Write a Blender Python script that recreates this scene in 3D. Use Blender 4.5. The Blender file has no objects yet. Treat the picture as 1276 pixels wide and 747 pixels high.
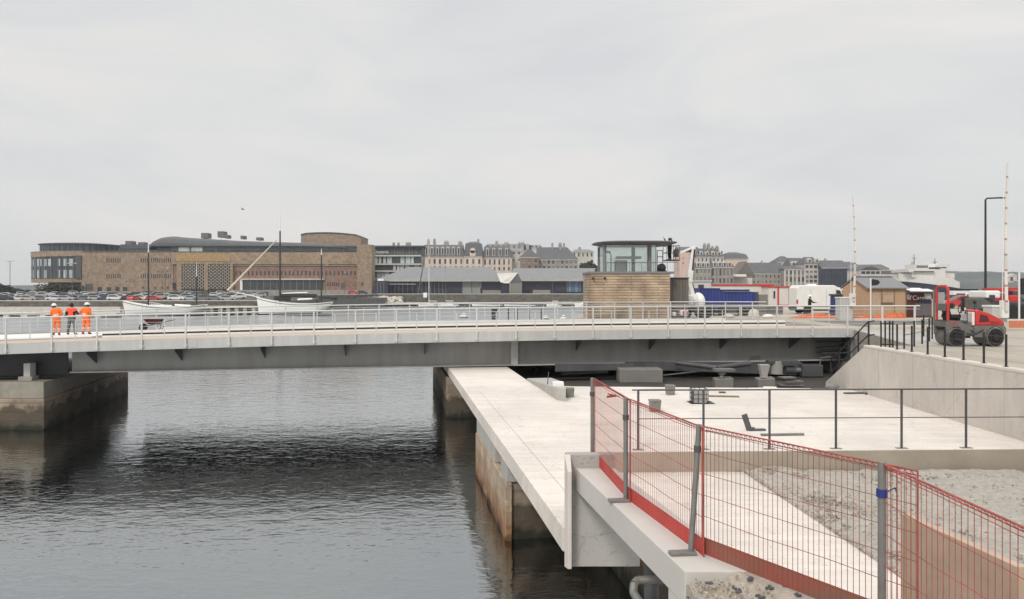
import bpy, bmesh, math, random
from mathutils import Vector, Matrix, noise
random.seed(7)
R = math.radians
C = bpy.context.scene.collection
SC = bpy.context.scene

# ------------------------------------------------------------------ camera, sky, sun, exposure
EYE = 6.6            # metres above the water of the basin (water is z = 0)
F = 950.0            # focal length in photo pixels
HOR = 360.0
cam = bpy.data.cameras.new('camera')
cam.sensor_width = 36.0
cam.lens = F / 1276 * 36.0
cam.shift_y = -(373.5 - HOR) / 1276
cam.clip_start = 0.05
cam.clip_end = 9000
co = bpy.data.objects.new('camera', cam)
co.location = (0, 0, EYE)
co.rotation_euler = (R(90), 0, 0)
C.objects.link(co)
SC.camera = co

SUN_EL, SUN_AZ = 42, -155      # azimuth of the sun measured from +Y towards +X
w = bpy.data.worlds.new('World')
SC.world = w
w.use_nodes = True
nt = w.node_tree
nt.nodes.clear()
out = nt.nodes.new('ShaderNodeOutputWorld')
bg = nt.nodes.new('ShaderNodeBackground')
bg.inputs['Strength'].default_value = 0.1
sky = nt.nodes.new('ShaderNodeTexSky')
sky.sky_type = 'NISHITA'
sky.sun_disc = False
sky.sun_elevation = R(SUN_EL)
sky.sun_rotation = R(SUN_AZ)
sky.dust_density = 3.0
tc = nt.nodes.new('ShaderNodeTexCoord')
sep = nt.nodes.new('ShaderNodeSeparateXYZ')
nt.links.new(tc.outputs['Generated'], sep.inputs[0])
mp = nt.nodes.new('ShaderNodeMapping')
mp.inputs['Scale'].default_value = (1.3, 1.3, 4.6)
nt.links.new(tc.outputs['Generated'], mp.inputs[0])
ns = nt.nodes.new('ShaderNodeTexNoise')
ns.inputs['Scale'].default_value = 2.1
ns.inputs['Detail'].default_value = 5
ns.inputs['Roughness'].default_value = 0.52
ns.inputs['Distortion'].default_value = 0.6
nt.links.new(mp.outputs[0], ns.inputs['Vector'])
cr = nt.nodes.new('ShaderNodeValToRGB')
cr.color_ramp.elements[0].position = 0.33
cr.color_ramp.elements[0].color = (6.25, 6.3, 6.42, 1)
cr.color_ramp.elements[1].position = 0.68
cr.color_ramp.elements[1].color = (7.5, 7.25, 7.0, 1)
e = cr.color_ramp.elements.new(0.5)
e.color = (6.82, 6.8, 6.72, 1)
nt.links.new(ns.outputs['Fac'], cr.inputs[0])
# the cloud deck thins and brightens towards the zenith
zr = nt.nodes.new('ShaderNodeMapRange')
zr.interpolation_type = 'SMOOTHSTEP'
zr.inputs['From Min'].default_value = 0.36
zr.inputs['From Max'].default_value = 0.95
zr.inputs['To Min'].default_value = 1.0
zr.inputs['To Max'].default_value = 2.0
nt.links.new(sep.outputs['Z'], zr.inputs['Value'])
vm = nt.nodes.new('ShaderNodeVectorMath')
vm.operation = 'SCALE'
nt.links.new(cr.outputs['Color'], vm.inputs[0])
nt.links.new(zr.outputs['Result'], vm.inputs['Scale'])
mx = nt.nodes.new('ShaderNodeMix')
mx.data_type = 'RGBA'
mx.inputs['Factor'].default_value = 0.94
nt.links.new(sky.outputs['Color'], mx.inputs[6])
nt.links.new(vm.outputs['Vector'], mx.inputs[7])
nt.links.new(mx.outputs[2], bg.inputs['Color'])
nt.links.new(bg.outputs[0], out.inputs[0])

sl = bpy.data.lights.new('sun', 'SUN')
sl.energy = 1.6
sl.angle = R(12)
sl.color = (1.0, 0.955, 0.9)
so = bpy.data.objects.new('sun', sl)
d = Vector((math.sin(R(SUN_AZ)) * math.cos(R(SUN_EL)), math.cos(R(SUN_AZ)) * math.cos(R(SUN_EL)), math.sin(R(SUN_EL))))
so.rotation_euler = d.to_track_quat('Z', 'Y').to_euler()
so.location = (0, -20, 60)
C.objects.link(so)
SC.view_settings.view_transform = 'Standard'
SC.view_settings.look = 'None'
SC.view_settings.exposure = 0.2
SC.view_settings.gamma = 1.0
SC.view_settings.use_curve_mapping = False
SC.cycles.max_bounces = 6
SC.cycles.transparent_max_bounces = 8

# ------------------------------------------------------------------ helpers
def at(x, y, d):
    """real point at depth d metres seen at photo pixel (x, y)"""
    return Vector(((x - 638) / F * d, d, EYE + (HOR - y) / F * d))

MATS = {}
def mat(name, col, rough=0.75, metal=0.0, var=0.18, scale=2.5, bump=0.0, detail=6, stretch=(1, 1, 1), col2=None, spec=0.4, bdist=0.02):
    if name in MATS:
        return MATS[name]
    m = bpy.data.materials.new(name)
    m.use_nodes = True
    n = m.node_tree
    b = n.nodes['Principled BSDF']
    b.inputs['Roughness'].default_value = rough
    b.inputs['Metallic'].default_value = metal
    b.inputs['Specular IOR Level'].default_value = spec
    t = n.nodes.new('ShaderNodeTexCoord')
    mp = n.nodes.new('ShaderNodeMapping')
    mp.inputs['Scale'].default_value = stretch
    n.links.new(t.outputs['Object'], mp.inputs[0])
    no = n.nodes.new('ShaderNodeTexNoise')
    no.inputs['Scale'].default_value = scale
    no.inputs['Detail'].default_value = detail
    no.inputs['Roughness'].default_value = 0.62
    n.links.new(mp.outputs[0], no.inputs['Vector'])
    r = n.nodes.new('ShaderNodeValToRGB')
    r.color_ramp.elements[0].position = 0.28
    r.color_ramp.elements[1].position = 0.72
    c2 = col2 if col2 else tuple(min(1, c * (1 + var)) for c in col)
    c1 = tuple(c * (1 - var) for c in col) if not col2 else col
    r.color_ramp.elements[0].color = (*c1, 1)
    r.color_ramp.elements[1].color = (*c2, 1)
    n.links.new(no.outputs['Fac'], r.inputs[0])
    n.links.new(r.outputs[0], b.inputs['Base Color'])
    if bump:
        n2 = n.nodes.new('ShaderNodeTexNoise')
        n2.inputs['Scale'].default_value = scale * 9
        n2.inputs['Detail'].default_value = 4
        n.links.new(mp.outputs[0], n2.inputs['Vector'])
        bp = n.nodes.new('ShaderNodeBump')
        bp.inputs['Strength'].default_value = bump
        bp.inputs['Distance'].default_value = bdist
        n.links.new(n2.outputs['Fac'], bp.inputs['Height'])
        n.links.new(bp.outputs[0], b.inputs['Normal'])
    MATS[name] = m
    return m

def nodes_of(m):
    return m.node_tree, m.node_tree.nodes['Principled BSDF']

def brick(name, c1, c2, mort, bw, bh, rough=0.85, msize=0.012, swap=False, stain=None):
    """coursed masonry: courses follow z, stones follow x + y"""
    if name in MATS:
        return MATS[name]
    m = bpy.data.materials.new(name)
    m.use_nodes = True
    n, b = nodes_of(m)
    b.inputs['Roughness'].default_value = rough
    b.inputs['Specular IOR Level'].default_value = 0.25
    t = n.nodes.new('ShaderNodeTexCoord')
    s = n.nodes.new('ShaderNodeSeparateXYZ')
    n.links.new(t.outputs['Object'], s.inputs[0])
    ad = n.nodes.new('ShaderNodeMath'); ad.operation = 'ADD'
    n.links.new(s.outputs['X'], ad.inputs[0]); n.links.new(s.outputs['Y'], ad.inputs[1])
    cb = n.nodes.new('ShaderNodeCombineXYZ')
    n.links.new(ad.outputs[0], cb.inputs['X']); n.links.new(s.outputs['Z'], cb.inputs['Y'])
    br = n.nodes.new('ShaderNodeTexBrick')
    br.inputs['Color1'].default_value = (*c1, 1)
    br.inputs['Color2'].default_value = (*c2, 1)
    br.inputs['Mortar'].default_value = (*mort, 1)
    br.inputs['Scale'].default_value = 1.0
    br.inputs['Brick Width'].default_value = bw
    br.inputs['Row Height'].default_value = bh
    br.inputs['Mortar Size'].default_value = msize
    br.inputs['Bias'].default_value = -0.1
    n.links.new(cb.outputs[0], br.inputs['Vector'])
    no = n.nodes.new('ShaderNodeTexNoise')
    no.inputs['Scale'].default_value = 0.9
    no.inputs['Detail'].default_value = 8
    n.links.new(t.outputs['Object'], no.inputs['Vector'])
    mr = n.nodes.new('ShaderNodeMapRange')
    mr.inputs['From Min'].default_value = 0.3; mr.inputs['From Max'].default_value = 0.7
    mr.inputs['To Min'].default_value = 0.72; mr.inputs['To Max'].default_value = 1.25
    n.links.new(no.outputs['Fac'], mr.inputs['Value'])
    v = n.nodes.new('ShaderNodeVectorMath'); v.operation = 'SCALE'
    n.links.new(br.outputs['Color'], v.inputs[0]); n.links.new(mr.outputs[0], v.inputs['Scale'])
    last = v.outputs[0]
    if stain:
        # tide-washed zone with an irregular upper edge: list of (height, colour, softness)
        for zt, sc_, soft in stain:
            nz = n.nodes.new('ShaderNodeTexNoise'); nz.inputs['Scale'].default_value = 1.7; nz.inputs['Detail'].default_value = 7
            n.links.new(t.outputs['Object'], nz.inputs['Vector'])
            ma = n.nodes.new('ShaderNodeMath'); ma.operation = 'MULTIPLY_ADD'
            ma.inputs[1].default_value = 1.3
            n.links.new(nz.outputs['Fac'], ma.inputs[0]); n.links.new(s.outputs['Z'], ma.inputs[2])
            m2 = n.nodes.new('ShaderNodeMapRange')
            m2.inputs['From Min'].default_value = zt + 0.65 - soft; m2.inputs['From Max'].default_value = zt + 0.65 + soft
            m2.inputs['To Min'].default_value = 0.9; m2.inputs['To Max'].default_value = 0.0
            n.links.new(ma.outputs[0], m2.inputs['Value'])
            mi = n.nodes.new('ShaderNodeMix'); mi.data_type = 'RGBA'
            n.links.new(m2.outputs[0], mi.inputs['Factor'])
            n.links.new(last, mi.inputs[6]); mi.inputs[7].default_value = (*sc_, 1)
            last = mi.outputs[2]
    n.links.new(last, b.inputs['Base Color'])
    bp = n.nodes.new('ShaderNodeBump'); bp.inputs['Strength'].default_value = 0.9; bp.inputs['Distance'].default_value = 0.05
    mu = n.nodes.new('ShaderNodeMath'); mu.operation = 'SUBTRACT'
    n5 = n.nodes.new('ShaderNodeTexNoise'); n5.inputs['Scale'].default_value = 6; n5.inputs['Detail'].default_value = 8
    n.links.new(t.outputs['Object'], n5.inputs['Vector'])
    n.links.new(n5.outputs['Fac'], mu.inputs[0]); n.links.new(br.outputs['Fac'], mu.inputs[1])
    n.links.new(mu.outputs[0], bp.inputs['Height']); n.links.new(bp.outputs[0], b.inputs['Normal'])
    MATS[name] = m
    return m

def stripes(name, c1, c2, period, axis='X', rough=0.6, duty=0.5, skew=0.0, amp=.25):
    """alternating bands along an object axis (boards, corrugation, warning stripes)"""
    if name in MATS:
        return MATS[name]
    m = bpy.data.materials.new(name); m.use_nodes = True
    n, b = nodes_of(m)
    b.inputs['Roughness'].default_value = rough
    t = n.nodes.new('ShaderNodeTexCoord'); s = n.nodes.new('ShaderNodeSeparateXYZ')
    n.links.new(t.outputs['Object'], s.inputs[0])
    o = s.outputs[axis]
    if skew:
        k = n.nodes.new('ShaderNodeMath'); k.operation = 'MULTIPLY_ADD'; k.inputs[1].default_value = skew
        n.links.new(s.outputs['X' if axis != 'X' else 'Z'], k.inputs[0]); n.links.new(o, k.inputs[2]); o = k.outputs[0]
    dv = n.nodes.new('ShaderNodeMath'); dv.operation = 'DIVIDE'; dv.inputs[1].default_value = period
    n.links.new(o, dv.inputs[0])
    fl = n.nodes.new('ShaderNodeMath'); fl.operation = 'FLOOR'; n.links.new(dv.outputs[0], fl.inputs[0])
    fr = n.nodes.new('ShaderNodeMath'); fr.operation = 'FRACT'; n.links.new(dv.outputs[0], fr.inputs[0])
    gt = n.nodes.new('ShaderNodeMath'); gt.operation = 'GREATER_THAN'; gt.inputs[1].default_value = duty
    n.links.new(fr.outputs[0], gt.inputs[0])
    mi = n.nodes.new('ShaderNodeMix'); mi.data_type = 'RGBA'
    n.links.new(gt.outputs[0], mi.inputs['Factor'])
    mi.inputs[6].default_value = (*c1, 1); mi.inputs[7].default_value = (*c2, 1)
    wn = n.nodes.new('ShaderNodeTexWhiteNoise'); wn.noise_dimensions = '1D'
    n.links.new(fl.outputs[0], wn.inputs['W'])
    no = n.nodes.new('ShaderNodeTexNoise'); no.inputs['Scale'].default_value = 5
    mp = n.nodes.new('ShaderNodeMapping'); mp.inputs['Scale'].default_value = (0.4, 0.4, 5) if axis == 'Z' else (5, 5, 0.4)
    n.links.new(t.outputs['Object'], mp.inputs[0]); n.links.new(mp.outputs[0], no.inputs['Vector'])
    a2 = n.nodes.new('ShaderNodeMath'); a2.operation = 'ADD'
    n.links.new(wn.outputs['Value'], a2.inputs[0]); n.links.new(no.outputs['Fac'], a2.inputs[1])
    mr = n.nodes.new('ShaderNodeMapRange'); mr.inputs['From Max'].default_value = 2.0
    mr.inputs['To Min'].default_value = 1 - amp; mr.inputs['To Max'].default_value = 1 + amp
    n.links.new(a2.outputs[0], mr.inputs['Value'])
    v = n.nodes.new('ShaderNodeVectorMath'); v.operation = 'SCALE'
    n.links.new(mi.outputs[2], v.inputs[0]); n.links.new(mr.outputs[0], v.inputs['Scale'])
    n.links.new(v.outputs[0], b.inputs['Base Color'])
    MATS[name] = m
    return m

ORG = {}
class MB:
    """collects simple solids and links them as one mesh object"""
    def __init__(s):
        s.v = []; s.f = []; s.mi = []; s.cur = 0
    def add(s, vs, fs):
        k = len(s.v)
        s.v += [Vector(p) for p in vs]
        for f in fs:
            s.f.append([k + i for i in f]); s.mi.append(s.cur)
        return s
    def box(s, x0, x1, y0, y1, z0, z1):
        return s.prism([(x0, y0), (x1, y0), (x1, y1), (x0, y1)], z0, z1)
    def cbox(s, c, size, rot=0.0, tilt=None):
        a, b, h = size[0] / 2, size[1] / 2, size[2] / 2
        M = Matrix.Rotation(rot, 3, 'Z')
        if tilt: M = M @ Matrix.Rotation(tilt[1], 3, tilt[0])
        vs = [Vector(c) + M @ Vector((x, y, z)) for z in (-h, h) for x, y in ((-a, -b), (a, -b), (a, b), (-a, b))]
        return s.add(vs, [(3, 2, 1, 0), (4, 5, 6, 7), (0, 1, 5, 4), (1, 2, 6, 5), (2, 3, 7, 6), (3, 0, 4, 7)])
    def prism(s, poly, z0, z1):
        n = len(poly)
        zb = z0 if isinstance(z0, (list, tuple)) else [z0] * n
        zt = z1 if isinstance(z1, (list, tuple)) else [z1] * n
        vs = [(p[0], p[1], zb[i]) for i, p in enumerate(poly)] + [(p[0], p[1], zt[i]) for i, p in enumerate(poly)]
        fs = [tuple(range(n - 1, -1, -1)), tuple(range(n, 2 * n))] + [(i, (i + 1) % n, n + (i + 1) % n, n + i) for i in range(n)]
        return s.add(vs, fs)
    def extr(s, pts, vec):
        n = len(pts); vec = Vector(vec)
        vs = [Vector(p) for p in pts] + [Vector(p) + vec for p in pts]
        fs = [tuple(range(n - 1, -1, -1)), tuple(range(n, 2 * n))] + [(i, (i + 1) % n, n + (i + 1) % n, n + i) for i in range(n)]
        return s.add(vs, fs)
    def face(s, pts):
        return s.add(pts, [tuple(range(len(pts)))])
    def tube(s, p0, p1, r, n=8, r1=None, cap=True):
        p0, p1 = Vector(p0), Vector(p1); r1 = r if r1 is None else r1
        d = (p1 - p0)
        if d.length < 1e-6: return s
        q = d.to_track_quat('Z', 'Y').to_matrix()
        vs = []
        for p, rr in ((p0, r), (p1, r1)):
            for i in range(n):
                a = 2 * math.pi * i / n + (math.pi / 4 if n == 4 else 0)
                vs.append(p + q @ Vector((rr * math.cos(a), rr * math.sin(a), 0)))
        fs = [(i, (i + 1) % n, n + (i + 1) % n, n + i) for i in range(n)]
        if cap: fs += [tuple(range(n - 1, -1, -1)), tuple(range(n, 2 * n))]
        return s.add(vs, fs)
    def path(s, pts, r, n=6):
        for a, b in zip(pts, pts[1:]): s.tube(a, b, r, n)
        return s
    def loft(s, rings, cap=True, closed=True):
        n = len(rings[0]); vs = [p for r in rings for p in r]; fs = []
        for k in range(len(rings) - 1):
            for i in range(n if closed else n - 1):
                j = (i + 1) % n
                fs.append((k * n + i, k * n + j, (k + 1) * n + j, (k + 1) * n + i))
        if cap:
            fs += [tuple(range(n - 1, -1, -1)), tuple(range((len(rings) - 1) * n, len(rings) * n))]
        return s.add(vs, fs)
    def ball(s, c, r, seg=12, rg=8):
        c = Vector(c); r = r if isinstance(r, (tuple, list)) else (r, r, r)
        rings = []
        for k in range(1, rg):
            th = math.pi * k / rg
            rings.append([c + Vector((r[0] * math.sin(th) * math.cos(2 * math.pi * i / seg), r[1] * math.sin(th) * math.sin(2 * math.pi * i / seg), r[2] * math.cos(th))) for i in range(seg)])
        k0 = len(s.v)
        s.loft(rings, cap=False)
        s.v += [c + Vector((0, 0, r[2])), c - Vector((0, 0, r[2]))]
        t, b = len(s.v) - 2, len(s.v) - 1
        for i in range(seg):
            s.f.append([t, k0 + i, k0 + (i + 1) % seg]); s.mi.append(s.cur)
            o = k0 + (rg - 2) * seg
            s.f.append([b, o + (i + 1) % seg, o + i]); s.mi.append(s.cur)
        return s
    def build(s, name, m, parent=None, smooth=None, bevel=0.0, kind=None):
        og = ORG.get(parent, Vector((0, 0, 0)))
        me = bpy.data.meshes.new(name)
        me.from_pydata([tuple(p - og) for p in s.v], [], s.f)
        ms = m if isinstance(m, (list, tuple)) else [m]
        for q in ms: me.materials.append(q)
        if len(ms) > 1: me.polygons.foreach_set('material_index', s.mi)
        bm = bmesh.new(); bm.from_mesh(me)
        bmesh.ops.recalc_face_normals(bm, faces=bm.faces)
        bm.to_mesh(me); bm.free()
        if smooth:
            me.polygons.foreach_set('use_smooth', [True] * len(me.polygons))
            me.set_sharp_from_angle(angle=R(smooth))
        o = bpy.data.objects.new(name, me); C.objects.link(o)
        if parent is not None:
            o.parent = parent; ORG[o] = og
        if bevel:
            bv = o.modifiers.new('bevel', 'BEVEL'); bv.width = bevel; bv.segments = 2; bv.limit_method = 'ANGLE'; bv.angle_limit = R(40)
        if kind: o['kind'] = kind
        return o

def tag(o, label, cat, group=None):
    o['label'] = label; o['category'] = cat
    if group: o['group'] = group
    return o

def thing(name, label, cat, loc, rz=0.0, group=None, local=False):
    """an Empty at the base of a thing. local: children are modelled in the Empty's own axes"""
    o = bpy.data.objects.new(name, None); C.objects.link(o)
    o.location = loc; o.rotation_euler = (0, 0, rz); o.empty_display_size = 0.3
    ORG[o] = Vector((0, 0, 0)) if local else Vector(loc)
    return tag(o, label, cat, group)

def struct(name, mb, m, **k):
    return mb.build(name, m, kind='structure', **k)

def kids(o): return [c for c in o.children]
def copy_tree(o, parent=None):
    c = o.copy(); C.objects.link(c)
    if parent is not None: c.parent = parent
    for ch in list(o.children): copy_tree(ch, c)
    return c

def share(o, name, parent, offset):
    """another part with the same mesh, shifted inside its thing"""
    c = o.copy(); c.name = name; C.objects.link(c); c.parent = parent; c.location = Vector(offset)
    return c

# ------------------------------------------------------------------ materials
M_conc = mat('pale_concrete', (0.575, 0.525, 0.475), 0.85, var=0.10, scale=0.55, bump=0.25, detail=14, stretch=(1, 1.8, 1), bdist=0.01)
M_conc2 = mat('grey_concrete', (0.40, 0.385, 0.36), 0.85, var=0.10, scale=0.8, bump=0.25, detail=10, bdist=0.01)
M_conc3 = mat('dull_concrete', (0.30, 0.285, 0.26), 0.88, var=0.2, scale=0.7, bump=0.4, detail=10)
M_floor = mat('pit_floor', (0.05, 0.045, 0.04), 0.9, var=0.2, scale=0.4, detail=10)  # near-black: shade below the bridge is put into the floor colour
M_street = mat('street_asphalt', (0.36, 0.325, 0.27), 0.9, var=0.16, scale=0.5, detail=10, bump=0.3)
M_deckroad = mat('deck_asphalt', (0.21, 0.185, 0.165), 0.9, var=0.1, scale=0.8, detail=8)
M_foot = mat('footway_resin', (0.46, 0.39, 0.32), 0.85, var=0.07, scale=1.2)
M_white = mat('white_paint', (0.72, 0.71, 0.68), 0.5, var=0.05, scale=2)
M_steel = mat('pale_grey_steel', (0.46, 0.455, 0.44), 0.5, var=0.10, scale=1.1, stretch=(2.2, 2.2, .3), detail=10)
M_rail = mat('railing_steel', (0.56, 0.56, 0.54), 0.45, var=0.06, scale=2)
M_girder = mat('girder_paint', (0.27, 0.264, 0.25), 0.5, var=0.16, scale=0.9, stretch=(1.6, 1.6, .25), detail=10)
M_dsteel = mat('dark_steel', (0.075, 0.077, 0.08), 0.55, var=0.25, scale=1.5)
M_black = mat('black_paint', (0.022, 0.022, 0.024), 0.5, var=0.2, scale=2)
M_galv = mat('galvanised_steel', (0.205, 0.198, 0.185), 0.5, metal=0.3, var=0.22, scale=4)
M_red = mat('fence_red', (0.33, 0.075, 0.062), 0.55, var=0.45, scale=3.5, detail=10)
M_redp = mat('machine_red', (0.50, 0.04, 0.035), 0.35, var=0.1, scale=3)
M_mgrey = mat('machine_grey', (0.135, 0.13, 0.12), 0.55, var=0.2, scale=3)
M_rub = mat('black_rubber', (0.02, 0.02, 0.02), 0.8, var=0.3, scale=6)
M_glass = mat('dark_glass', (0.035, 0.042, 0.05), 0.12, var=0.3, scale=0.4, spec=0.6)
M_glassl = mat('pale_glass', (0.40, 0.47, 0.45), 0.15, var=0.3, scale=0.3, spec=0.6)
M_navy = mat('navy_cladding', (0.02, 0.025, 0.042), 0.5, var=0.2, scale=0.3)
M_slate = mat('slate_roof', (0.10, 0.102, 0.11), 0.75, var=0.2, scale=0.5)
M_zinc = mat('zinc_roof', (0.20, 0.20, 0.205), 0.6, var=0.08, scale=0.25)
M_zincd = mat('dark_zinc_roof', (0.075, 0.08, 0.085), 0.55, var=0.15, scale=0.2)
M_sand = brick('sand_brick', (0.345, 0.258, 0.182), (0.285, 0.21, 0.148), (0.32, 0.25, 0.185), 0.9, 0.32, msize=0.02)
M_sand2 = brick('orange_sand_brick', (0.36, 0.265, 0.18), (0.31, 0.225, 0.15), (0.33, 0.25, 0.18), 0.9, 0.32, msize=0.02)
M_sand3 = brick('rose_brick', (0.30, 0.19, 0.14), (0.25, 0.155, 0.115), (0.27, 0.19, 0.15), 0.9, 0.32, msize=0.02)
M_timber = brick('tan_coursed_cladding', (0.47, 0.36, 0.255), (0.36, 0.27, 0.185), (0.26, 0.195, 0.13), 1.9, 0.19, rough=.8, msize=.024)
M_ply = mat('plywood', (0.42, 0.285, 0.175), 0.7, var=0.12, scale=2, stretch=(4, 4, 0.6))
M_plate = mat('tan_board', (0.43, 0.325, 0.24), 0.6, var=0.16, scale=1.6, detail=10, bump=.2)
M_render = mat('cream_render', (0.62, 0.52, 0.43), 0.85, var=0.08, scale=0.2)
M_renderp = mat('pink_render', (0.62, 0.47, 0.40), 0.85, var=0.06, scale=0.2)
M_stone = mat('grey_stone', (0.29, 0.265, 0.235), 0.9, var=0.2, scale=0.8)
M_stonel = mat('light_stone', (0.52, 0.485, 0.435), 0.9, var=0.15, scale=0.5)
M_boat = mat('white_hull', (0.78, 0.77, 0.74), 0.4, var=0.06, scale=0.5)
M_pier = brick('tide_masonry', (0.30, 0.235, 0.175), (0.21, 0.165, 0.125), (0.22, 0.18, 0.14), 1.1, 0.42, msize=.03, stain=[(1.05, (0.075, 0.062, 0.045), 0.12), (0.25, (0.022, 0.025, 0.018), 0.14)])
M_pierr = brick('rust_stained_masonry', (0.42, 0.33, 0.24), (0.33, 0.24, 0.16), (0.36, 0.29, 0.22), 0.8, 0.36, msize=.03, stain=[(0.62, (0.21, 0.095, 0.035), 0.5), (0.1, (0.02, 0.02, 0.016), 0.12)])
M_quay = brick('far_quay_stone', (0.15, 0.135, 0.115), (0.11, 0.1, 0.085), (0.12, 0.11, 0.095), 2.2, 0.7, msize=0.05)
M_orange = mat('orange_cloth', (0.85, 0.16, 0.02), 0.8, var=0.1, scale=8)
M_redor = mat('red_orange_vest', (0.85, 0.08, 0.035), 0.8, var=0.1, scale=8)
M_ornet = mat('orange_netting', (0.55, 0.19, 0.10), 0.8, var=0.25, scale=9)
M_skin = mat('skin', (0.42, 0.25, 0.18), 0.6, var=0.06, scale=8)
M_trou = mat('grey_trousers', (0.11, 0.115, 0.12), 0.85, var=0.2, scale=8)
M_dark = mat('dark_clothing', (0.02, 0.02, 0.023), 0.85, var=0.2, scale=8)
M_refl = mat('reflective_band', (0.62, 0.6, 0.55), 0.4, var=0.1, scale=8)
M_blue = stripes('blue_ribbed_steel', (0.018, 0.03, 0.16), (0.028, 0.045, 0.22), 0.28, 'X', 0.5)
M_bluep = mat('blue_paint', (0.02, 0.035, 0.17), 0.5, var=0.15, scale=3)
M_cabw = mat('site_cabin_white', (0.58, 0.56, 0.52), 0.6, var=0.06, scale=1)
M_leaf = mat('dark_leaves', (0.045, 0.06, 0.03), 0.8, var=0.5, scale=0.8)
M_bark = mat('bark', (0.09, 0.07, 0.05), 0.9, var=0.2, scale=4)
M_rust = mat('rusty_steel', (0.20, 0.085, 0.04), 0.8, var=0.35, scale=6)
M_wood = mat('weathered_wood', (0.22, 0.17, 0.12), 0.85, var=0.25, scale=3, stretch=(5, 1, 1))
M_maroon = mat('maroon_paint', (0.09, 0.02, 0.022), 0.6, var=0.15, scale=4)

def worn(m, joints=False):
    """adds finishing streaks, stains, specks and hairline cracks to a concrete material"""
    n, b = nodes_of(m)
    src = b.inputs['Base Color'].links[0].from_socket
    t = n.nodes.new('ShaderNodeTexCoord')
    def layer(scale, st, lo, hi, a, c, detail=4, src=src, rot=0.0):
        mp = n.nodes.new('ShaderNodeMapping'); mp.inputs['Scale'].default_value = st; mp.inputs['Rotation'].default_value = (0, 0, rot)
        n.links.new(t.outputs['Object'], mp.inputs[0])
        no = n.nodes.new('ShaderNodeTexNoise'); no.inputs['Scale'].default_value = scale; no.inputs['Detail'].default_value = detail
        n.links.new(mp.outputs[0], no.inputs['Vector'])
        mr = n.nodes.new('ShaderNodeMapRange'); mr.inputs['From Min'].default_value = lo; mr.inputs['From Max'].default_value = hi
        mr.inputs['To Min'].default_value = a; mr.inputs['To Max'].default_value = c
        n.links.new(no.outputs['Fac'], mr.inputs['Value'])
        v = n.nodes.new('ShaderNodeVectorMath'); v.operation = 'SCALE'
        n.links.new(src, v.inputs[0]); n.links.new(mr.outputs[0], v.inputs['Scale'])
        return v.outputs[0]
    o = layer(.30, (1, 1, 1), .42, .62, .945, 1.03, 8)
    o = layer(1.2, (.25, 3.2, 1), .35, .7, .93, 1.05, 6, o, R(4))
    o = layer(14, (1, 1, 1), .30, .37, .72, 1.0, 3, o)
    o = layer(2.6, (1, 1, 1), .28, .35, .86, 1.0, 9, o)
    vo = n.nodes.new('ShaderNodeTexVoronoi'); vo.feature = 'DISTANCE_TO_EDGE'; vo.inputs['Scale'].default_value = .24
    mp = n.nodes.new('ShaderNodeMapping'); n.links.new(t.outputs['Object'], mp.inputs[0])
    nz = n.nodes.new('ShaderNodeTexNoise'); nz.inputs['Scale'].default_value = 1.5; nz.inputs['Detail'].default_value = 6
    n.links.new(t.outputs['Object'], nz.inputs['Vector'])
    ad = n.nodes.new('ShaderNodeVectorMath'); ad.operation = 'MULTIPLY_ADD'; ad.inputs[1].default_value = (.9, .9, .9)
    n.links.new(nz.outputs['Color'], ad.inputs[0]); n.links.new(mp.outputs[0], ad.inputs[2]); n.links.new(ad.outputs[0], vo.inputs['Vector'])
    mr = n.nodes.new('ShaderNodeMapRange'); mr.inputs['From Min'].default_value = .001; mr.inputs['From Max'].default_value = .006
    mr.inputs['To Min'].default_value = .86; mr.inputs['To Max'].default_value = 1.0
    n.links.new(vo.outputs['Distance'], mr.inputs['Value'])
    v = n.nodes.new('ShaderNodeVectorMath'); v.operation = 'SCALE'
    n.links.new(o, v.inputs[0]); n.links.new(mr.outputs[0], v.inputs['Scale'])
    n.links.new(v.outputs[0], b.inputs['Base Color'])
    return m
M_slab = worn(mat('slab_concrete', (0.64, 0.587, 0.532), 0.85, var=0.07, scale=0.6, bump=0.3, detail=14, bdist=.01))
worn(M_conc2)
# ------------------------------------------------------------------ water
mw = bpy.data.materials.new('basin_water'); mw.use_nodes = True
n, b = nodes_of(mw)
b.inputs['Base Color'].default_value = (0.385, 0.41, 0.415, 1)
b.inputs['Roughness'].default_value = 0.03
b.inputs['Metallic'].default_value = 1.0      # a calm mirror under a milky sky
b.inputs['Specular Tint'].default_value = (1, 1, 1, 1)
g = n.nodes.new('ShaderNodeNewGeometry')
def wave(scale, st, strength, dist, prev=None, detail=3):
    mp = n.nodes.new('ShaderNodeMapping'); mp.inputs['Scale'].default_value = st; mp.inputs['Rotation'].default_value = (0, 0, R(9))
    n.links.new(g.outputs['Position'], mp.inputs[0])
    t = n.nodes.new('ShaderNodeTexNoise'); t.inputs['Scale'].default_value = scale; t.inputs['Detail'].default_value = detail; t.inputs['Distortion'].default_value = 0.4
    n.links.new(mp.outputs[0], t.inputs['Vector'])
    p = n.nodes.new('ShaderNodeBump'); p.inputs['Strength'].default_value = strength; p.inputs['Distance'].default_value = dist
    n.links.new(t.outputs['Fac'], p.inputs['Height'])
    if prev: n.links.new(prev.outputs[0], p.inputs['Normal'])
    return p
p1 = wave(1.5, (0.6, 1.0, 1), 0.36, 0.06)
p2 = wave(5.0, (0.6, 1.0, 1), 0.7, 0.015, p1)
p3 = wave(0.2, (1, 1, 1), 0.25, 0.10, p2)
n.links.new(p3.outputs[0], b.inputs['Normal'])
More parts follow.
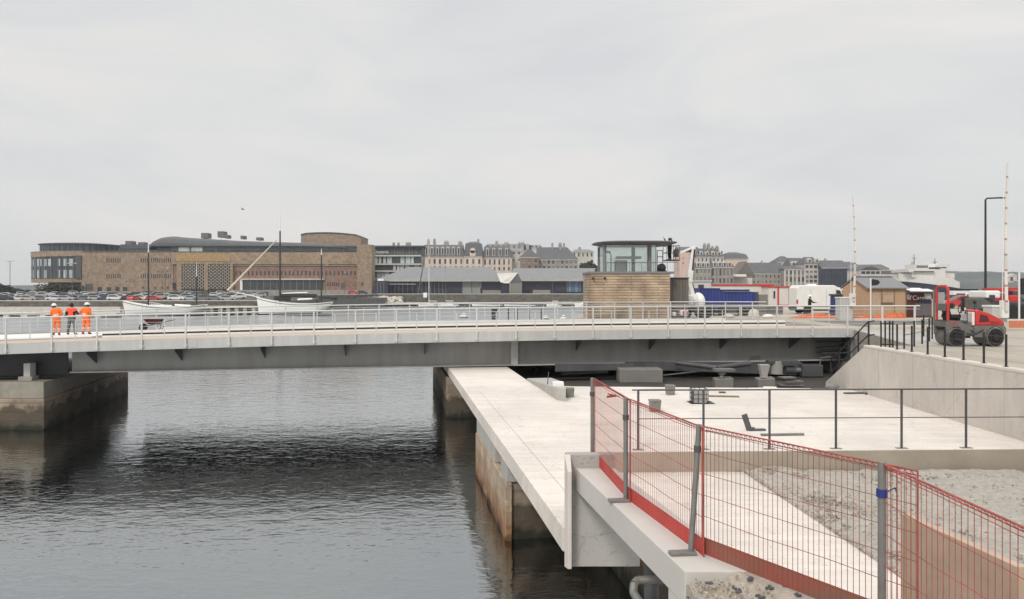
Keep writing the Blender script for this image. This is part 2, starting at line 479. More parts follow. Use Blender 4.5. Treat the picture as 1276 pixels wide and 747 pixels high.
# the open basin beyond the bridge is ruffled by the breeze, the water below it lies sheltered
sx = n.nodes.new('ShaderNodeSeparateXYZ'); n.links.new(g.outputs['Position'], sx.inputs[0])
mr = n.nodes.new('ShaderNodeMapRange'); mr.inputs['From Min'].default_value = 62; mr.inputs['From Max'].default_value = 120; mr.inputs['To Min'].default_value = .035; mr.inputs['To Max'].default_value = .30
n.links.new(sx.outputs['Y'], mr.inputs['Value']); n.links.new(mr.outputs[0], b.inputs['Roughness'])
mb = MB(); mb.face([(-900, -60, 0), (900, -60, 0), (900, 1400, 0), (-900, 1400, 0)])
struct('water', mb, mw)

# ------------------------------------------------------------------ quay geometry frames
ZS = 2.55     # slab and footway beside the basin
ZF = 2.03     # lower yard in front of the slab
ZP = 1.85     # pit floor below the bridge
ZST = 4.40    # street
XW = 13.56    # inner face of the street's retaining wall
WD = Vector((0.1573, -1, 0)).normalized()       # along the quay, towards the camera
RT = Vector((-WD.y, WD.x, 0))                   # to the right of it
def L(d, off=0.0):
    """plan point on the quay edge at depth d, shifted off metres to the right"""
    p = Vector((-3.16 + (38.5 - d) * 0.1573, d, 0)) + RT * off
    return (p.x, p.y)

# slab with the footway tongue along the basin
poly = [L(12.95), L(56), L(56, 3.05), L(31.6, 3.05), L(30.9, 4.6), (XW + 0.1, 30.9), (XW + 0.1, 19.35), (2.2, 18.95), (2.0, 13.0)]
mb = MB(); mb.prism(poly, ZS - 0.42, ZS)
slab = struct('quay_slab', mb, M_slab, bevel=0.02)
# joints cast into the footway: a thin groove line along its outer strip
mb = MB()
a0, a1 = L(14, 0.55), L(30, 0.55)
mb.extr([(a0[0], a0[1], ZS + .004), (a1[0], a1[1], ZS + .004), (a1[0] + .012, a1[1], ZS + .004), (a0[0] + .012, a0[1], ZS + .004)], (0, 0, .002))
struct('slab_joint', mb, M_conc2)

# the solid quay below
mb = MB(); mb.prism([L(-6, 3.2), L(13, 3.2), L(14, 2.25), L(57, 2.25), (46, 57), (46, -6)], -2.5, ZP)
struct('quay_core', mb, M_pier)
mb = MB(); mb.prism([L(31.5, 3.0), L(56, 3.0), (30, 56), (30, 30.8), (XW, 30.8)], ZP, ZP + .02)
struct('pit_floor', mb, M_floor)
mb = MB(); mb.prism([L(30.95, 2.9), (XW + 1.5, 30.93), (XW + 1.5, 30.6), L(30.6, 2.9)], ZP - .1, ZS - 0.425)
struct('pit_edge_wall', mb, M_conc2)
# kerb face at the front of the slab
mb = MB(); mb.prism([(2.15, 18.935), (2.15, 19.5), (XW + .1, 19.8), (XW + .1, 19.33)], ZP, [ZS - .424] * 4)
mb.prism([(2.15, 18.93), (2.15, 18.948), (XW + .1, 19.345), (XW + .1, 19.327)], ZP, ZS - .02)
struct('slab_kerb', mb, mat('kerb_concrete', (0.33, 0.29, 0.235), .9, var=.14, scale=.9, bump=.3, detail=10))
# back wall of the pit on the far side of the bridge
mb = MB(); mb.prism([L(53.5, 3.3), (40, 58), (40, 59), L(54.5, 3.3)], ZP, ZST - .1)
struct('pit_back_wall', mb, M_conc3)
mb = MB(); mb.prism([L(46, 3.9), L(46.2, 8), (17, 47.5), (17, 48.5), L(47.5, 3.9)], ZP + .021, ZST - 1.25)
struct('added_dark_pit_wall', mb, mat('shade_dark_concrete', (.055, .05, .045), .9, var=.3, scale=.6))  # dark wall added to blacken the pit, shade put into its colour

# lower yard: concrete strip and gravel
mb = MB(); mb.prism([L(5, 1.3), L(19.02, 2.0), (5.75, 19.0), (6.6, 4)], ZP, ZF)
struct('yard_pavement', mb, M_slab)
mg = mat('crushed_gravel', (0.42, 0.39, 0.34), 0.95, scale=7, detail=14, bump=1.0, col2=(0.66, 0.62, 0.55), bdist=0.06)
me = bpy.data.meshes.new('gravel_yard')
bm = bmesh.new()
NX, NY = 90, 130
grid = []
for j in range(NY + 1):
    row = []
    for i in range(NX + 1):
        y = 3.0 + (19.05 - 3.0) * j / NY
        xl = 5.75 + (19.0 - y) * 0.0567
        x = xl + (XW + .05 - xl) * (i / NX) ** 1.25
        h = 0.06 * noise.noise((x * .7, y * .7, 1)) + 0.05 * noise.noise((x * 2.3, y * 2.3, 5)) + 0.035 * noise.noise((x * 6, y * 6, 9))
        # a low ridge pushed up along the edge of the pavement
        h += 0.20 * math.exp(-((x - xl - 0.8) / 0.6) ** 2) * (0.6 + 0.5 * noise.noise((x, y * 0.8, 3)))
        if i == 0: h = -0.05
        row.append(bm.verts.new((x, y, ZF + 0.03 + h)))
    grid.append(row)
for j in range(NY):
    for i in range(NX):
        bm.faces.new((grid[j][i], grid[j][i + 1], grid[j + 1][i + 1], grid[j + 1][i]))
bm.to_mesh(me); bm.free(); me.materials.append(mg)
me.polygons.foreach_set('use_smooth', [True] * len(me.polygons))
o = bpy.data.objects.new('gravel_yard', me); C.objects.link(o); o['kind'] = 'structure'
# loose stones lying on the gravel: uncountable
rs = random.Random(3)
mb = MB()
for k in range(5200):
    y = rs.uniform(9, 18.9)
    xl = 5.75 + (19.0 - y) * 0.0567
    x = xl + min(abs(rs.gauss(0.75, 0.55)), 7) if k % 3 else rs.uniform(xl, XW)
    s = rs.uniform(0.012, 0.045) * (1.5 if rs.random() < .12 else 1)
    z = ZF + 0.03 + 0.20 * math.exp(-((x - xl - 0.8) / 0.6) ** 2) * 0.55
    q = Matrix.Rotation(rs.uniform(0, 6.28), 3, Vector((rs.gauss(0, 1), rs.gauss(0, 1), rs.gauss(0, 1))).normalized())
    vs = [Vector((x, y, z)) + q @ Vector((sx * s * rs.uniform(.7, 1.4), sy * s * rs.uniform(.6, 1.1), sz * s * .7)) for sx, sy, sz in ((1, 0, 0), (-1, 0, 0), (0, 1, 0), (0, -1, 0), (0, 0, 1), (0, 0, -1))]
    mb.add(vs, [(0, 2, 4), (2, 1, 4), (1, 3, 4), (3, 0, 4), (2, 0, 5), (1, 2, 5), (3, 1, 5), (0, 3, 5)])
o = mb.build('loose_gravel', mat('gravel_stone', (0.17, 0.15, 0.125), 0.95, scale=5, col2=(0.50, 0.46, 0.40)), kind='stuff')

# street ground behind the retaining wall, out to the far side of the works
poly = [(XW + .38, -8), (XW + .38, 29.45), (15.5, 29.45), (18.35, 41.0), (16.9, 53.2), (4.0, 54.4), (5.2, 62), (9.5, 78), (12, 118), (150, 118), (150, -8)]
mb = MB(); mb.prism(poly, ZST - 0.5, ZST)
struct('street', mb, M_street)
poly2 = [(15.9, 29.6), (18.75, 41), (17.3, 53), (17.3, 56.5), (4.6, 57), (5.6, 62), (9.9, 78), (12.4, 117.5), (149, 117.5), (149, 29.6)]
poly2 = [(15.6, 29.6), (18.5, 40.9), (17.2, 52.5), (60, 54), (60, 29.6)]
mb = MB(); mb.prism([(15.55, 29.5), (18.4, 40.9), (20, 40.9), (20, 29.5)], ZST - .6, ZST + .006)
struct('pavement', mb, M_conc2)
# abutment face below the end of the bridge and quay face beyond it
mb = MB(); mb.prism([(15.5, 29.6), (18.35, 41.0), (16.9, 53.2), (19, 53.4), (20.4, 41), (18, 29.6)], ZP, ZST - .52)
struct('abutment', mb, M_conc2)
mb = MB(); mb.prism([(4.05, 54.45), (5.25, 62), (9.55, 78), (12.05, 117.9), (149.9, 117.9), (149.9, 54.45)], -2, ZST - .52)
struct('far_quay_mass', mb, M_quay)

# ------------------------------------------------------------------ retaining wall on the right
ret = thing('retaining_wall', 'long smooth pale concrete retaining wall rising beside the slab, with slanted far end', 'wall', (XW, 25, ZP))
mb = MB()
mb.extr([(XW, -6, ZP), (XW, 32.95, ZP), (XW, 32.95, ZS + .02), (XW, 29.4, ZST - .06), (XW, -6, ZST - .06)], (0.34, 0, 0))
M_ret = mat('board_marked_concrete', (0.53, 0.487, 0.44), 0.85, var=0.07, scale=0.55, bump=0.2, detail=10, stretch=(1, 1, 1.6), bdist=0.008)
worn(M_ret); mb.build('wall', M_ret, ret)
mb = MB()
mb.extr([(XW - .012, -6, ZST - .058), (XW - .012, 29.38, ZST - .058), (XW - .012, 29.4, ZST + .03), (XW - .012, -6, ZST + .03)], (0.37, 0, 0))
mb.build('coping', M_conc, ret, bevel=.015)

for i in range(13):
    y = 28.2 - 2.4 * i
    mb = MB(); mb.box(XW - .0025, XW - .0005, y, y + .014, ZP + .2, ZST - .065); mb.build('formwork_joint', M_conc3, ret)
# stair behind the slanted end of the wall
st = thing('stair', 'concrete steps going down behind the slanted end of the retaining wall', 'stair', (14.6, 31, ZS))
NS = 11
mb = MB()
for i in range(NS):
    y0 = 29.45 + 3.4 * i / NS; z = ZST - (ZST - ZS) * (i + 1) / (NS + 1)
    mb.box(XW + .36, 15.3, y0, y0 + 3.4 / NS - .001, ZP + .03, z)
mb.build('steps', M_conc2, st)
hr = thing('handrail', 'black steel handrail sloping down along the stair at the wall end', 'handrail', (XW + .2, 31, ZS))
for zz, nm in ((.92, 'top_rail'), (.40, 'mid_rail')):
    mb = MB(); mb.path([(XW + .17, 28.9, ZST + zz + .06), (XW + .17, 29.4, ZST + zz), (XW + .17, 32.9, ZS + zz)], .026, 8)
    mb.build(nm, M_black, hr, smooth=40)
for i in range(5):
    y = 29.35 + 3.5 * i / 4; z = ZST - (ZST - ZS) * i / 4
    mb = MB(); mb.box(XW + .145, XW + .195, y - .025, y + .025, z - .05, z + .93)
    mb.build('post', M_black, hr)

# black guard railing on the wall coping
gr = thing('guard_railing', 'black guard railing of slim posts and thin cables along the top of the retaining wall', 'railing', (XW + .18, 24, ZST + .03))
proto = None
for k, y in enumerate([27.2 - 1.0 * i for i in range(14)]):
    mb = MB(); mb.box(XW + .15, XW + .21, y - .012, y + .012, ZST + .03, ZST + .93)
    mb.box(XW + .12, XW + .24, y - .05, y + .05, ZST + .03, ZST + .042)
    mb.build('post', M_black, gr)
for zz in (.2, .42, .64, .86):
    mb = MB(); mb.tube((XW + .18, 14.2, ZST + zz), (XW + .18, 27.2, ZST + zz), .003, 4)
    mb.build('cable', M_galv, gr)
# gate leaf folded at the head of the stair
gt = thing('stair_gate', 'black gate of closely spaced bars standing open at the head of the stair', 'gate', (14.0, 28.6, ZST))
for i, x in enumerate((XW + .15, XW + .33, XW + .52, XW + .66)):
    mb = MB(); mb.box(x, x + .045, 28.35 + .05 * i, 28.39 + .05 * i, ZST, ZST + 1.0); mb.build('bar', M_black, gt)
mb = MB(); mb.box(XW + .17, XW + .68, 28.42, 28.45, ZST + .1, ZST + .14); mb.box(XW + .17, XW + .68, 28.42, 28.45, ZST + .88, ZST + .92)
mb.build('frame', M_black, gt)
# second railing along the edge of the approach
g2 = thing('approach_railing', 'black railing of paired posts turning away along the bridge approach behind the wall railing', 'railing', (15.5, 30, ZST))
pts = [(13.95, 29.0), (14.35, 27.9), (15.3, 29.0), (16.4, 30.3), (17.9, 31.9)]
pts = [(14.35, 27.9), (15.3, 29.0), (16.3, 30.3), (17.35, 31.7), (18.3, 33.2), (18.9, 35.0)]
for x, y in pts:
    mb = MB(); mb.box(x - .03, x + .03, y - .012, y + .012, ZST, ZST + .98); mb.build('post', M_black, g2)
for zz in (.5, .93):
    mb = MB(); mb.path([(x, y, ZST + zz) for x, y in pts], .012, 6); mb.build('rail', M_black, g2)

# ------------------------------------------------------------------ masonry piers under the footway
def pier(name, label, d0, d1, off0, off1, z1, m):
    t = thing(name, label, 'pier', (*L((d0 + d1) / 2, 1), 0))
    mb = MB(); a = [L(d0, off0), L(d1, off0), L(d1, off1), L(d0, off1)]
    mb.prism(a, -2, z1); mb.build('masonry', m, t, bevel=.04)
    return t
pn = pier('quay_pier', 'rust-stained stone pier under the footway edge, the nearer one', 20.02, 26.9, 0.25, 2.3, 1.5, M_pier)  # darker tide-stained core also carries the shade of the end face
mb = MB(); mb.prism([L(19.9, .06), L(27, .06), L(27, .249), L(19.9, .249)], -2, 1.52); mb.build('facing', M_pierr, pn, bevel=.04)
mb = MB()
a = [L(19.95, .09), L(26.9, .09), L(26.9, 2.2), L(19.95, 2.2)]
mb.prism([L(22.2, .09), L(26.9, .09), L(26.9, 2.2), L(22.2, 2.2)], 1.522, ZS - .43); mb.prism([L(20.2, .3), L(22.19, .3), L(22.19, 2.2), L(20.2, 2.2)], 1.522, ZS - .43)
mb.prism([L(19.95, .09), L(21.0, .09), L(21.0, .5), L(19.95, .5)], 1.522, ZS - .43)
mb.build('concrete_head', M_conc2, pn, bevel=.02)
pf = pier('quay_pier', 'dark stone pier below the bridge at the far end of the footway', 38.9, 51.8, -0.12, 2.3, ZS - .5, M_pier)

# ------------------------------------------------------------------ parapet beam carrying the red fence
pb = thing('parapet', 'pale concrete parapet beam spanning over the water recess beside the footway', 'parapet', (1.5, 10, 0))
ZB = EYE - 3.01
mb = MB()
mb.prism([(1.065, 12.8), (1.84, 8.12), (2.55, 8.12), (1.72, 12.8)], ZB - .37, ZB); mb.build('beam', mat('parapet_concrete', (0.50, 0.475, 0.44), 0.82, var=0.09, scale=0.6, bump=.2, detail=10, bdist=.008), pb, bevel=.012)
mb = MB(); mb.prism([(1.88, 8.10), (2.5, 8.10), (2.5, 4), (1.88, 4)], -2, ZB - .30)
mb.prism([(1.765, 8.62), (1.846, 8.125), (2.54, 8.125), (2.45, 8.62)], -2, ZB - .372); mb.build('pillar', MATS['parapet_concrete'], pb, bevel=.01)
mb = MB(); mb.extr([(.9, 12.803, EYE - 4.67), (2.15, 12.803, EYE - 4.67), (2.15, 12.803, EYE - 3.5), (1.74, 12.803, EYE - 3.5), (1.74, 12.803, EYE - 2.78), (.9, 12.803, EYE - 2.78)], (0, .18, 0))
mb.build('end_wall', M_conc2, pb, bevel=.012)
mb = MB(); mb.prism([(.915, 12.5), (.98, 12.5), (.985, 12.8), (.88, 12.8)], [EYE - 4.60, EYE - 4.60, EYE - 4.67, EYE - 4.67], [EYE - 3.0, EYE - 3.0, EYE - 2.78, EYE - 2.78])
mb.build('side_fin', M_conc, pb, bevel=.01)

# rough broken concrete lying against the parapet, bottom of the frame
me = bpy.data.meshes.new('broken_concrete'); bm = bmesh.new()
NX, NY = 130, 150; grid = []
for j in range(NY + 1):
    row = []
    for i in range(NX + 1):
        y = 4.2 + (8.115 - 4.2) * j / NY
        x0 = 1.85; x1 = 2.56 + max(0, 8.12 - y) * .72
        x = x0 + (x1 - x0) * i / NX
        t = min(1, max(0, (i / NX - .28 - .22 * (j / NY)) * 4))
        rough = 0.10 * noise.noise((x * 3, y * 3, 2)) + 0.06 * abs(noise.noise((x * 9, y * 9, 4))) + .03 * noise.noise((x * 24, y * 24, 7)) - .12
        if i == 0: rough -= .12
        row.append(bm.verts.new((x, y, ZB - .004 + (1 - t) * rough)))
    grid.append(row)
for j in range(NY):
    for i in range(NX): bm.faces.new((grid[j][i], grid[j][i + 1], grid[j + 1][i + 1], grid[j + 1][i]))
bot = [[bm.verts.new((v.co.x, v.co.y, ZP)) for v in grid[j]] for j in (0, NY)]
for q, j in ((bot[0], 0), (bot[1], NY)):
    for i in range(NX): bm.faces.new((grid[j][i], grid[j][i + 1], q[i + 1], q[i]))
bmesh.ops.recalc_face_normals(bm, faces=bm.faces)
bm.to_mesh(me); bm.free()
me.materials.append(mat('rough_broken_concrete', (0.30, 0.25, 0.19), 0.95, scale=5, detail=14, bump=1.0, col2=(0.52, 0.47, 0.41), bdist=.03))
o = bpy.data.objects.new('broken_concrete', me); C.objects.link(o)
o['kind'] = 'structure'
# pipes in the recess under the parapet
pt = thing('drain_pipe', 'bent grey drain pipe sticking out of the recess under the parapet', 'pipe', (1.6, 9.6, 2.6))
mb = MB(); c0 = at(888, 722, 9.9); c1 = at(795, 723, 9.9)
mb.path([c0, c1, c1 + Vector((-.06, -.05, -.03)), c1 + Vector((-.08, -.12, -.11)), at(818, 785, 9.0)], .052, 12); mb.build('pipe', M_galv, pt, smooth=50)
mb = MB(); mb.tube(at(812, 700, 10.4), at(812, 770, 10.4), .1, 12); tag(mb.build('waste_pipe', M_dsteel, smooth=40), 'thick dark upright pipe behind the bent grey drain pipe', 'pipe')

# ------------------------------------------------------------------ red mesh fence panels and their posts
ZT = EYE - 1.56
nodes = [(1.39, 13.2), (1.61, 10.8), (2.09, 8.66), (3.3, 6.8)]
def fence_panel(label, p0, p1, z0, z1, board=True, dirty=False, lean=0.0, dense=0.06):
    p0, p1 = Vector((*p0, 0)), Vector((*p1, 0)); d = p1 - p0; Ln = d.length; u = d.normalized(); nrm = Vector((-u.y, u.x, 0))
    t = thing('mesh_fence_panel', label, 'fence panel', (*((p0 + p1) / 2).xy, z0), group='red mesh fence panels on the parapet')
    def P(s, z): return p0 + u * s + Vector((0, 0, z)) + nrm * lean * (z - z0)
    mb = MB(); r = .0055
    for s in (0.0, Ln): mb.tube(P(s, z0), P(s, z1), .008, 6)
    # folded top edge
    mb.tube(P(0, z1), P(Ln, z1), .009, 6); mb.tube(P(0, z1 - .05) + nrm * .05, P(Ln, z1 - .05) + nrm * .05, .006, 5)
    mb.build('edge_wire', M_red, t)
    mb = MB(); k = int(Ln / dense)
    for i in range(1, k):
        s = Ln * i / k
        j = rs.uniform(-.003, .003)
        mb.tube(P(s + j, z0 + .01), P(s - j, z1), .0030, 4, cap=False)
        mb.tube(P(s - j, z1), P(s - j, z1 - .05) + nrm * .05, .003, 4, cap=False)
    sg = rs.uniform(.004, .012)
    hs = [z0 + .19 + i * (z1 - z0 - .24) / 5 for i in range(6)]
    for z in hs:
        q_ = rs.uniform(-.01, .01)
        mb.path([P(Ln * i / 6, z + q_ * math.sin(i * 1.7 + z * 9) - sg * math.sin(math.pi * i / 6)) for i in range(7)], .0036, 4)
    mb.build('wire_mesh', M_wire if dirty else M_red, t)
    if board:
        mb = MB(); a = P(0.01, z0 + .01); bb = P(Ln - .01, z0 + .01); th = nrm * .004
        mb.extr([a, bb, bb + Vector((0, 0, .19)), a + Vector((0, 0, .19))], th)
        mb.build('toe_board', M_toe_d if dirty else M_toe, t)
    return t
M_toe = mat('toe_board_red', (0.46, 0.05, 0.042), 0.5, var=0.12, scale=5)
M_wire = mat('weathered_wire', (0.25, 0.07, 0.055), 0.6, var=.3, scale=4)
M_toe_d = mat('toe_board_dirty', (0.34, 0.06, 0.045), 0.7, scale=1.6, detail=12, col2=(0.16, 0.115, 0.08), stretch=(1, 1, 2.2))
fence_panel('short red mesh fence panel with clean red toe board, farthest on the parapet', (1.43, 13.18), (1.66, 10.72), ZB, ZT)
fence_panel('red mesh fence panel with clean red toe board between the second and third posts', (1.67, 10.75), (2.15, 8.55), ZB, ZT)
fence_panel('red mesh fence panel whose toe board is caked with brown mud', (2.16, 8.64), (3.47, 6.52), ZB, ZT, dirty=True)
fence_panel('red mesh fence panel running to the right past the brown board', (3.3, 6.86), (3.36, 4.2), ZB - .2, ZT, board=False, dense=.075)
for i, (x, y) in enumerate(nodes):
    lb = ['slim galvanised post at the far end of the red mesh fence', 'galvanised fence post second from the far end of the red fence', 'leaning galvanised fence post where the muddy toe board starts', 'grey fence post with a blue strap holding two red panels'][i]
    t = thing('fence_post', lb, 'fence post', (x, y, ZB))
    lean = Vector((.10, .02, 0)) if i == 2 else Vector((0.0, 0, 0))
    r = .032 if i != 3 else .036
    base = Vector((x, y, ZB))
    if i == 2: base = Vector((x - .06, y, ZB))
    mb = MB(); mb.tube(base, base + lean + Vector((0, 0, ZT - ZB + .015)), r, 12); mb.build('tube', M_galv, t, smooth=40)
    mb = MB(); mb.cbox(base + Vector((-.10, -.03, .02)), (.30, .12, .04), .1); mb.build('foot', M_galv, t, bevel=.008)
    h = base + lean * .82 + Vector((0, 0, (ZT - ZB) * .82))
    mb = MB(); mb.tube(h - Vector((0, 0, .035)), h + Vector((0, 0, .035)), r + .012, 12)
    if i == 3:
        mb.path([h + Vector((.03, 0, 0)), h + Vector((.11, -.02, .05)), h + Vector((.13, -.02, -.03))], .006, 5)
    mb.build('strap' if i == 3 else 'clamp', M_bluep if i == 3 else M_dsteel, t, smooth=40)

# shreds of red plastic tied to the first panel
a = at(762, 494, 12.4)
mb = MB(); mb.cbox(a, (.16, .02, .035), .2, ('Y', -.1)); mb.cbox(a + Vector((.03, -.02, .02)), (.2, .015, .02), .2, ('Y', .25))
tag(mb.build('plastic_tie', M_red), 'shred of red plastic tied near the top of the farthest fence panel', 'plastic tie')

# tan board standing in the yard behind the last panel
bd = thing('board', 'tall tan board standing on edge in the yard behind the last red fence panel', 'board', (4.6, 8, ZF))
mb = MB(); mb.extr([(4.52, 8.85, ZF - .05), (4.74, 7.15, ZF - .05), (4.74, 7.15, EYE - 2.61), (4.52, 8.85, EYE - 2.61)], (.1, .013, 0)); mb.build('face', M_plate, bd, bevel=.006)
mb = MB(); mb.box(4.66, 4.74, 8.6, 8.68, ZF, EYE - 2.9); mb.box(4.83, 4.9, 7.3, 7.38, ZF, EYE - 2.9); mb.build('stake', M_wood, bd)
# rusty bent bars beside the board
mb = MB(); c = at(1072, 716, 9.6)
mb.path([(4.25, 9.9, ZF + .12), (4.4, 9.5, ZF + .17), (4.52, 9.2, ZF + .35), (4.62, 9.1, ZF + .62)], .03, 8)
tag(mb.build('bent_bar', M_rust, smooth=50), 'rusty bent bar curving up beside the tan board', 'steel bar')
mb = MB(); mb.tube((3.75, 9.75, ZF + .05), (4.5, 9.3, ZF + .05), .05, 10)
tag(mb.build('rusty_tube', M_rust, smooth=50), 'short rusty tube lying on the yard pavement by the fence foot', 'steel tube')
# crumbs of dark rubble on the parapet top
spots = [(935, 710), (934, 722), (957, 732), (978, 728), (995, 741), (922, 737), (948, 744), (918, 734), (885, 727)]
words = ['flat dark chip at the foot of the muddy toe board', 'dark lump of rubble beside the muddy toe board', 'long dark shard pointing at the toe board', 'dark forked crumb under the toe board', 'largest dark crumb at the bottom of the picture', 'small dark pebble on the rough concrete', 'dark splinter at the lower picture edge', 'tiny grey pebble on the rough concrete', 'round dark pebble on the pale parapet top']
for (x, y), wd in zip(spots, words):
    dd = 3.0 * F / (y - HOR); p = at(x, y, dd); p.z = ZB + .012
    mb = MB()
    for q in range(3):
        mb.ball(p + Vector((rs.uniform(-.03, .03), rs.uniform(-.03, .03), 0)), (rs.uniform(.012, .035), rs.uniform(.012, .03), .016), 6, 4)
    tag(mb.build('rubble_crumb', M_dsteel), wd, 'rubble')

mb = MB()
for k in range(260):
    y = rs.uniform(6.6, 8.05); x = 1.9 + abs(rs.gauss(0, .4)); s = rs.uniform(.006, .022)
    if x > 2.9: continue
    p = Vector((x, y, ZB - .05 + (.035 if x > 2.3 else 0)))
    q = Matrix.Rotation(rs.uniform(0, 6.28), 3, Vector((rs.gauss(0, 1), rs.gauss(0, 1), rs.gauss(0, 1))).normalized())
    mb.add([p + q @ Vector((sx * s * rs.uniform(.7, 1.5), sy * s, sz * s * .7)) for sx, sy, sz in ((1, 0, 0), (-1, 0, 0), (0, 1, 0), (0, -1, 0), (0, 0, 1), (0, 0, -1))], [(0, 2, 4), (2, 1, 4), (1, 3, 4), (3, 0, 4), (2, 0, 5), (1, 2, 5), (3, 1, 5), (0, 3, 5)])
mb.build('concrete_grit', MATS['gravel_stone'], kind='stuff')
# ------------------------------------------------------------------ railing along the front edge of the slab
rl = thing('slab_railing', 'thin dark steel railing with two rails along the front edge of the slab', 'railing', (8, 19.3, ZS))
def ry(x): return 19.15 + (x - 3) * 0.028
xs = [(795 - 638) / F * 19.2, (876 - 638) / F * 19.25, (958 - 638) / F * 19.3, (1040.5 - 638) / F * 19.35, (1122 - 638) / F * 19.4, (1202 - 638) / F * 19.45, (1284 - 638) / F * 19.45]
for x in xs:
    mb = MB(); mb.box(x - .028, x + .028, ry(x) - .01, ry(x) + .01, ZS, ZS + 1.5); mb.build('post', M_dsteel, rl)
    mb = MB(); mb.box(x - .14, x + .14, ry(x) - .07, ry(x) + .07, ZS, ZS + .012); mb.build('base_plate', M_galv, rl)
for z, r, nm in ((1.5, .02, 'top_rail'), (.78, .012, 'mid_rail')):
    mb = MB(); mb.tube((xs[0], ry(xs[0]), ZS + z), (XW - .05, ry(XW), ZS + z), r, 8); mb.build(nm, M_dsteel, rl)
# ------------------------------------------------------------------ swing bridge
B0 = Vector((-23.7, 35.3, 0)); BU = Vector((41.6, 5.5, 0)).normalized(); BV = Vector((-BU.y, BU.x, 0))
def rz_(s): return 5.685 - .000351 * (min(s, 44) - 36) ** 2
def dz(s): return rz_(s) - 1.22
def B(s, t, z): return B0 + BU * s + BV * t + Vector((0, 0, z))
def gz(s): return 2.60 + .0035 * s
BW = 12.6
br = thing('swing_bridge', 'long low pale grey steel swing bridge crossing the basin from bank to bank', 'bridge', tuple(B(24, 6, 0)))
S0, S1 = -16, 43.2
stat = [S0 + (S1 - S0) * i / 40 for i in range(41)]
def strip(name, m, t0, t1, z0, z1, s0=S0, s1=S1, bevel=0, parent=br, smooth=None):
    st_ = [s for s in stat if s0 < s < s1]; st_ = [s0] + st_ + [s1]
    mb = MB()
    mb.loft([[B(s, t0, z0(s)), B(s, t1, z0(s)), B(s, t1, z1(s)), B(s, t0, z1(s))] for s in st_])
    return mb.build(name, m, parent, bevel=bevel, smooth=smooth)
strip('edge_beam', M_steel, -.03, .0, lambda s: dz(s) - .42, lambda s: dz(s) + .02)
strip('edge_strip', M_foot, .001, .18, lambda s: dz(s) - .2, lambda s: dz(s) + .03)
strip('edge_beam', M_steel, BW, BW + .03, lambda s: dz(s) - .42, lambda s: dz(s) + .02)
strip('edge_flange', M_steel, -.06, .3, lambda s: dz(s) - .45, lambda s: dz(s) - .422)
strip('footway', M_foot, .182, 3.28, lambda s: dz(s) - .2, lambda s: dz(s))
strip('roadway', M_deckroad, 3.281, BW - .01, lambda s: dz(s) - .2, lambda s: dz(s) - .02)
strip('deck_plate', M_dsteel, .02, BW - .02, lambda s: dz(s) - .26, lambda s: dz(s) - .205)  # darker steel than the girders, shade of the underside put into its colour
K0, K1 = 3.2, 40.2
kb = strip('kerb', M_white, 3.3, 3.62, lambda s: dz(s) + .002, lambda s: dz(s) + .10, K0, K1)
strip('kerb_rail', M_white, 3.30, 3.56, lambda s: dz(s) + .20, lambda s: dz(s) + .33, K0, K1, parent=kb)
strip('kerb_gap_shade', M_black, 3.318, 3.50, lambda s: dz(s) + .101, lambda s: dz(s) + .199, K0, K1, parent=kb)  # solid black strip in the slot, stands in for its shade
strip('kerb', M_white, BW - .9, BW - .6, lambda s: dz(s) - .018, lambda s: dz(s) + .10, K0, K1)
strip('footway_plate', M_white, 4.6, 10.4, lambda s: dz(s) - .018, lambda s: dz(s) + .02, -16, 2.2)
# main girders
GS0 = 2.6
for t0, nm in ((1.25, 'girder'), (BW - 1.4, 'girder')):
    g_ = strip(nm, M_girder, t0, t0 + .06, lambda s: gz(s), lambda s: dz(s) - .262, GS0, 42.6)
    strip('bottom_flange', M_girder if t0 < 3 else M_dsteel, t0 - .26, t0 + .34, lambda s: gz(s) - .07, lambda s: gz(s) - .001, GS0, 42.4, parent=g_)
    if t0 < 3:
        # light edge strip of the tail part of the flange
        strip('flange_strip', M_steel, t0 - .275, t0 - .2605, lambda s: gz(s) - .075, lambda s: gz(s) - .02, 24.1, 41.8, parent=g_)
    mb = MB()
    sS = 24.0
    mb.extr([B(sS, t0 - .24, gz(sS)), B(sS, t0 - .001, gz(sS)), B(sS, t0 - .001, dz(sS) - .265), B(sS, t0 - .5, dz(sS) - .46), B(sS, t0 - .24, dz(sS) - .75)], BU * .35)
    mb.build('stiffener', M_steel, g_)
    for i in range(-1, 11):
        s = 3.7 + i * 3.96
        if s < GS0 or abs(s - sS) < .6: continue
        mb = MB(); tt = t0 if t0 < 3 else t0 + .06; q = .08 if t0 < 3 else BW - .08
        sg = -1 if t0 < 3 else 1
        mb.extr([B(s, q, dz(s) - .452), B(s, tt + sg * .002, dz(s) - .452), B(s, tt + sg * .002, dz(s) - 1.12), B(s, q, dz(s) - .56)], BU * .04)
        mb.build('bracket', M_dsteel, g_)
for i in range(22):
    s = 3.7 + i * 1.85
    mb = MB(); mb.extr([B(s, 1.34, gz(s) + .35), B(s, BW - 1.42, gz(s) + .35), B(s, BW - 1.42, dz(s) - .263), B(s, 1.34, dz(s) - .263)], BU * .03)
    mb.build('cross_girder', M_dsteel, br)  # same darkened steel, standing for shade below the deck
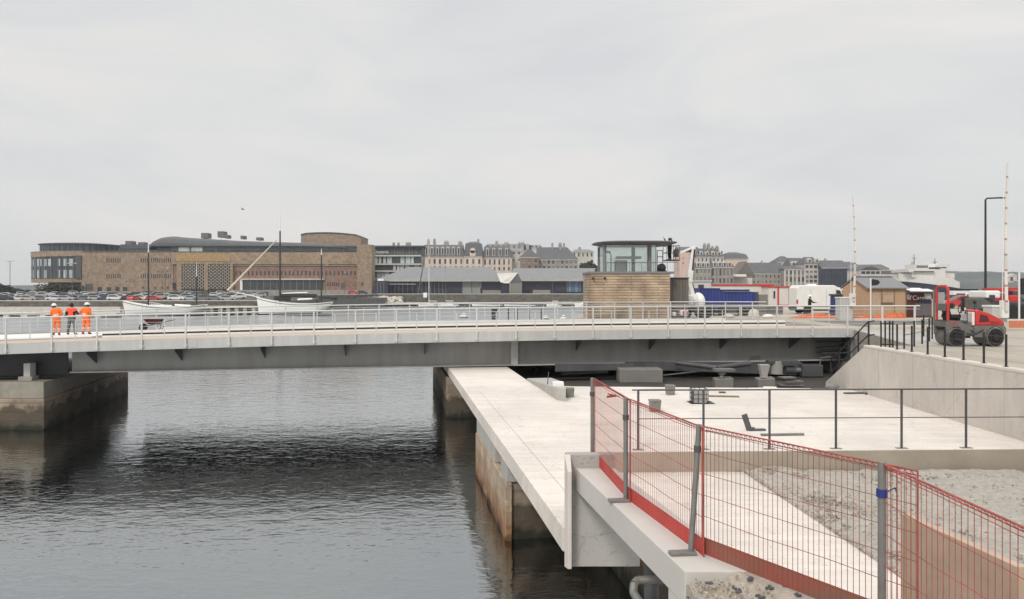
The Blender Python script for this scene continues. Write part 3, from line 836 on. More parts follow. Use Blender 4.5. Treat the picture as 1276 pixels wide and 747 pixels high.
for s in (8.6, 18.5, 28.3, 36.4):
    mb = MB(); mb.extr([B(s - .16, -.032, dz(s) - .40), B(s + .16, -.032, dz(s) - .40), B(s + .16, -.032, dz(s) - .02), B(s - .16, -.032, dz(s) - .02)], BV * -.012)
    for a_ in (-.11, .11):
        for z_ in (.08, .2, .32): mb.tube(B(s + a_, -.044, dz(s) - z_), B(s + a_, -.06, dz(s) - z_), .018, 6)
    mb.build('splice_plate', M_steel, br)
    mb = MB(); mb.extr([B(s - .2, 1.249, gz(s) + .01), B(s + .2, 1.249, gz(s) + .01), B(s + .2, 1.249, dz(s) - .3), B(s - .2, 1.249, dz(s) - .3)], BV * -.012); mb.build('splice_plate', M_girder, br)
# tail end frame
mb = MB()
mb.extr([B(42.4, .4, gz(42) - .1), B(42.4, 1.2, gz(42) - .1), B(42.4, 1.2, dz(42) - .46), B(42.4, .4, dz(42) - .46)], BU * .05)
mb.extr([B(42.6, 1.3, gz(42) - .1), B(42.6, BW - 1.3, gz(42) - .1), B(42.6, BW - 1.3, dz(42) - .3), B(42.6, 1.3, dz(42) - .3)], BU * .06)
for zz in (.35, .62, .9):
    mb.extr([B(40.9, .55, gz(41) + zz), B(40.9, 1.24, gz(41) + zz), B(42.38, 1.24, gz(41) + zz), B(42.38, .55, gz(41) + zz)], (0, 0, .05))
mb.build('tail_frame', M_dsteel, br)
# railings
def railing(t, s_list, sg, name='railing'):
    r0 = MB()
    ss = [s_list[0] - 1.0] + s_list + [s_list[-1] + 1.0]
    r0.path([B(s, t, rz_(s)) for s in ss], .036, 8)
    r_ = r0.build(name, M_rail, br, smooth=50)
    for s in s_list:
        mb = MB()
        mb.extr([B(s - .035, t, dz(s) - .40), B(s - .035, t - sg * .09, dz(s) - .40), B(s - .035, t - sg * .07, rz_(s) - .03), B(s - .035, t, rz_(s) - .03)], BU * .07)
        mb.extr([B(s - .11, t - sg * .005, dz(s) - .36), B(s + .11, t - sg * .005, dz(s) - .36), B(s + .11, t - sg * .005, dz(s) - .22), B(s - .11, t - sg * .005, dz(s) - .22)], BV * sg * .03)
        for q in (-.08, .08): mb.tube(B(s + q, t - sg * .03, dz(s) - .29), B(s + q, t - sg * .06, dz(s) - .29), .025, 6)
        mb.build('post', M_rail, r_)
    for s, s2 in zip(s_list, s_list[1:]):
        m = (s + s2) / 2
        mb = MB(); mb.extr([B(m - .022, t + sg * .05, dz(m) + .02), B(m + .022, t + sg * .05, dz(m) + .02), B(m + .022, t + sg * .05, rz_(m) - .2), B(m - .022, t + sg * .05, rz_(m) - .2)], BV * .012)
        mb.build('baluster', M_rail, r_)
    for zz, rr in ((.17, .014), (.38, .009), (.57, .009), (.76, .009), (.95, .009)):
        mb = MB(); mb.path([B(s, t + sg * .03, rz_(s) - zz) for s in ss], rr, 4)
        mb.build('cable', M_rail, r_)
    return r_
near = [.28 + 1.985 * i for i in range(-7, 22)]
railing(-.035, near, 1)
far = [.9 + 1.985 * i for i in range(-7, 22)]
railing(BW + .035, far, -1)
# railing spans that continue on the street past the bridge end
cr_ = thing('street_railing', 'short pale grey railing continuing past the bridge end towards the wooden hut', 'railing', tuple(B(44, 0, ZST)))
mb = MB(); mb.tube(B(42.6, -.03, 5.67), B(46.2, -.03, 5.67), .036, 8); mb.tube(B(42.6, -.03, 5.5), B(46.2, -.03, 5.5), .012, 6); mb.build('rail', M_rail, cr_)
for s in (44.0, 45.9):
    mb = MB(); mb.cbox(B(s, -.03, ZST + .62), (.09, .06, 1.25), math.atan2(BU.y, BU.x)); mb.build('post', M_rail, cr_)

# approach span on the left bank, beyond the end of the swing span
ap = thing('approach_span', 'dark recessed girder of the fixed approach span left of the swing bridge', 'bridge', tuple(B(-6, 3, 0)))
strip('girder', M_black, 1.5, 1.6, lambda s: 2.37, lambda s: dz(s) - .27, -16, 2.3, parent=ap)  # black and hung low, standing for the deep shade over the pier
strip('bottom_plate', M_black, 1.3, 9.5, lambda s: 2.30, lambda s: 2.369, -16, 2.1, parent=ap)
bl = thing('bearing_block', 'small pale bearing block standing on the left pier under the bridge', 'bearing', (-23.2, 36.6, 2.23))
mb = MB(); c = at(35, 466, 36.4)
mb.box(c.x - .13, c.x + .19, c.y - .15, c.y + .3, 2.23, 3.05); mb.build('block', M_steel, bl, bevel=.02)
mb = MB(); mb.box(c.x - .35, c.x + .3, c.y - .2, c.y + .4, 2.231, 2.42); mb.build('pad', M_conc3, bl)

# left pier
lp = thing('bank_pier', 'broad stained masonry pier with pale concrete cap carrying the left end of the bridge', 'pier', (-26, 42, 0))
c0 = Vector((-21.85, 35.6)); wv = Vector((-.189, .982)); c1 = c0 + wv * 12.9
lv = Vector((-1.0, .02))
cl = c0 + lv * 2.25
pol = [c0, c1, c1 + Vector((-30, 0)), Vector((-60, 36.4)), cl + Vector((0, .35)), cl]
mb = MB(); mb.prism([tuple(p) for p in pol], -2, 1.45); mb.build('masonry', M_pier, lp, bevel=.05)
ins = [c0 + Vector((-.05, .05)), c1 + Vector((-.08, -.05)), c1 + Vector((-30, -.05)), Vector((-60, 36.5)), cl + Vector((-.2, .42)), cl + Vector((.02, .06))]
mb = MB(); mb.prism([tuple(p) for p in ins], 1.452, 2.23)
mb.build('cap', worn(mat('weathered_cap', (.27, .245, .205), .9, var=.25, scale=1.2, detail=12, bump=.5)), lp, bevel=.03)
mb = MB(); mb.prism([(cl.x - .08, 35.62), (cl.x - 30, 36.1), (cl.x - 30, 37), (cl.x - .08, 36.4)], .95, 2.0); mb.build('ledge', M_conc3, lp)

# ------------------------------------------------------------------ things under the bridge
def blk(name, label, cat, x0, x1, y0, y1, d, depth, m, base=ZP + .02, bevel=.03, **k):
    p0, p1 = at(x0, y0, d), at(x1, y1, d)
    mb = MB(); mb.box(p0.x, p1.x, d, d + depth, base, p0.z)
    return tag(mb.build(name, m, bevel=bevel), label, cat)
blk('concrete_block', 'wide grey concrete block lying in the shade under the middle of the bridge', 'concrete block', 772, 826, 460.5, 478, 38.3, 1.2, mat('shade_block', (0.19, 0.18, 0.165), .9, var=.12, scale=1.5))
def jack(label, x0, x1, yt, d, kind, grp=None):
    p0 = at(x0, yt, d); p1 = at(x1, yt, d); cx = (p0.x + p1.x) / 2
    t = thing('bridge_support', label, 'support', (cx, d + .4, ZP))
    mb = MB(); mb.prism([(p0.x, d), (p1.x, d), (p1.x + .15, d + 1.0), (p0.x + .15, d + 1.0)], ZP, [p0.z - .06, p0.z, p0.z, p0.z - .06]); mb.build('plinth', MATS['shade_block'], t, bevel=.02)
    mb = MB()
    if kind == 0:
        mb.tube((cx, d + .45, p0.z), (cx, d + .45, p0.z + .16), .13, 12, .1); mb.tube((cx, d + .45, p0.z + .16), (cx, d + .45, p0.z + .3), .2, 12)
        mb.cbox((cx + .1, d + .45, p0.z + .36), (.95, .5, .12), .15)
    else:
        mb.prism([(cx - .14, d + .3), (cx + .14, d + .3), (cx + .14, d + .6), (cx - .14, d + .6)], p0.z, p0.z + .06)
        mb.loft([[(cx - .13, d + .3, p0.z + .06), (cx + .13, d + .3, p0.z + .06), (cx + .13, d + .6, p0.z + .06), (cx - .13, d + .6, p0.z + .06)], [(cx - .24, d + .25, p0.z + .62), (cx + .24, d + .25, p0.z + .62), (cx + .24, d + .65, p0.z + .62), (cx - .24, d + .65, p0.z + .62)]])
    mb.build('foot', M_galv if kind == 0 else M_conc2, t, smooth=40)
    return t
jack('pale jack with a round foot on a concrete plinth under the bridge', 891, 914, 472, 36.1, 0)
jack('tapered white steel foot on a concrete plinth under the bridge tail', 945, 966, 472, 36.2, 1)
sb = thing('swing_beam', 'long dark slewing beam lying level under the bridge girders', 'steel beam', (6, 40, 2.1))
mb = MB(); mb.extr([at(692, 455, 38.6), at(692, 463.5, 38.6), at(790, 461, 39.4), at(790, 454, 39.4)], (0, .5, 0)); mb.extr([at(780, 452, 40), at(780, 460, 40), at(1000, 468, 41), at(1000, 452, 41)], (0, .5, 0)); mb.build('beam', M_dsteel, sb)
mb = MB(); mb.tube(at(700, 466, 40.5), at(757, 463.5, 40.6), .08, 10); mb.tube(at(842, 452, 39.8), at(893, 458.5, 39.2), .13, 10); mb.tube(at(893, 458.5, 39.2), at(935, 453, 39.6), .14, 10); mb.build('strut', M_dsteel, sb, smooth=50)
mb = MB(); mb.tube(at(826, 468, 39), at(880, 462, 40), .035, 8); tag(mb.build('hose', M_mgrey), 'thin pale hose running from the wide shaded block', 'hose')
mt = thing('slewing_motor', 'pale round slewing motor hanging under the tail of the bridge', 'motor', tuple(at(970, 462, 36)))
c = at(968, 457, 39.3)
mb = MB(); mb.tube(c + Vector((0, 0, -.38)), c + Vector((0, 0, .3)), .3, 16); mb.build('drum', M_conc3, mt, smooth=50)
mb = MB(); mb.tube(c + Vector((.45, .1, -.2)), c + Vector((.95, .2, -.2)), .22, 14); mb.cbox(c + Vector((.3, 0, .25)), (1.6, .5, .12)); mb.build('housing', M_dsteel, mt, smooth=50)
pl = thing('pallet_stack', 'small stack of grey planks on the pit floor under the bridge tail', 'planks', tuple(at(985, 484, 36.5)))
for i, dx in enumerate((0, .15, -.08)):
    mb = MB(); c = at(985, 483, 36.8); mb.cbox((c.x + dx, 36.8 + .1 * i, ZP + .1 + .17 * i), (1.1 - .2 * i, .5, .06), .12 * i); mb.build('plank', M_galv, pl)

for i, (x0, x1, y0, y1, d, lb) in enumerate(((655, 688, 451, 458, 44, 'dark gearbox hanging under the bridge beside the standing legs'), (812, 838, 453, 463, 41.5, 'dark drive unit under the bridge behind the wide grey block'), (905, 938, 454, 466, 41, 'dark drive unit hanging between the two bridge supports'), (1000, 1026, 455, 470, 40.5, 'dark drive unit tucked under the far end of the bridge'))):
    a, b_ = at(x0, y1, d), at(x1, y0, d)
    t = thing('drive_unit', lb, 'drive unit', ((a.x + b_.x) / 2, d, a.z))
    mb = MB(); mb.box(a.x, b_.x, d, d + .7, a.z, b_.z); mb.build('casing', M_dsteel, t, bevel=.04)
    mb = MB(); mb.tube((a.x - .25, d + .3, (a.z + b_.z) / 2), (a.x - .001, d + .3, (a.z + b_.z) / 2), .14, 12); mb.build('shaft', M_galv, t)
    mb = MB(); mb.path([(b_.x - .1, d + .2, b_.z), (b_.x - .05, d + .2, b_.z + .35), (b_.x + .5, d + .3, b_.z + .4)], .04, 6); mb.build('pipe', M_mgrey, t)
# end block beside the footway
eb = thing('concrete_upstand', 'pale concrete block beside the footway at the edge of the pit', 'concrete block', (*L(29.5, 3.4), ZS))
pa, pb_, pc, pd = at(653, 480.5, 34.2), at(707, 480.5, 31.1), at(707, 503, 26.9), at(690, 497, 28.4)
mb = MB()
mb.prism([L(34.2, 3.07), L(34.2, 3.9), (2.05, 30.7), L(26.95, 3.6), L(26.95, 3.4)], ZS + .003, [ZS + .12, ZS + .12, ZS + .42, ZS + .42, ZS + .2])
mb = MB(); mb.prism([L(33.5, 3.06), L(33.5, 4.2), (2.05, 30.8), (1.93, 27.3), L(27.25, 3.06)], ZP, [ZS + .06, ZS + .06, ZS + .3, ZS + .5, ZS + .45])
mb.build('block', M_conc2, eb, bevel=.03)
mb = MB(); c = Vector((1.72, 28.4, ZS + .42)); mb.cbox(c + Vector((0, 0, .08)), (.4, .4, .16)); mb.build('cap', M_white, eb, bevel=.02)
mb = MB(); mb.tube(c + Vector((-.35, 1.2, -.2)), c + Vector((-.3, 1.2, .4)), .02, 6); mb.build('starter_bar', M_dsteel, eb)

# ------------------------------------------------------------------ small things on the slab
def slabpt(x, y): dd = (EYE - ZS) * F / (y - HOR); return Vector(((x - 638) / F * dd, dd, ZS))
for (x, y, s, lb) in ((710, 495, .32, 'small grey box tucked beside the concrete upstand'), (835, 492, .34, 'small grey box near the edge of the pit, right of the post tops'), (816, 513, .36, 'small grey box standing alone on the slab by the fence corner')):
    p = slabpt(x, y)
    mb = MB(); mb.loft([[p + Vector((a * s / 2 * k, b_ * s / 2 * k, z)) for a, b_ in ((-1, -1), (1, -1), (1, 1), (-1, 1))] for z, k in ((0, .85), (s * .95, 1), (s, 1.04), (s + .03, 1.04))])
    tag(mb.build('junction_box', M_galv, bevel=.01), lb, 'box')
p = slabpt(871, 502)
cg = thing('wire_crate', 'square black wire crate with pale sheet inside standing on the slab', 'crate', p)
mb = MB(); s = .26; hh = .5
for i in range(4):
    a = -s + 2 * s * i / 3
    for q in (-s, s):
        mb.tube(p + Vector((a, q, 0)), p + Vector((a, q, hh)), .012, 5); mb.tube(p + Vector((q, a, 0)), p + Vector((q, a, hh)), .012, 5)
for z in (.02, .17, .33, hh):
    for u1, u2 in (((-s, -s), (s, -s)), ((s, -s), (s, s)), ((s, s), (-s, s)), ((-s, s), (-s, -s))): mb.tube(p + Vector((*u1, z)), p + Vector((*u2, z)), .012, 5)
mb.build('frame', M_black, cg)
mb = MB(); mb.box(p.x - s + .04, p.x + s - .04, p.y - s + .05, p.y + s - .05, ZS + .01, ZS + hh - .06); mb.build('liner', M_conc2, cg)
mb = MB(); mb.cbox(p + Vector((.06, 0, .006)), (.85, .7, .012)); mb.build('tray', M_black, cg)
# bent steel bracket
p = slabpt(938, 537)
mb = MB(); mb.cbox(p + Vector((-.17, 0, .24)), (.16, .05, .48), 0, ('Y', -.32)); mb.cbox(p + Vector((.12, .02, .03)), (.5, .16, .04), .1); mb.cbox(p + Vector((-.02, .0, .05)), (.14, .1, .1))
tag(mb.build('steel_bracket', M_dsteel, bevel=.01), 'dark bent steel bracket sticking up out of the slab', 'bracket')
for (x, y, ln, lb, m) in ((1066, 491, .9, 'dark flat offcut lying by the foot of the retaining wall', M_dsteel), (1022, 486, .7, 'pale plank end lying near the slanted wall end', M_dsteel),
                       (975, 543, 1.2, 'thin grey lath lying on the slab right of the bent bracket', M_galv), (808, 487, 1.3, 'long low grey lath lying at the edge of the pit', M_galv),
                       (902, 495, 1.1, 'thin brown strip lying on the slab near the wire crate', M_wood), (900, 490, .25, 'small dark offcut near the wire crate', M_dsteel)):
    p = slabpt(x, y)
    mb = MB(); mb.cbox(p + Vector((0, 0, .03)), (ln, .12, .05), rs.uniform(-.15, .1)); tag(mb.build('offcut', m), lb, 'offcut')
p = slabpt(1084, 492); mb = MB(); mb.ball(p + Vector((0, 0, .05)), (.22, .12, .06), 8, 5); tag(mb.build('cloth_scrap', M_dsteel), 'dark crumpled scrap lying by the retaining wall foot', 'scrap')
p = slabpt(1040, 486); mb = MB(); mb.ball(p + Vector((-.1, 0, .12)), (.3, .15, .12), 8, 5); tag(mb.build('coiled_hose', M_galv), 'small grey coil lying behind a railing post near the wall', 'hose')
mb = MB(); p = slabpt(945, 486); mb.cbox(p + Vector((0, 0, .04)), (.9, .3, .05), .1); mb.cbox(p + Vector((.5, .1, .08)), (.5, .25, .04), -.2); tag(mb.build('pale_board', M_white), 'white slat lying at the edge of the pit before the tapered foot', 'slat')
# ------------------------------------------------------------------ people
BULK = {'pelvis', 'waist', 'chest', 'sh', 'el', 'hp', 'kn', 'an'}
def person(name, label, loc, rz, J, paint, mats, hat=None, hair=True, grp=None, scale=1.0, bulk=1.28):
    """J: joint name -> (x, y, z) in the person's own axes (facing -y). One skinned surface."""
    t = thing('person', label, 'person', loc, rz, local=True, group=grp)
    V = []; E = []; Rr = []
    idx = {}
    def add(nm, p, r, par=None):
        idx[nm] = len(V); V.append(Vector(p) * scale); g_ = bulk if nm[:2] in BULK or nm in BULK else 1.0; Rr.append((r[0] * scale * g_, r[1] * scale * g_) if isinstance(r, tuple) else (r * scale * g_, r * scale * g_))
        if par: E.append((idx[par], idx[nm]))
    add('pelvis', J['pelvis'], (.155, .115))
    add('waist', J['waist'], (.14, .11), 'pelvis')
    add('chest', J['chest'], (.175, .125), 'waist')
    add('neck', J['neck'], (.062, .062), 'chest')
    hd = Vector(J['head'])
    add('jaw', hd + Vector((0, -.01, -.07)), (.07, .078), 'neck')
    add('head', hd + Vector((0, 0, .03)), (.078, .098), 'jaw')
    add('crown', hd + Vector((0, .01, .09)), (.06, .075), 'head')
    fd = Vector(J.get('face', (0, -1, 0))).normalized()
    add('nose', hd + fd * .115, .014, 'head')
    for s, sx in (('l', 1), ('r', -1)):
        add('ear' + s, hd + Vector((sx * .088 * abs(fd.y) + .001, sx * -.088 * fd.x, 0)), .018, 'head')
        add('sh' + s, J['sh' + s], .075, 'chest')
        add('el' + s, J['el' + s], .055, 'sh' + s)
        add('wr' + s, J['wr' + s], .04, 'el' + s)
        wr = Vector(J['wr' + s]); dr = (wr - Vector(J['el' + s])).normalized()
        hv = wr + dr * .06
        add('pa' + s, hv, (.038, .024), 'wr' + s)
        sd = dr.cross(Vector((0, 1, .3))).normalized()
        for f, (o, ln) in enumerate(((-.028, .07), (-.009, .085), (.010, .08), (.028, .062))):
            k1 = hv + dr * .045 + sd * o; add('f%s%d' % (s, f), k1, .011, 'pa' + s)
            add('g%s%d' % (s, f), k1 + dr * ln * .6 + Vector((0, -.015, 0)), .009, 'f%s%d' % (s, f))
        add('t' + s, hv - sd * .05 + dr * .02 + Vector((0, -.015, 0)), .012, 'pa' + s)
        add('hp' + s, J['hp' + s], .10, 'pelvis')
        add('kn' + s, J['kn' + s], .068, 'hp' + s)
        add('an' + s, J['an' + s], .052, 'kn' + s)
        to = J.get('to' + s, tuple(Vector(J['an' + s]) + Vector((sx * .03, -.16, -.035))))
        add('he' + s, Vector(J['an' + s]) + Vector((0, .02, -.045)), .045, 'an' + s)
        add('to' + s, to, (.045, .035), 'he' + s)
    me = bpy.data.meshes.new('body_cage'); me.from_pydata([tuple(v) for v in V], E, [])
    ob = bpy.data.objects.new('body_cage', me); C.objects.link(ob)
    ob.modifiers.new('skin', 'SKIN'); me.skin_vertices or None
    sv = me.skin_vertices[0].data
    for i, r in enumerate(Rr): sv[i].radius = r
    sv[0].use_root = True
    ob.modifiers.new('sub', 'SUBSURF').levels = 2
    dg = bpy.context.evaluated_depsgraph_get(); dg.update()
    m2 = bpy.data.meshes.new_from_object(ob.evaluated_get(dg))
    bpy.data.objects.remove(ob)
    names = list(mats)
    for q in names: m2.materials.append(mats[q])
    KEY = {k: V[i] for k, i in idx.items()}
    for f in m2.polygons:
        f.use_smooth = True
        c = f.center; best = None; bd = 9
        for a, b_ in E:
            pa, pb2 = V[a], V[b_]; ab = pb2 - pa; tt = max(0, min(1, (c - pa).dot(ab) / max(ab.length_squared, 1e-9)))
            dd = (c - (pa + ab * tt)).length
            if dd < bd: bd = dd; best = (a, b_, tt)
        inv = {i: k for k, i in idx.items()}
        f.material_index = names.index(paint(inv[best[0]], inv[best[1]], best[2], c / scale))
    o = bpy.data.objects.new('body', m2); C.objects.link(o); o.parent = t
    hd = hd * scale
    if hat == 'helmet':
        mb = MB(); rings = []
        for k in range(7):
            a = math.pi / 2 * k / 6.5
            rings.append([hd + Vector((.128 * math.cos(a) * math.cos(q), .15 * math.cos(a) * math.sin(q), .055 + .125 * math.sin(a))) for q in [2 * math.pi * i / 16 for i in range(16)]])
        brim = [[p + (p - hd).normalized() * .035 + Vector((0, 0, -.02)) for p in rings[0]]]
        mb.loft(brim + rings); mb.build('helmet', M_boat, t, smooth=60)
    elif hair:
        mb = MB(); mb.ball(hd + Vector((0, .022, .05)), (.103, .118, .115), 14, 9); mb.build('hair', M_dark, t, smooth=60)
    return t

def workpaint(top, legs, vestless=True, sleeves=None):
    def f(a, b, tt, c):
        n = (a, b)
        if b[:2] in ('to', 'he') or a[:2] == 'he' or (b[:2] == 'an' and tt > .86): return 'boots'
        if b[:2] in ('an', 'kn') or (b[:2] == 'hp'):
            if b[:2] == 'an' and (.30 < tt < .44 or .58 < tt < .70): return 'band' if legs == 'orange' else legs
            return legs
        if b in ('neck',) and tt > .7 or a in ('neck', 'jaw', 'head') or b in ('jaw', 'head'): return 'skin'
        if b[:2] in ('pa', 'f', 't') or a[:2] in ('pa',) or (a[0] == 'f') or b[0] == 't' and a[:2] == 'pa': return 'skin'
        if b[:2] == 'wr': return 'skin' if tt > .93 else (sleeves or ('band' if .45 < tt < .58 else top))
        if b[:2] == 'el': return top if tt < .4 else (sleeves or top)
        if b == 'waist' and tt < .35: return legs
        if a == 'waist' and .05 < tt < .25: return 'band'
        return top
    return f
OR = {'orange': M_orange, 'band': M_refl, 'skin': M_skin, 'boots': M_black}
# facing away from the camera: rz = pi turns the figure's -y front to +y
base = dict(pelvis=(0, 0, .95), waist=(0, 0, 1.10), chest=(0, 0, 1.33), neck=(0, 0, 1.50), head=(0, -.02, 1.62),
            shl=(.19, 0, 1.42), shr=(-.19, 0, 1.42), ell=(.25, .02, 1.14), elr=(-.25, .02, 1.14), wrl=(.24, -.12, .92), wrr=(-.24, -.12, .92),
            hpl=(.10, 0, .90), hpr=(-.10, 0, .90), knl=(.12, -.02, .50), knr=(-.12, -.02, .50), anl=(.13, .02, .09), anr=(-.13, .02, .09))
def pose(**k): J = dict(base); J.update(k); return J
def dk(x, y0, t):
    """point on the bridge roadway at photo column x, t metres in from the near edge"""
    for s in [i * .02 for i in range(-400, 2300)]:
        p = B(s, t, 0)
        if p.x / p.y >= (x - 638) / F: return Vector((p.x, p.y, dz(s) - .02))
p = dk(70, 414, 7.0); p.z += .04
person('p', 'worker in orange with white helmet leaning left, leftmost of the three on the bridge', p, R(180) + R(25),
       pose(chest=(.05, -.03, 1.33), neck=(.09, -.05, 1.49), head=(.13, -.10, 1.60), shl=(.22, -.03, 1.40), shr=(-.13, 0, 1.44), ell=(.27, -.12, 1.16), elr=(-.28, .06, 1.18), wrl=(.15, -.28, 1.08), wrr=(-.10, -.16, 1.04)),
       workpaint('orange', 'orange'), OR, hat='helmet')
p = dk(89, 414, 7.3); p.z += .04
person('p', 'dark-haired worker in red-orange vest, black sleeves and grey trousers, between two helmeted workers', p, R(180),
       pose(elr=(-.34, .02, 1.16), wrr=(-.36, -.2, 1.2), ell=(.30, .03, 1.15), wrl=(.17, -.14, 1.02), anl=(.2, .02, .09), anr=(-.2, .02, .09), knl=(.16, -.02, .5), knr=(-.16, -.02, .5)),
       workpaint('vest', 'trou', sleeves='dark'), {'vest': M_redor, 'band': M_redor, 'skin': M_skin, 'boots': M_black, 'trou': M_trou, 'dark': M_dark})
p = dk(107.5, 414, 7.2); p.z += .04
person('p', 'worker in orange with white helmet, left elbow stuck out, rightmost of the three', p, R(180) - R(8),
       pose(head=(0, -.05, 1.61), ell=(.22, .06, 1.17), elr=(.0, 0, 0), wrl=(.12, -.16, 1.02), anl=(.21, .02, .09), anr=(-.17, .02, .09), knl=(.17, -.02, .5)) | dict(ell=(.40, .06, 1.20), wrl=(.16, -.1, 1.06), elr=(-.25, .04, 1.16), wrr=(-.14, -.2, 1.02)),
       workpaint('orange', 'orange'), OR, hat='helmet')

# a man seen only by the legs under the bridge
p = at(666, 466, 43.2); p.z = ZP + .02
person('p', 'person in black trousers standing under the bridge, only the legs showing', p, R(160), pose(), workpaint('dark', 'dark', sleeves='dark'), {'dark': M_dark, 'band': M_dark, 'skin': M_skin, 'boots': M_black})

# ------------------------------------------------------------------ wheelbarrow on the bridge deck
def wheelbarrow(p, rz):
    t = thing('wheelbarrow', 'dark red wheelbarrow with fat black wheel parked on the bridge roadway', 'wheelbarrow', p, rz, local=True)
    mb = MB()
    mb.loft([[(x * k + dx, y * k, z) for x, y in ((-.45, -.3), (.42, -.22), (.42, .22), (-.45, .3))] for z, k, dx in ((.36, .6, .02), (.62, 1.0, 0), (.60, .97, 0), (.39, .62, .02))]); mb.build('tray', mat('barrow_red', (.09, .02, .02), .6), t)
    mb = MB()
    for s in (-1, 1):
        mb.path([(-.62, .05 * s, .2), (-.1, .14 * s, .33), (.95, .3 * s, .58)], .022, 7)
        mb.path([(.2, .2 * s, .38), (.28, .22 * s, .0), (.45, .24 * s, .42)], .018, 6)
    mb.build('frame', M_galv, t)
    mb = MB(); mb.tube((-.55, -.06, .2), (-.55, .06, .2), .2, 18); mb.build('wheel', M_rub, t, smooth=40)
    t.scale = (1.15,) * 3
    return t
p = dk(192, 405, 9.6); wheelbarrow(p, math.atan2(BU.y, BU.x))

# ------------------------------------------------------------------ tandem roller
def roller(p, rz):
    t = thing('road_roller', 'red and grey tandem road roller with red roll bar parked behind the black railing', 'road roller', p, rz, local=True)
    # axes: x forward, -y towards the viewer's side
    for nm, x, r in (('drum', -.80, .36), ('drum', .80, .36)):
        mb = MB(); mb.tube((x, -.5, r), (x, .5, r), r, 40); d_ = mb.build(nm, mat('drum_steel', (.17, .16, .15), .5, metal=.4, var=.25, scale=3), t, smooth=40, bevel=.012)
        for sg in (-1, 1):
            mb = MB()
            rings = []
            for k, rr in enumerate((r - .03, r - .05, .15, .14)):
                yy = sg * (.503 + (.0, .03, .0, .06)[k] * 1)
                rings.append([(x + rr * math.cos(a), yy, r + rr * math.sin(a)) for a in [2 * math.pi * i / 28 for i in range(28)]])
            mb.loft(rings)
            for i in range(6):
                a = i * math.pi / 3; mb.tube((x + .22 * math.cos(a), sg * .5, r + .22 * math.sin(a)), (x + .22 * math.cos(a), sg * .55, r + .22 * math.sin(a)), .035, 8)
            mb.build('drum_side', M_rub, d_, smooth=40)
    # rear frame: fork plates, body
    prof = [(-1.22, .42), (-1.24, .92), (-1.0, 1.0), (-.62, .96), (-.30, .76), (-.1, .74), (-.08, .42), (-.42, .40), (-.50, .58), (-.72, .76), (-.95, .72), (-1.12, .5)]
    mb = MB(); mb.extr([(x, -.47, z) for x, z in prof], (0, .1, 0)); mb.extr([(x, .37, z) for x, z in prof], (0, .1, 0))
    mb.box(-1.22, -.1, -.369, .369, .735, .93)
    mb.build('rear_frame', M_mgrey, t, bevel=.015)
    prof = [(-.06, .36), (-.06, .72), (.05, .80), (1.18, .80), (1.26, .70), (1.24, .46), (1.16, .46), (1.08, .66), (.86, .76), (.62, .70), (.46, .54), (.40, .34)]
    mb = MB(); mb.extr([(x, -.47, z) for x, z in prof], (0, .1, 0)); mb.extr([(x, .37, z) for x, z in prof], (0, .1, 0)); mb.box(-.05, 1.2, -.369, .369, .735, .795)
    mb.build('front_frame', M_mgrey, t, bevel=.015)
    mb = MB(); mb.tube((-.08, 0, .3), (-.08, 0, .74), .12, 14); mb.box(-.3, .2, -.1, .1, .45, .6); mb.build('articulation', M_dsteel, t)
    # bonnet
    prof = [(.02, .80), (.02, 1.36), (.12, 1.40), (.55, 1.28), (1.05, 1.05), (1.22, .90), (1.22, .80)]
    mb = MB(); mb.extr([(x, -.44, z + .002) for x, z in prof], (0, .88, 0)); bn = mb.build('bonnet', M_redp, t, bevel=.04)
    mb = MB(); mb.extr([(x, -.444, z) for x, z in ((.15, .92), (.2, 1.24), (.5, 1.16), (.58, .94))], (0, .003, 0)); mb.build('grille', M_maroon, bn)
    mb = MB(); mb.extr([(x, .441, z) for x, z in ((.15, .92), (.2, 1.24), (.5, 1.16), (.58, .94))], (0, .003, 0)); mb.build('grille', M_maroon, bn)
    mb = MB(); mb.box(-.10, .015, -.38, .38, .8, 1.3); mb.build('dashboard', M_white, t, bevel=.02)
    # seat, console, steering
    mb = MB(); mb.box(-.98, -.5, -.26, .26, .99, 1.14); mb.extr([(-.98, -.24, 1.14), (-1.06, -.24, 1.58), (-.95, -.24, 1.58), (-.86, -.24, 1.14)], (0, .48, 0)); mb.build('seat', M_rub, t, bevel=.03)
    for s in (-.34, .34):
        mb = MB(); mb.box(-.95, -.55, s - .04, s + .04, 1.08, 1.22); mb.build('armrest', M_rub, t, bevel=.02)
    mb = MB(); mb.box(-1.2, -.3, -.44, .44, .935, .985); mb.build('platform', M_dsteel, t)
    mb = MB(); mb.tube((-.12, 0, 1.25), (-.3, 0, 1.42), .03, 8)
    q = Vector((-.33, 0, 1.45)); ring = []
    for i in range(17):
        a = 2 * math.pi * i / 16; ring.append(q + Vector((math.sin(a) * .05, math.cos(a) * .19, math.sin(a) * .18)))
    mb.path(ring, .017, 6); mb.build('steering_wheel', M_rub, t)
    mb = MB(); mb.path([(-.45, -.34, 1.22), (-.38, -.36, 1.42)], .02, 6); mb.ball((-.38, -.36, 1.44), .035, 8, 6); mb.build('lever', M_white, t)
    # roll bar: inverted U across the width with rounded corners
    arc = [(-.40, .95), (-.42, 1.75)] + [(-.42 + .2 - .2 * math.cos(a), 2.1 + .2 * math.sin(a)) for a in [0, .4, .8, 1.2, 1.57]]
    pts = arc + [(-y, z) for y, z in reversed(arc)]
    mb = MB()
    for a, b_ in zip(pts, pts[1:]):
        ax = Vector((-1.12 , a[0], a[1])); bx = Vector((-1.12, b_[0], b_[1])); mb.tube(ax, bx, .052, 8)
        mb.ball(bx, .051, 8, 6)
    mb.build('roll_bar', M_redp, t, smooth=60)
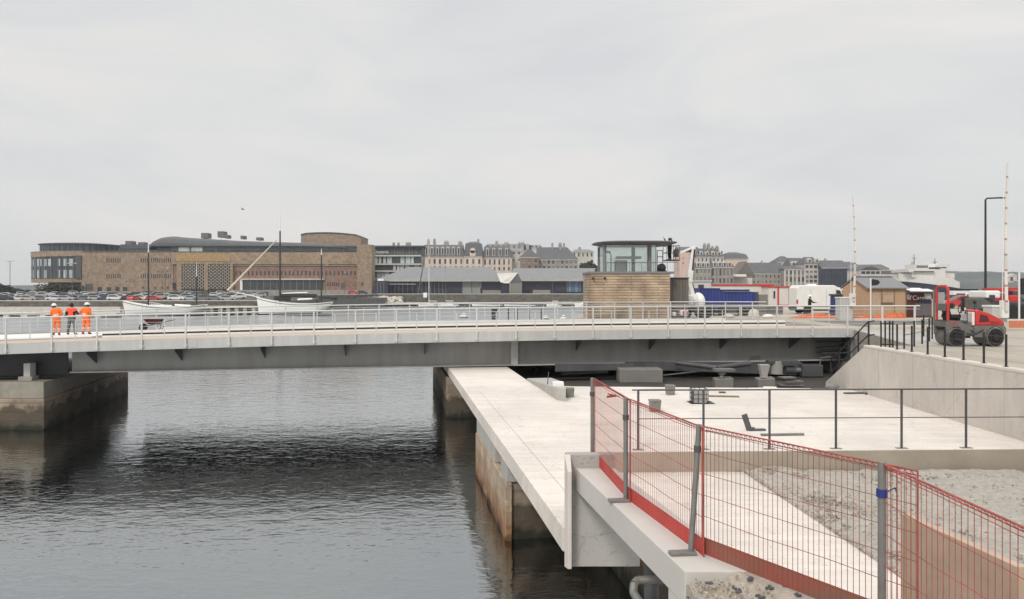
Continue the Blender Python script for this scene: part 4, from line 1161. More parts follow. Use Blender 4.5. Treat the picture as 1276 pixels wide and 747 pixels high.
    mb = MB(); mb.box(-1.17, -1.13, -.30, .30, 1.35, 1.62); mb.build('bar_plate', M_mgrey, t)
    mb = MB(); mb.box(-1.18, -1.14, -.2, .2, 1.62, 2.06); mb.build('back_panel', M_conc2, t)
    mb = MB(); mb.path([(-.2, -.49, .62), (-.05, -.53, .5), (.12, -.53, .56), (.3, -.49, .64)], .02, 6); mb.build('hydraulic_hose', M_rub, t)
    mb = MB(); mb.path([(-.34, -.44, .985), (-.34, -.44, 1.36), (-.62, -.44, 1.36), (-.72, -.44, .985)], .018, 6); mb.build('grab_rail', M_rub, t)
    mb = MB(); mb.box(-.42, -.12, -.56, -.475, .5, .53); mb.build('step', M_dsteel, t)
    mb = MB(); mb.path([(.02, -.35, 1.38), (.02, -.35, 1.62)], .012, 5); mb.cbox((.02, -.36, 1.68), (.05, .14, .12)); mb.build('mirror', M_rub, t)
    for x in (-.8, .8):
        mb = MB(); mb.box(x - .05, x + .05, -.5, .5, .735, .76); mb.build('scraper', M_dsteel, t)
    for i in range(5):
        mb = MB(); mb.box(.62 + i * .08, .66 + i * .08, -.4435, -.4405, .86, .98 - i * .012); mb.build('vent_slot', M_maroon, bn)
    # small lettering patch and lamps
    for s in (-.33, .33):
        mb = MB(); mb.tube((1.24, s, .86), (1.27, s, .86), .05, 12); mb.build('headlight', M_white, t)
    mb = MB(); mb.box(-1.05, -.72, -.476, -.4715, .86, .91); mb.build('side_stripe', M_redp, t)
    return t
roller((17.62, 29.4, ZST), R(-2)).scale = (.9, 1, 1)
# ------------------------------------------------------------------ bridge control cabin
D = 53.0
def X(x, d): return (x - 638) / F * d
def Z(y, d): return EYE + (HOR - y) / F * d
def bxp(mb, x0, x1, y0, y1, d, dep, db=None):
    """box seen between photo columns/rows at depth d, dep deep"""
    return mb.box(X(x0, d), X(x1, d), d, d + dep, Z(y1, d), Z(y0, d))
cb = thing('control_cabin', 'bridge control cabin with rough tan coursed walls and glazed lookout under a thin overhanging roof', 'control cabin', (X(785, D), D + 2, ZST))
mb = MB(); mb.box(X(735, D), X(835, D), D, D + 5, ZST, Z(341.5, D)); mb.build('clad_wall', M_timber, cb)
mb = MB(); mb.box(X(734, D), X(840, D), D - .06, D + 5.2, Z(341.3, D), Z(338.6, D)); mb.build('parapet_trim', M_zinc, cb)
for x in (739, 754):
    mb = MB(); mb.tube((X(x, D), D - .25, Z(347, D)), (X(x, D), D - .002, Z(347, D)), .06, 12, .08); mb.build('spotlight', M_black, cb, smooth=40)
dz0 = Z(338.5, D); dz1 = Z(304, D)
lk = MB()
# lookout plan: posts and glass
gx0, gx1, gy0, gy1 = X(753, D), X(820, D), D + .8, D + 4.2
posts = [(gx0 + .12, gy0, .12), (X(812, D), gy0 - .05, .13), (gx0 + .1, gy1, .08), (X(801, D), gy1, .14), (gx1, gy1 - .2, .05), (gx1 + .02, gy0 + .1, .035)]
for x, y, r in posts:
    mb = MB(); mb.tube((x, y, dz0), (x, y, dz1), r, 12); mb.build('column', M_zinc if r < .14 else M_dsteel, cb, smooth=50)
mgl = bpy.data.materials.new('lookout_glass'); mgl.use_nodes = True
n, b = nodes_of(mgl)
tr = n.nodes.new('ShaderNodeBsdfTransparent'); tr.inputs[0].default_value = (.88, .91, .895, 1)
gl = n.nodes.new('ShaderNodeBsdfGlossy'); gl.inputs['Roughness'].default_value = .03; gl.inputs[0].default_value = (.9, .95, .93, 1)
ms = n.nodes.new('ShaderNodeMixShader'); ms.inputs[0].default_value = .12
n.links.new(tr.outputs[0], ms.inputs[1]); n.links.new(gl.outputs[0], ms.inputs[2])
n.links.new(ms.outputs[0], n.nodes['Material Output'].inputs['Surface'])
for a, b_ in (((gx0, gy0), (X(812, D), gy0)), ((X(812, D), gy0), (gx1, gy0)), ((gx0, gy1), (gx1, gy1)), ((gx0 + .01, gy0 + .02), (gx0 + .01, gy1 - .02)), ((gx1, gy0 + .02), (gx1, gy1 - .02))):
    mb = MB(); d_ = Vector((b_[0] - a[0], b_[1] - a[1], 0)).normalized(); nn = Vector((-d_.y, d_.x, 0)) * .02
    mb.extr([(*a, dz0 + .02), (*b_, dz0 + .02), (*b_, dz1 - .02), (*a, dz1 - .02)], nn); mb.build('pane', mgl, cb)
for i in range(2):
    yb = 327 if i == 0 else 332
mb = MB(); mb.tube((X(755, D), D + .15, Z(327, D)), (X(845, D), D + .15, Z(327, D)), .025, 8)
for x in (756, 770, 785, 800, 815, 832, 845): mb.tube((X(x, D), D + .15, dz0), (X(x, D), D + .15, Z(327, D)), .018, 6)
mb.build('guard_rail', M_zinc, cb)
mb = MB(); mb.box(X(772, D), X(786, D), D + 1.6, D + 2.6, dz0, Z(323.5, D)); mb.box(X(774, D), X(806, D), D + 2.2, D + 2.9, Z(321, D), Z(318, D)); mb.build('console', M_zinc, cb)
mb = MB(); mb.path([(X(766, D), D + 2, dz0), (X(766, D), D + 2, Z(316, D)), (X(763, D), D + 2, Z(312.5, D))], .04, 8); mb.cbox((X(762.5, D), D + 2, Z(312.5, D)), (.3, .25, .14)); mb.build('screen_arm', M_black, cb)
# roof: thin lens shaped slab
rings = []
cxr, cyr = X(789.5, D + 2.4), D + 2.5
for k, (s_, z_) in enumerate(((1.0, 301.8), (1.002, 301.0), (.9, 300.1), (.3, 299.3))):
    rings.append([(cxr + 2.95 * s_ * math.copysign(abs(math.cos(a)) ** .6, math.cos(a)), cyr + 3.1 * s_ * math.copysign(abs(math.sin(a)) ** .6, math.sin(a)), Z(z_, D)) for a in [2 * math.pi * i / 32 for i in range(32)]])
rings = [[(cxr + (p[0] - cxr) * .8, cyr + (p[1] - cyr) * .8, Z(304.0, D)) for p in rings[0]]] + rings
mb = MB(); mb.loft(rings); mb.build('roof', M_zinc, cb, smooth=40)
mb = MB(); mb.box(X(756, D), X(818, D), gy0 - .1, gy1 + .1, Z(304.6, D), Z(303.6, D)); mb.build('ceiling_beam', M_dsteel, cb)
# annex of dark boards right of the cabin
ax = thing('annex', 'low lean-to of dark upright boards attached to the right side of the control cabin', 'annex', (X(846, 54), 54, ZST))
mb = MB(); mb.box(X(835.6, D) + .02, X(858, 54), 54, 57.5, ZST, Z(347, 54)); mb.build('board_wall', stripes('dark_boards', (.075, .068, .06), (.13, .115, .1), .22, 'X', .8, duty=.15), ax)
mb = MB(); mb.box(X(835.6, D) + .02, X(859, 54), 53.9, 57.6, Z(347, 54) + .002, Z(346, 54)); mb.build('roof_edge', M_dsteel, ax)
# quayside plants left of the cabin roof: small bush in pot on the terrace
# ------------------------------------------------------------------ boom lift with a man in its basket
D2 = 56.0
bo = thing('boom_lift', 'white articulated boom lift raised beside the control cabin, basket near its roof', 'boom lift', (X(866, D2), D2 + .6, ZST))
mb = MB(); mb.box(X(852, D2), X(884, D2), D2 + .1, D2 + 1.9, ZST + .45, ZST + .95); mb.build('chassis', M_dsteel, bo, bevel=.04)
for x in (855, 880):
    for yy in (0, 1.7):
        mb = MB(); mb.tube((X(x, D2), D2 + yy, ZST + .42), (X(x, D2), D2 + yy + .3, ZST + .42), .42, 18); mb.build('wheel', M_rub, bo, smooth=40)
mb = MB(); c = Vector((X(874, D2), D2 + 1, Z(377, D2))); mb.ball(c, (.50, .85, .72), 16, 10); mb.build('counterweight', M_boat, bo, smooth=60)
mb = MB(); mb.box(X(855, D2), X(866, D2), D2 + .4, D2 + 1.6, ZST + .96, Z(368, D2)); mb.build('engine_cover', M_boat, bo, bevel=.08)
def arm(name, a, b_, w_, h_, m=M_boat):
    a, b_ = Vector(a), Vector(b_); d_ = (b_ - a).normalized(); s_ = Vector((0, 1, 0)); u_ = d_.cross(s_).normalized()
    mb = MB(); mb.loft([[p + s_ * w_ * i + u_ * h_ * j for i, j in ((-.5, -.5), (.5, -.5), (.5, .5), (-.5, .5))] for p in (a, b_)])
    return mb.build(name, m, bo, bevel=.02)
def q(x, y): return (X(x, D2), D2 + 1, Z(y, D2))
arm('lower_arm', q(868, 372), q(862.5, 350), .35, .30, M_boat); arm('lift_cylinder', q(871, 370), q(866.5, 353), .12, .12, M_black)
arm('knuckle', q(862.5, 352), q(864, 337), .42, .40)
arm('upper_boom', q(863, 341), q(868.3, 307), .30, .26); arm('boom_ram', q(866.2, 337), q(868.9, 310), .36, .10, M_black)
arm('jib', q(869, 307), q(846, 317), .22, .16); arm('jib_ram', q(866, 311.5), q(858, 312.5), .12, .20, M_black)
# basket
bx0, bx1, bz0 = X(831, D2), X(847, D2), Z(324, D2)
mb = MB()
for z in (bz0, bz0 + .55, bz0 + 1.05):
    for u1, u2 in (((bx0, D2), (bx1, D2)), ((bx1, D2), (bx1, D2 + 1.4)), ((bx1, D2 + 1.4), (bx0, D2 + 1.4)), ((bx0, D2 + 1.4), (bx0, D2))): mb.tube((*u1, z), (*u2, z), .022, 6)
for x in (bx0, bx1, (bx0 + bx1) / 2):
    for y in (D2, D2 + 1.4): mb.tube((x, y, bz0), (x, y, bz0 + 1.05), .022, 6)
mb.box(bx0, bx1, D2, D2 + 1.4, bz0 - .06, bz0 - .001); mb.build('basket', M_mgrey, bo)
mb = MB(); mb.box(X(843, D2), X(847, D2), D2 + .3, D2 + 1, Z(320, D2), Z(311, D2)); mb.build('control_box', M_dsteel, bo)
p = Vector((X(837, D2), D2 + .7, bz0))
DK = {'dark': M_dark, 'band': M_dark, 'skin': M_skin, 'boots': M_black}
person('p', 'man in black reaching up to the cabin roof from the lift basket', p, R(-70),
       pose(ell=(.36, -.02, 1.40), wrl=(.44, -.1, 1.66), elr=(-.2, -.25, 1.5), wrr=(-.16, -.42, 1.74), shl=(.2, 0, 1.45), shr=(-.19, -.02, 1.46)), workpaint('dark', 'dark', sleeves='dark'), DK, scale=.93)
pl_ = thing('potted_bush', 'dark bushy lump on the terrace between the cabin glass and the lift basket', 'equipment', (X(826, D), D + .5, dz0))
# it reads as a covered winch
mb = MB(); mb.ball((X(826.5, D), D + .6, dz0 + .28), (.32, .3, .30), 10, 7); mb.box(X(821, D), X(832, D), D + .45, D + .8, dz0, dz0 + .1); mb.build('cover', M_black, pl_)
pl_.name = 'covered_winch'; pl_['label'] = 'black covered lump on the terrace between the cabin glass and the lift basket'
wl = MB(); wl.box(X(824, D), X(831, D), D + 1.6, D + 1.64, Z(323.5, D), Z(312, D)); 
fr = thing('gantry_frame', 'small open white frame standing at the right end of the cabin terrace', 'frame', (X(828, D), D + 1.6, dz0))
mb = MB(); a_, b2 = (X(824.5, D), X(831.5, D))
mb.path([(a_, D + 1.6, dz0), (a_, D + 1.6, Z(311, D)), (b2, D + 1.6, Z(311, D)), (b2, D + 1.6, dz0)], .03, 6); mb.path([(a_, D + 1.6, Z(319, D)), (b2, D + 1.6, Z(319, D))], .03, 6); mb.build('frame', M_zinc, fr)

# ------------------------------------------------------------------ site containers, van, hut
t = thing('site_cabin', 'white flat-roofed site cabin behind the foot of the boom lift', 'site cabin', (X(872, 66), 66, ZST))
mb = MB(); bxp(mb, 856, 886, 351, 396, 66, 2.4); mb.build('wall', M_cabw, t)
mb = MB(); mb.box(X(855, 66), X(887, 66), 65.9, 68.5, Z(351, 66) + .002, Z(350, 66)); mb.build('roof_edge', M_white, t)
mb = MB(); bxp(mb, 870, 877, 355, 361, 65.98, .1); mb.build('window', M_glass, t)
t = thing('skip', 'tall dark blue ribbed steel skip on the works quay, left one', 'skip', (X(885, 62), 63, ZST))
mb = MB(); bxp(mb, 872, 897, 360.3, 382, 62, 2.4); mb.build('body', M_blue, t)
mb = MB(); mb.box(X(871.5, 62), X(897.3, 62), 61.95, 64.5, Z(360.3, 62) + .002, Z(359.3, 62)); mb.build('rim', M_bluep, t)
t = thing('skip', 'long dark blue ribbed steel skip with pale lid stacked right of the taller blue one', 'skip', (X(920, 62), 63, ZST))
mb = MB(); bxp(mb, 897.4, 943, 364, 382, 62, 2.6); mb.build('body', M_blue, t)
mb = MB(); bxp(mb, 898, 934, 361, 364, 62.5, 1.6); mb.build('load', M_bluep, t)
mb = MB(); mb.box(X(901, 62), X(936, 62), 61.9, 62.2, Z(364.2, 62) + .003, Z(363.4, 62)); mb.build('lid', M_zinc, t)
mb = MB(); mb.box(X(941.5, 62), X(945, 62), 61.95, 64.5, ZST, Z(364.2, 62)); mb.build('end_post', M_dsteel, t)
t = thing('flat_trailer', 'low dark trailer loaded under the blue skips', 'trailer', (X(908, 61.5), 62, ZST))
mb = MB(); bxp(mb, 878, 944, 382.3, 391, 61.6, 2.4); mb.build('bed', M_dsteel, t)
for x in (886, 900, 925, 938):
    mb = MB(); mb.tube((X(x, 61.5), 61.45, ZST + .38), (X(x, 61.5), 61.75, ZST + .38), .38, 16); mb.build('wheel', M_rub, t, smooth=40)
t = thing('generator', 'grey boxy generator set right of the blue skips', 'generator', (X(950, 62), 62, ZST))
mb = MB(); bxp(mb, 945.5, 957, 367, 380, 61.8, 1.6); mb.build('housing', M_galv, t, bevel=.05)
mb = MB(); bxp(mb, 940, 976, 381, 392, 61.4, 1.8); mb.build('bed', M_mgrey, t, bevel=.05)
t = thing('site_office', 'long white site office with a red band along its roof edge', 'site office', (X(915, 78), 79, ZST))
mb = MB(); bxp(mb, 878, 963, 356.5, 392, 78, 2.5); mb.build('wall', M_cabw, t)
mb = MB(); mb.box(X(876, 78), X(964, 78), 77.9, 80.6, Z(356.5, 78) + .002, Z(354.6, 78)); mb.build('roof_band', M_redp, t)
t = thing('site_office', 'white site office with red door frame and red roof edge next to the white van', 'site office', (X(980, 76), 77, ZST))
mb = MB(); bxp(mb, 958, 993, 358.5, 392, 76, 2.5); mb.build('wall', M_cabw, t)
mb = MB(); mb.box(X(957, 76), X(986, 76), 75.9, 78.6, Z(358.5, 76) + .002, Z(357, 76)); mb.build('roof_band', M_redp, t)
mb = MB()
for x0, x1, y0, y1 in ((969, 970.8, 358.6, 382), (983, 985, 358.6, 382), (969, 985, 380, 381.5)): bxp(mb, x0, x1, y0, y1, 75.93, .068)
mb.build('door_frame', M_redp, t)
mb = MB(); bxp(mb, 964, 966, 363, 372, 75.95, .05); mb.build('window', M_glass, t)
t = thing('container_roof', 'x', 'x', (0, 0, 0)); bpy.data.objects.remove(t)
# white van
def van(label, xl, d, ln, h, rz=0.0):
    t = thing('white_van', label, 'van', (X(xl, d) + ln / 2, d + 1, ZST), 0, local=True)
    a = ln / 2
    rings = []
    prof = [(-a, .38), (-a + .02, h - .25), (-a + .22, h), (a - 1.5, h), (a - .95, h - .3), (a - .55, 1.25), (a - .06, 1.05), (a, .4)]
    mb = MB(); mb.extr([(x, -1.0, z) for x, z in prof], (0, 2.0, 0)); mb.build('body', M_white, t, bevel=.09)
    mb = MB(); mb.extr([(a - 1.35, -1.003, 1.3), (a - .68, -1.003, 1.3), (a - 1.02, -1.003, h - .45), (a - 1.35, -1.003, h - .4)], (0, .0025, 0)); mb.build('window', M_glass, t)
    for x in (-a + .9, a - .9):
        for y in (-1.0, .78):
            mb = MB(); mb.tube((x, y - .01, .36), (x, y + .22, .36), .36, 18); mb.build('wheel', M_rub, t, smooth=40)
    for x in (-a + 1.2, -a + 2.55, a - 1.42):
        mb = MB(); mb.box(x, x + .018, -1.004, -1.001, .5, h - .35); mb.build('door_seam', M_mgrey, t)
    mb = MB(); mb.box(-a + .4, a - 1.5, -1.02, -1.001, .62, .74); mb.build('rub_strip', M_dsteel, t)
    mb = MB(); mb.box(-a - .012, -a + .12, -1.004, -.9, .9, 1.25); mb.build('tail_light', M_redp, t)
    mb = MB(); mb.box(a - .95, a - .8, -1.22, -1.02, 1.3, 1.55); mb.build('mirror', M_black, t)
    mb = MB(); mb.box(-a + .05, a - .1, -.99, .99, .28, .379); mb.build('sill', M_black, t)
    mb = MB(); mb.box(-a - .04, -a - .002, -.95, .95, .4, .62); mb.build('bumper', M_dsteel, t)
    return t
van('long white panel van parked behind the bridge railing, left of the wooden hut', 993, 66, 4.75, 2.5)
t = thing('portable_toilet', 'blue portable toilet cubicle with dark lid between white van and barrier cabinet', 'toilet cubicle', (X(1046, 59), 59.6, ZST))
mb = MB(); bxp(mb, 1041, 1053, 369, 396, 59, 1.0); mb.build('cubicle', M_bluep, t, bevel=.04)
mb = MB(); mb.box(X(1040.5, 59) - .05, X(1053, 59) + .06, 58.92, 60.1, Z(369, 59) + .002, Z(366.6, 59)); mb.build('lid', M_dsteel, t, bevel=.04)
p = Vector((X(1009, 60), 60, ZST + .05)); pdz = Z(378, 60)
person('p', 'man in dark jacket and white cap standing in front of the white van', p, R(60),
       pose(wrl=(.15, -.45, 1.15), ell=(.24, -.2, 1.16)), workpaint('dark', 'dark', sleeves='dark'), DK, hat='helmet', scale=.92)
p.z = ZST
# wooden hut
Dh = 55.5
hut = thing('wooden_hut', 'small plywood hut with grey felt roof beside the raised barrier arm', 'hut', (X(1098, Dh), Dh + 1, ZST))
x0, x1 = X(1066, Dh), X(1129.5, Dh); ze = Z(359, Dh); zr2 = Z(346.5, Dh)
lx = X(1064, Dh)
mb = MB(); mb.box(x0 + .9, x1, Dh, Dh + 2.4, ZST, ze); mb.build('front_wall', M_ply, hut)
mb = MB(); mb.extr([(x0 + .895, Dh + .01, ZST), (x0 + .1, Dh + 2.3, ZST), (x0 + .1, Dh + 2.3, ze), (x0 + .5, Dh + 1.2, zr2 - .05), (x0 + .895, Dh + .01, ze)], (-.03, -.01, 0)); mb.build('gable_wall', M_ply, hut)
mb = MB(); mb.extr([(x0 + .72, Dh - .25, ze - .06), (x0 + .3, Dh + 1.2, zr2), (x1 - .45, Dh + 1.2, zr2), (x1 + .1, Dh - .25, ze - .06)], (0, 0, .07)); mb.extr([(x0 + .3, Dh + 1.205, zr2), (x0 + .0, Dh + 2.6, ze - .06), (x1 + .1, Dh + 2.6, ze - .06), (x1 - .45, Dh + 1.205, zr2)], (0, 0, .07)); mb.build('roof', M_zinc, hut)
mb = MB(); mb.tube((x0 + .3, Dh + 1.2, zr2 + .09), (x1 - .45, Dh + 1.2, zr2 + .09), .05, 8); mb.build('ridge', M_dsteel, hut)
mb = MB(); bxp(mb, 1100, 1113, 368, 377, Dh - .05, .049); s_ = mb.build('shutter', M_plate, hut)
mb = MB(); bxp(mb, 1099, 1114, 377.1, 378.2, Dh - .14, .139); mb.build('sill', M_wood, hut)
mb = MB()
for x in (1084, 1085, 1098.5, 1114.2, 1128.5): bxp(mb, x, x + 1, 362, 396, Dh - .03, .029)
mb.build('batten', M_wood, hut)
mb = MB(); bxp(mb, 1087, 1097, 365, 396, Dh - .04, .039); mb.build('door', M_plate, hut)
M_netting = mat('open_orange_netting', (0.62, 0.17, 0.07), 0.8, var=0.3, scale=6)
n, b = nodes_of(M_netting); b.inputs['Alpha'].default_value = .68
# heaps of orange netting
def netting(label, cx, d, w_, h_, seed):
    rr = random.Random(seed); me = bpy.data.meshes.new('orange_netting'); bm = bmesh.new(); N = 26; g_ = []
    for j in range(9):
        row = []
        for i in range(N + 1):
            u = i / N * 2 - 1; v = j / 8 * 2 - 1
            k = max(0, (1 - abs(u) ** 2.2) * (1 - v * v))
            row.append(bm.verts.new((u * w_ / 2, v * .5, h_ * k * (.45 + 1.1 * abs(noise.noise((u * 2.4 + seed, v * 1.6, seed)))) + .02)))
        g_.append(row)
    for j in range(8):
        for i in range(N): bm.faces.new((g_[j][i], g_[j][i + 1], g_[j + 1][i + 1], g_[j + 1][i]))
    bm.to_mesh(me); bm.free(); me.materials.append(M_netting)
    o = bpy.data.objects.new('orange_netting', me); C.objects.link(o); o.location = (X(cx, d), d, ZST)
    sd = o.modifiers.new('thick', 'SOLIDIFY'); sd.thickness = .02
    return tag(o, label, 'netting')
netting('crumpled orange netting heaped in front of the wooden hut', 1108, 53.5, 2.9, .72, 3)
netting('low strip of orange netting left of the barrier cabinet in front of the van', 1020, 57, 4.2, .4, 8)
netting('orange netting lying at the left corner of the hut', 1076, 54.2, 1.9, .35, 12)

# ------------------------------------------------------------------ level barriers with raised striped arms
M_arm = stripes('barrier_stripes', (.62, .6, .56), (.40, .17, .15), .8, 'Z', .5, duty=.88)
def barrier(label, x, d, ytop, ybase, xc0, xc1, ycab, bend):
    zb = Z(ybase, d)
    t = thing('road_barrier', label, 'barrier', (X(x, d), d, ZST))
    mb = MB(); mb.box(X(xc0, d), X(xc1, d), d + .1, d + .9, ZST, Z(ycab, d)); mb.build('cabinet', M_conc2 if False else M_steel, t, bevel=.03)
    mb = MB(); mb.box(X(xc0, d) - .03, X(xc1, d) + .03, d + .07, d + .93, Z(ycab, d) + .002, Z(ycab, d) + .09); mb.build('cabinet_lid', M_white, t)
    mb = MB(); mb.box(X(x, d) - .18, X(x, d) + .18, d - .14, d + .09, Z(ycab, d) - .55, Z(ycab, d) + .35); mb.build('pivot', M_white, t)
    rings = []; N = 24; z0, z1 = Z(ycab, d) - .2, Z(ytop, d)
    for i in range(N + 1):
        u = i / N; h = .075 - .045 * u; xx = X(x, d) + bend * math.sin(math.pi * u) - bend * u * .6; z = z0 + (z1 - z0) * u
        rings.append([(xx - h, d - .26, z), (xx + h, d - .26, z), (xx + h, d - .20, z), (xx - h, d - .20, z)])
    mb = MB(); mb.loft(rings); mb.build('arm', M_arm, t)
    mb = MB(); mb.tube((X(x, d) + bend * .1 - .22, d - .23, z0 + .2), (X(x, d) - .17, d - .23, z0 + (z1 - z0) * .9), .018, 6)
    mb.build('stay_rod', M_white, t)
    return t
barrier('tall red and white barrier arm raised beside the wooden hut', 1062, 53, 244, 398, 1047.5, 1063.5, 372, .12)
barrier('tallest red and white barrier arm raised beside the street lamp', 1251, 39.5, 204, 413, 1238, 1257, 383, -.08)
t = thing('road_signal', 'black shaded road signal on a white pole in front of the wooden hut', 'signal', (X(1085, 52), 52, ZST))
mb = MB(); mb.tube((X(1085, 52), 52, ZST), (X(1085, 52), 52, Z(347, 52)), .05, 10); mb.build('pole', M_white, t, smooth=40)
mb = MB(); c = Vector((X(1091, 52), 52, Z(352, 52))); mb.extr([c + Vector((-.26, -.05, .22)), c + Vector((.16, -.05, .16)), c + Vector((.3, -.05, .0)), c + Vector((.16, -.05, -.18)), c + Vector((-.26, -.05, -.24))], (0, .12, 0))
mb.build('signal_head', M_black, t, bevel=.02)
t = thing('street_lamp', 'tall black street lamp with a straight side arm behind the road roller', 'street lamp', (X(1228, 60), 60, ZST))
mb = MB(); mb.tube((X(1228, 60), 60, ZST), (X(1228, 60), 60, Z(249, 60)), .10, 12, .07); mb.build('post', M_black, t, smooth=40)
mb = MB(); mb.path([(X(1228, 60), 60, Z(252, 60)), (X(1228.3, 60), 60, Z(249, 60)), (X(1230, 60), 60, Z(247.4, 60)), (X(1250, 60), 60, Z(246.6, 60))], .06, 8); mb.build('arm', M_black, t, smooth=40)
mb = MB(); mb.cbox((X(1247, 60), 60, Z(247, 60)), (.7, .22, .08)); mb.build('lamp_head', M_black, t)
t = thing('signal_pole', 'slim white pole with a short black signal near the right picture edge', 'signal', (X(1270, 46), 46, ZST))
mb = MB(); mb.tube((X(1270, 46), 46, ZST), (X(1270, 46), 46, Z(339, 46)), .055, 10); mb.build('pole', M_white, t, smooth=40)
mb = MB(); mb.box(X(1272, 46), X(1277, 46), 45.9, 46.1, Z(367, 46), Z(347, 46)); mb.build('signal_head', M_black, t, bevel=.03)
mb = MB(); mb.box(X(1257.5, 40.5), X(1300, 40.5), 40.5, 40.54, ZST + .12, Z(400, 40.5)); tag(mb.build('barrier_netting', M_ornet), 'flat orange barrier netting stretched right of the tallest barrier cabinet', 'netting')
mb = MB(); mb.prism([(X(1256, 43), 43), (X(1300, 43), 43), (X(1300, 43), 43.6), (X(1256, 43), 43.6)], ZST, Z(399, 43)); tag(mb.build('concrete_barrier', M_conc), 'pale concrete barrier block behind the orange netting at the right edge', 'barrier block')
mb = MB(); mb.prism([(X(960, 57), 57.6), (X(1130, 57), 57.6), (X(1130, 57), 58.2), (X(960, 57), 58.2)], ZST, ZST + .16); struct('kerb', mb, M_conc)
mb = MB(); mb.box(X(1056, 53.6), X(1168, 53.6), 52.4, 52.75, ZST, ZST + .14); struct('kerb', mb, M_conc)
mb = MB(); mb.box(X(1068, 45), X(1180, 45), 43.2, 43.6, ZST, ZST + .12); struct('kerb', mb, M_conc)
mb = MB(); mb.box(X(1068, 45), 60, 43.7, 52.3, ZST + .001, ZST + .008); struct('road', mb, mat('dark_asphalt', (.15, .145, .135), .9, var=.15, scale=.8, detail=8))

# ------------------------------------------------------------------ kiosk with menu boards
Dk = 58.0
t = thing('kiosk', 'maroon kiosk with striped front, white awning and white lettering beside the wooden hut', 'kiosk', (X(1146, Dk), Dk + 1, ZST))
mb = MB(); bxp(mb, 1131, 1161, 365, 397, Dk + .3, 2.2); mb.build('wall', M_maroon, t)
mb = MB()
for i in range(13):
    x = 1141.5 + i * 1.45; bxp(mb, x, x + .65, 378.5, 394, Dk + .25, .049)
mb.build('slats', M_zinc, t)
mb = MB(); mb.extr([(X(1130.5, Dk), Dk - .5, Z(363.4, Dk)), (X(1130.5, Dk), Dk + .6, Z(360, Dk)), (X(1151, Dk), Dk + .6, Z(360, Dk)), (X(1153, Dk), Dk - .5, Z(363.4, Dk))], (0, 0, .06)); mb.extr([(X(1149, Dk), Dk - .1, Z(363.6, Dk)), (X(1149, Dk), Dk + .9, Z(361, Dk)), (X(1164, Dk), Dk + .9, Z(361, Dk)), (X(1164, Dk), Dk - .1, Z(363.6, Dk))], (0, 0, .05)); mb.build('awning', M_boat, t)
mb = MB(); bxp(mb, 1131.2, 1134, 366.8, 373.6, Dk + .22, .079); bxp(mb, 1152, 1160.5, 366, 373, Dk + .22, .079); mb.build('menu_board', M_conc2, t)
mb = MB(); bxp(mb, 1144, 1160, 373.4, 378.4, Dk + .24, .059); mb.build('counter', M_navy, t)
def lettering(txt, name, p, size, m, parent, rz=0.0):
    cu = bpy.data.curves.new(name, 'FONT'); cu.body = txt; cu.size = size; cu.extrude = .012
    to = bpy.data.objects.new(name, cu); C.objects.link(to)
    dg = bpy.context.evaluated_depsgraph_get(); me = bpy.data.meshes.new_from_object(to.evaluated_get(dg))
    bpy.data.objects.remove(to)
    o = bpy.data.objects.new(name, me); C.objects.link(o); me.materials.clear(); me.materials.append(m)
    o.parent = parent; o.rotation_euler = (R(90), 0, rz); o.location = Vector(p) - ORG[parent]
    return o
lettering("l'Cargo's", 'lettering', (X(1136, Dk), Dk + .27, Z(374, Dk)), .48, M_boat, t)
t2 = thing('post', 'slim grey steel post between the kiosk and the roller', 'post', (X(1163.5, 52), 52, ZST))
mb = MB(); mb.tube((X(1163.5, 52), 52, ZST), (X(1163.5, 52), 52, Z(361, 52)), .06, 10); mb.build('shaft', M_galv, t2); mb = MB(); mb.tube((X(1165.3, 52), 52.1, ZST), (X(1165.3, 52), 52.1, Z(362, 52)), .05, 10); mb.build('sleeve', M_black, t2)
# ------------------------------------------------------------------ cars
CP = {}
def car_proto(kind):
    """profile of a parked car as (body points, cabin glass points), x forward"""
    if kind == 'hatch': return 3.95, 1.47, [(-1.95, .35), (-1.98, .75), (-1.85, 1.0), (-1.5, 1.42), (-.2, 1.47), (.35, 1.40), (1.0, .98), (1.75, .82), (1.95, .62), (1.95, .32)], [(-1.62, 1.0), (-1.42, 1.34), (-.2, 1.39), (.3, 1.33), (.78, 1.0)]
    if kind == 'suv': return 4.3, 1.66, [(-2.1, .42), (-2.13, .9), (-2.0, 1.1), (-1.75, 1.60), (-.2, 1.66), (.4, 1.58), (1.05, 1.1), (1.9, .98), (2.12, .75), (2.12, .4)], [(-1.8, 1.1), (-1.65, 1.5), (-.2, 1.57), (.35, 1.5), (.86, 1.1)]
    if kind == 'saloon': return 4.5, 1.44, [(-2.2, .36), (-2.25, .8), (-2.1, .98), (-1.45, 1.05), (-.8, 1.40), (.1, 1.44), (.5, 1.38), (1.2, .96), (2.05, .80), (2.25, .6), (2.22, .33)], [(-1.3, 1.02), (-.78, 1.32), (.1, 1.36), (.45, 1.31), (.95, 1.0)]
    return 4.9, 1.95, [(-2.4, .4), (-2.45, 1.2), (-2.35, 1.85), (-2.1, 1.95), (.9, 1.95), (1.35, 1.75), (1.85, 1.15), (2.35, 1.0), (2.45, .7), (2.45, .38)], [(.2, 1.2), (.2, 1.75), (.95, 1.78), (1.25, 1.65), (1.6, 1.2)]
PAINT = {}
def paint(name, col):
    if name not in PAINT: PAINT[name] = mat('car_paint_' + name, col, .3, var=.03, scale=1, spec=.6)
    return PAINT[name]
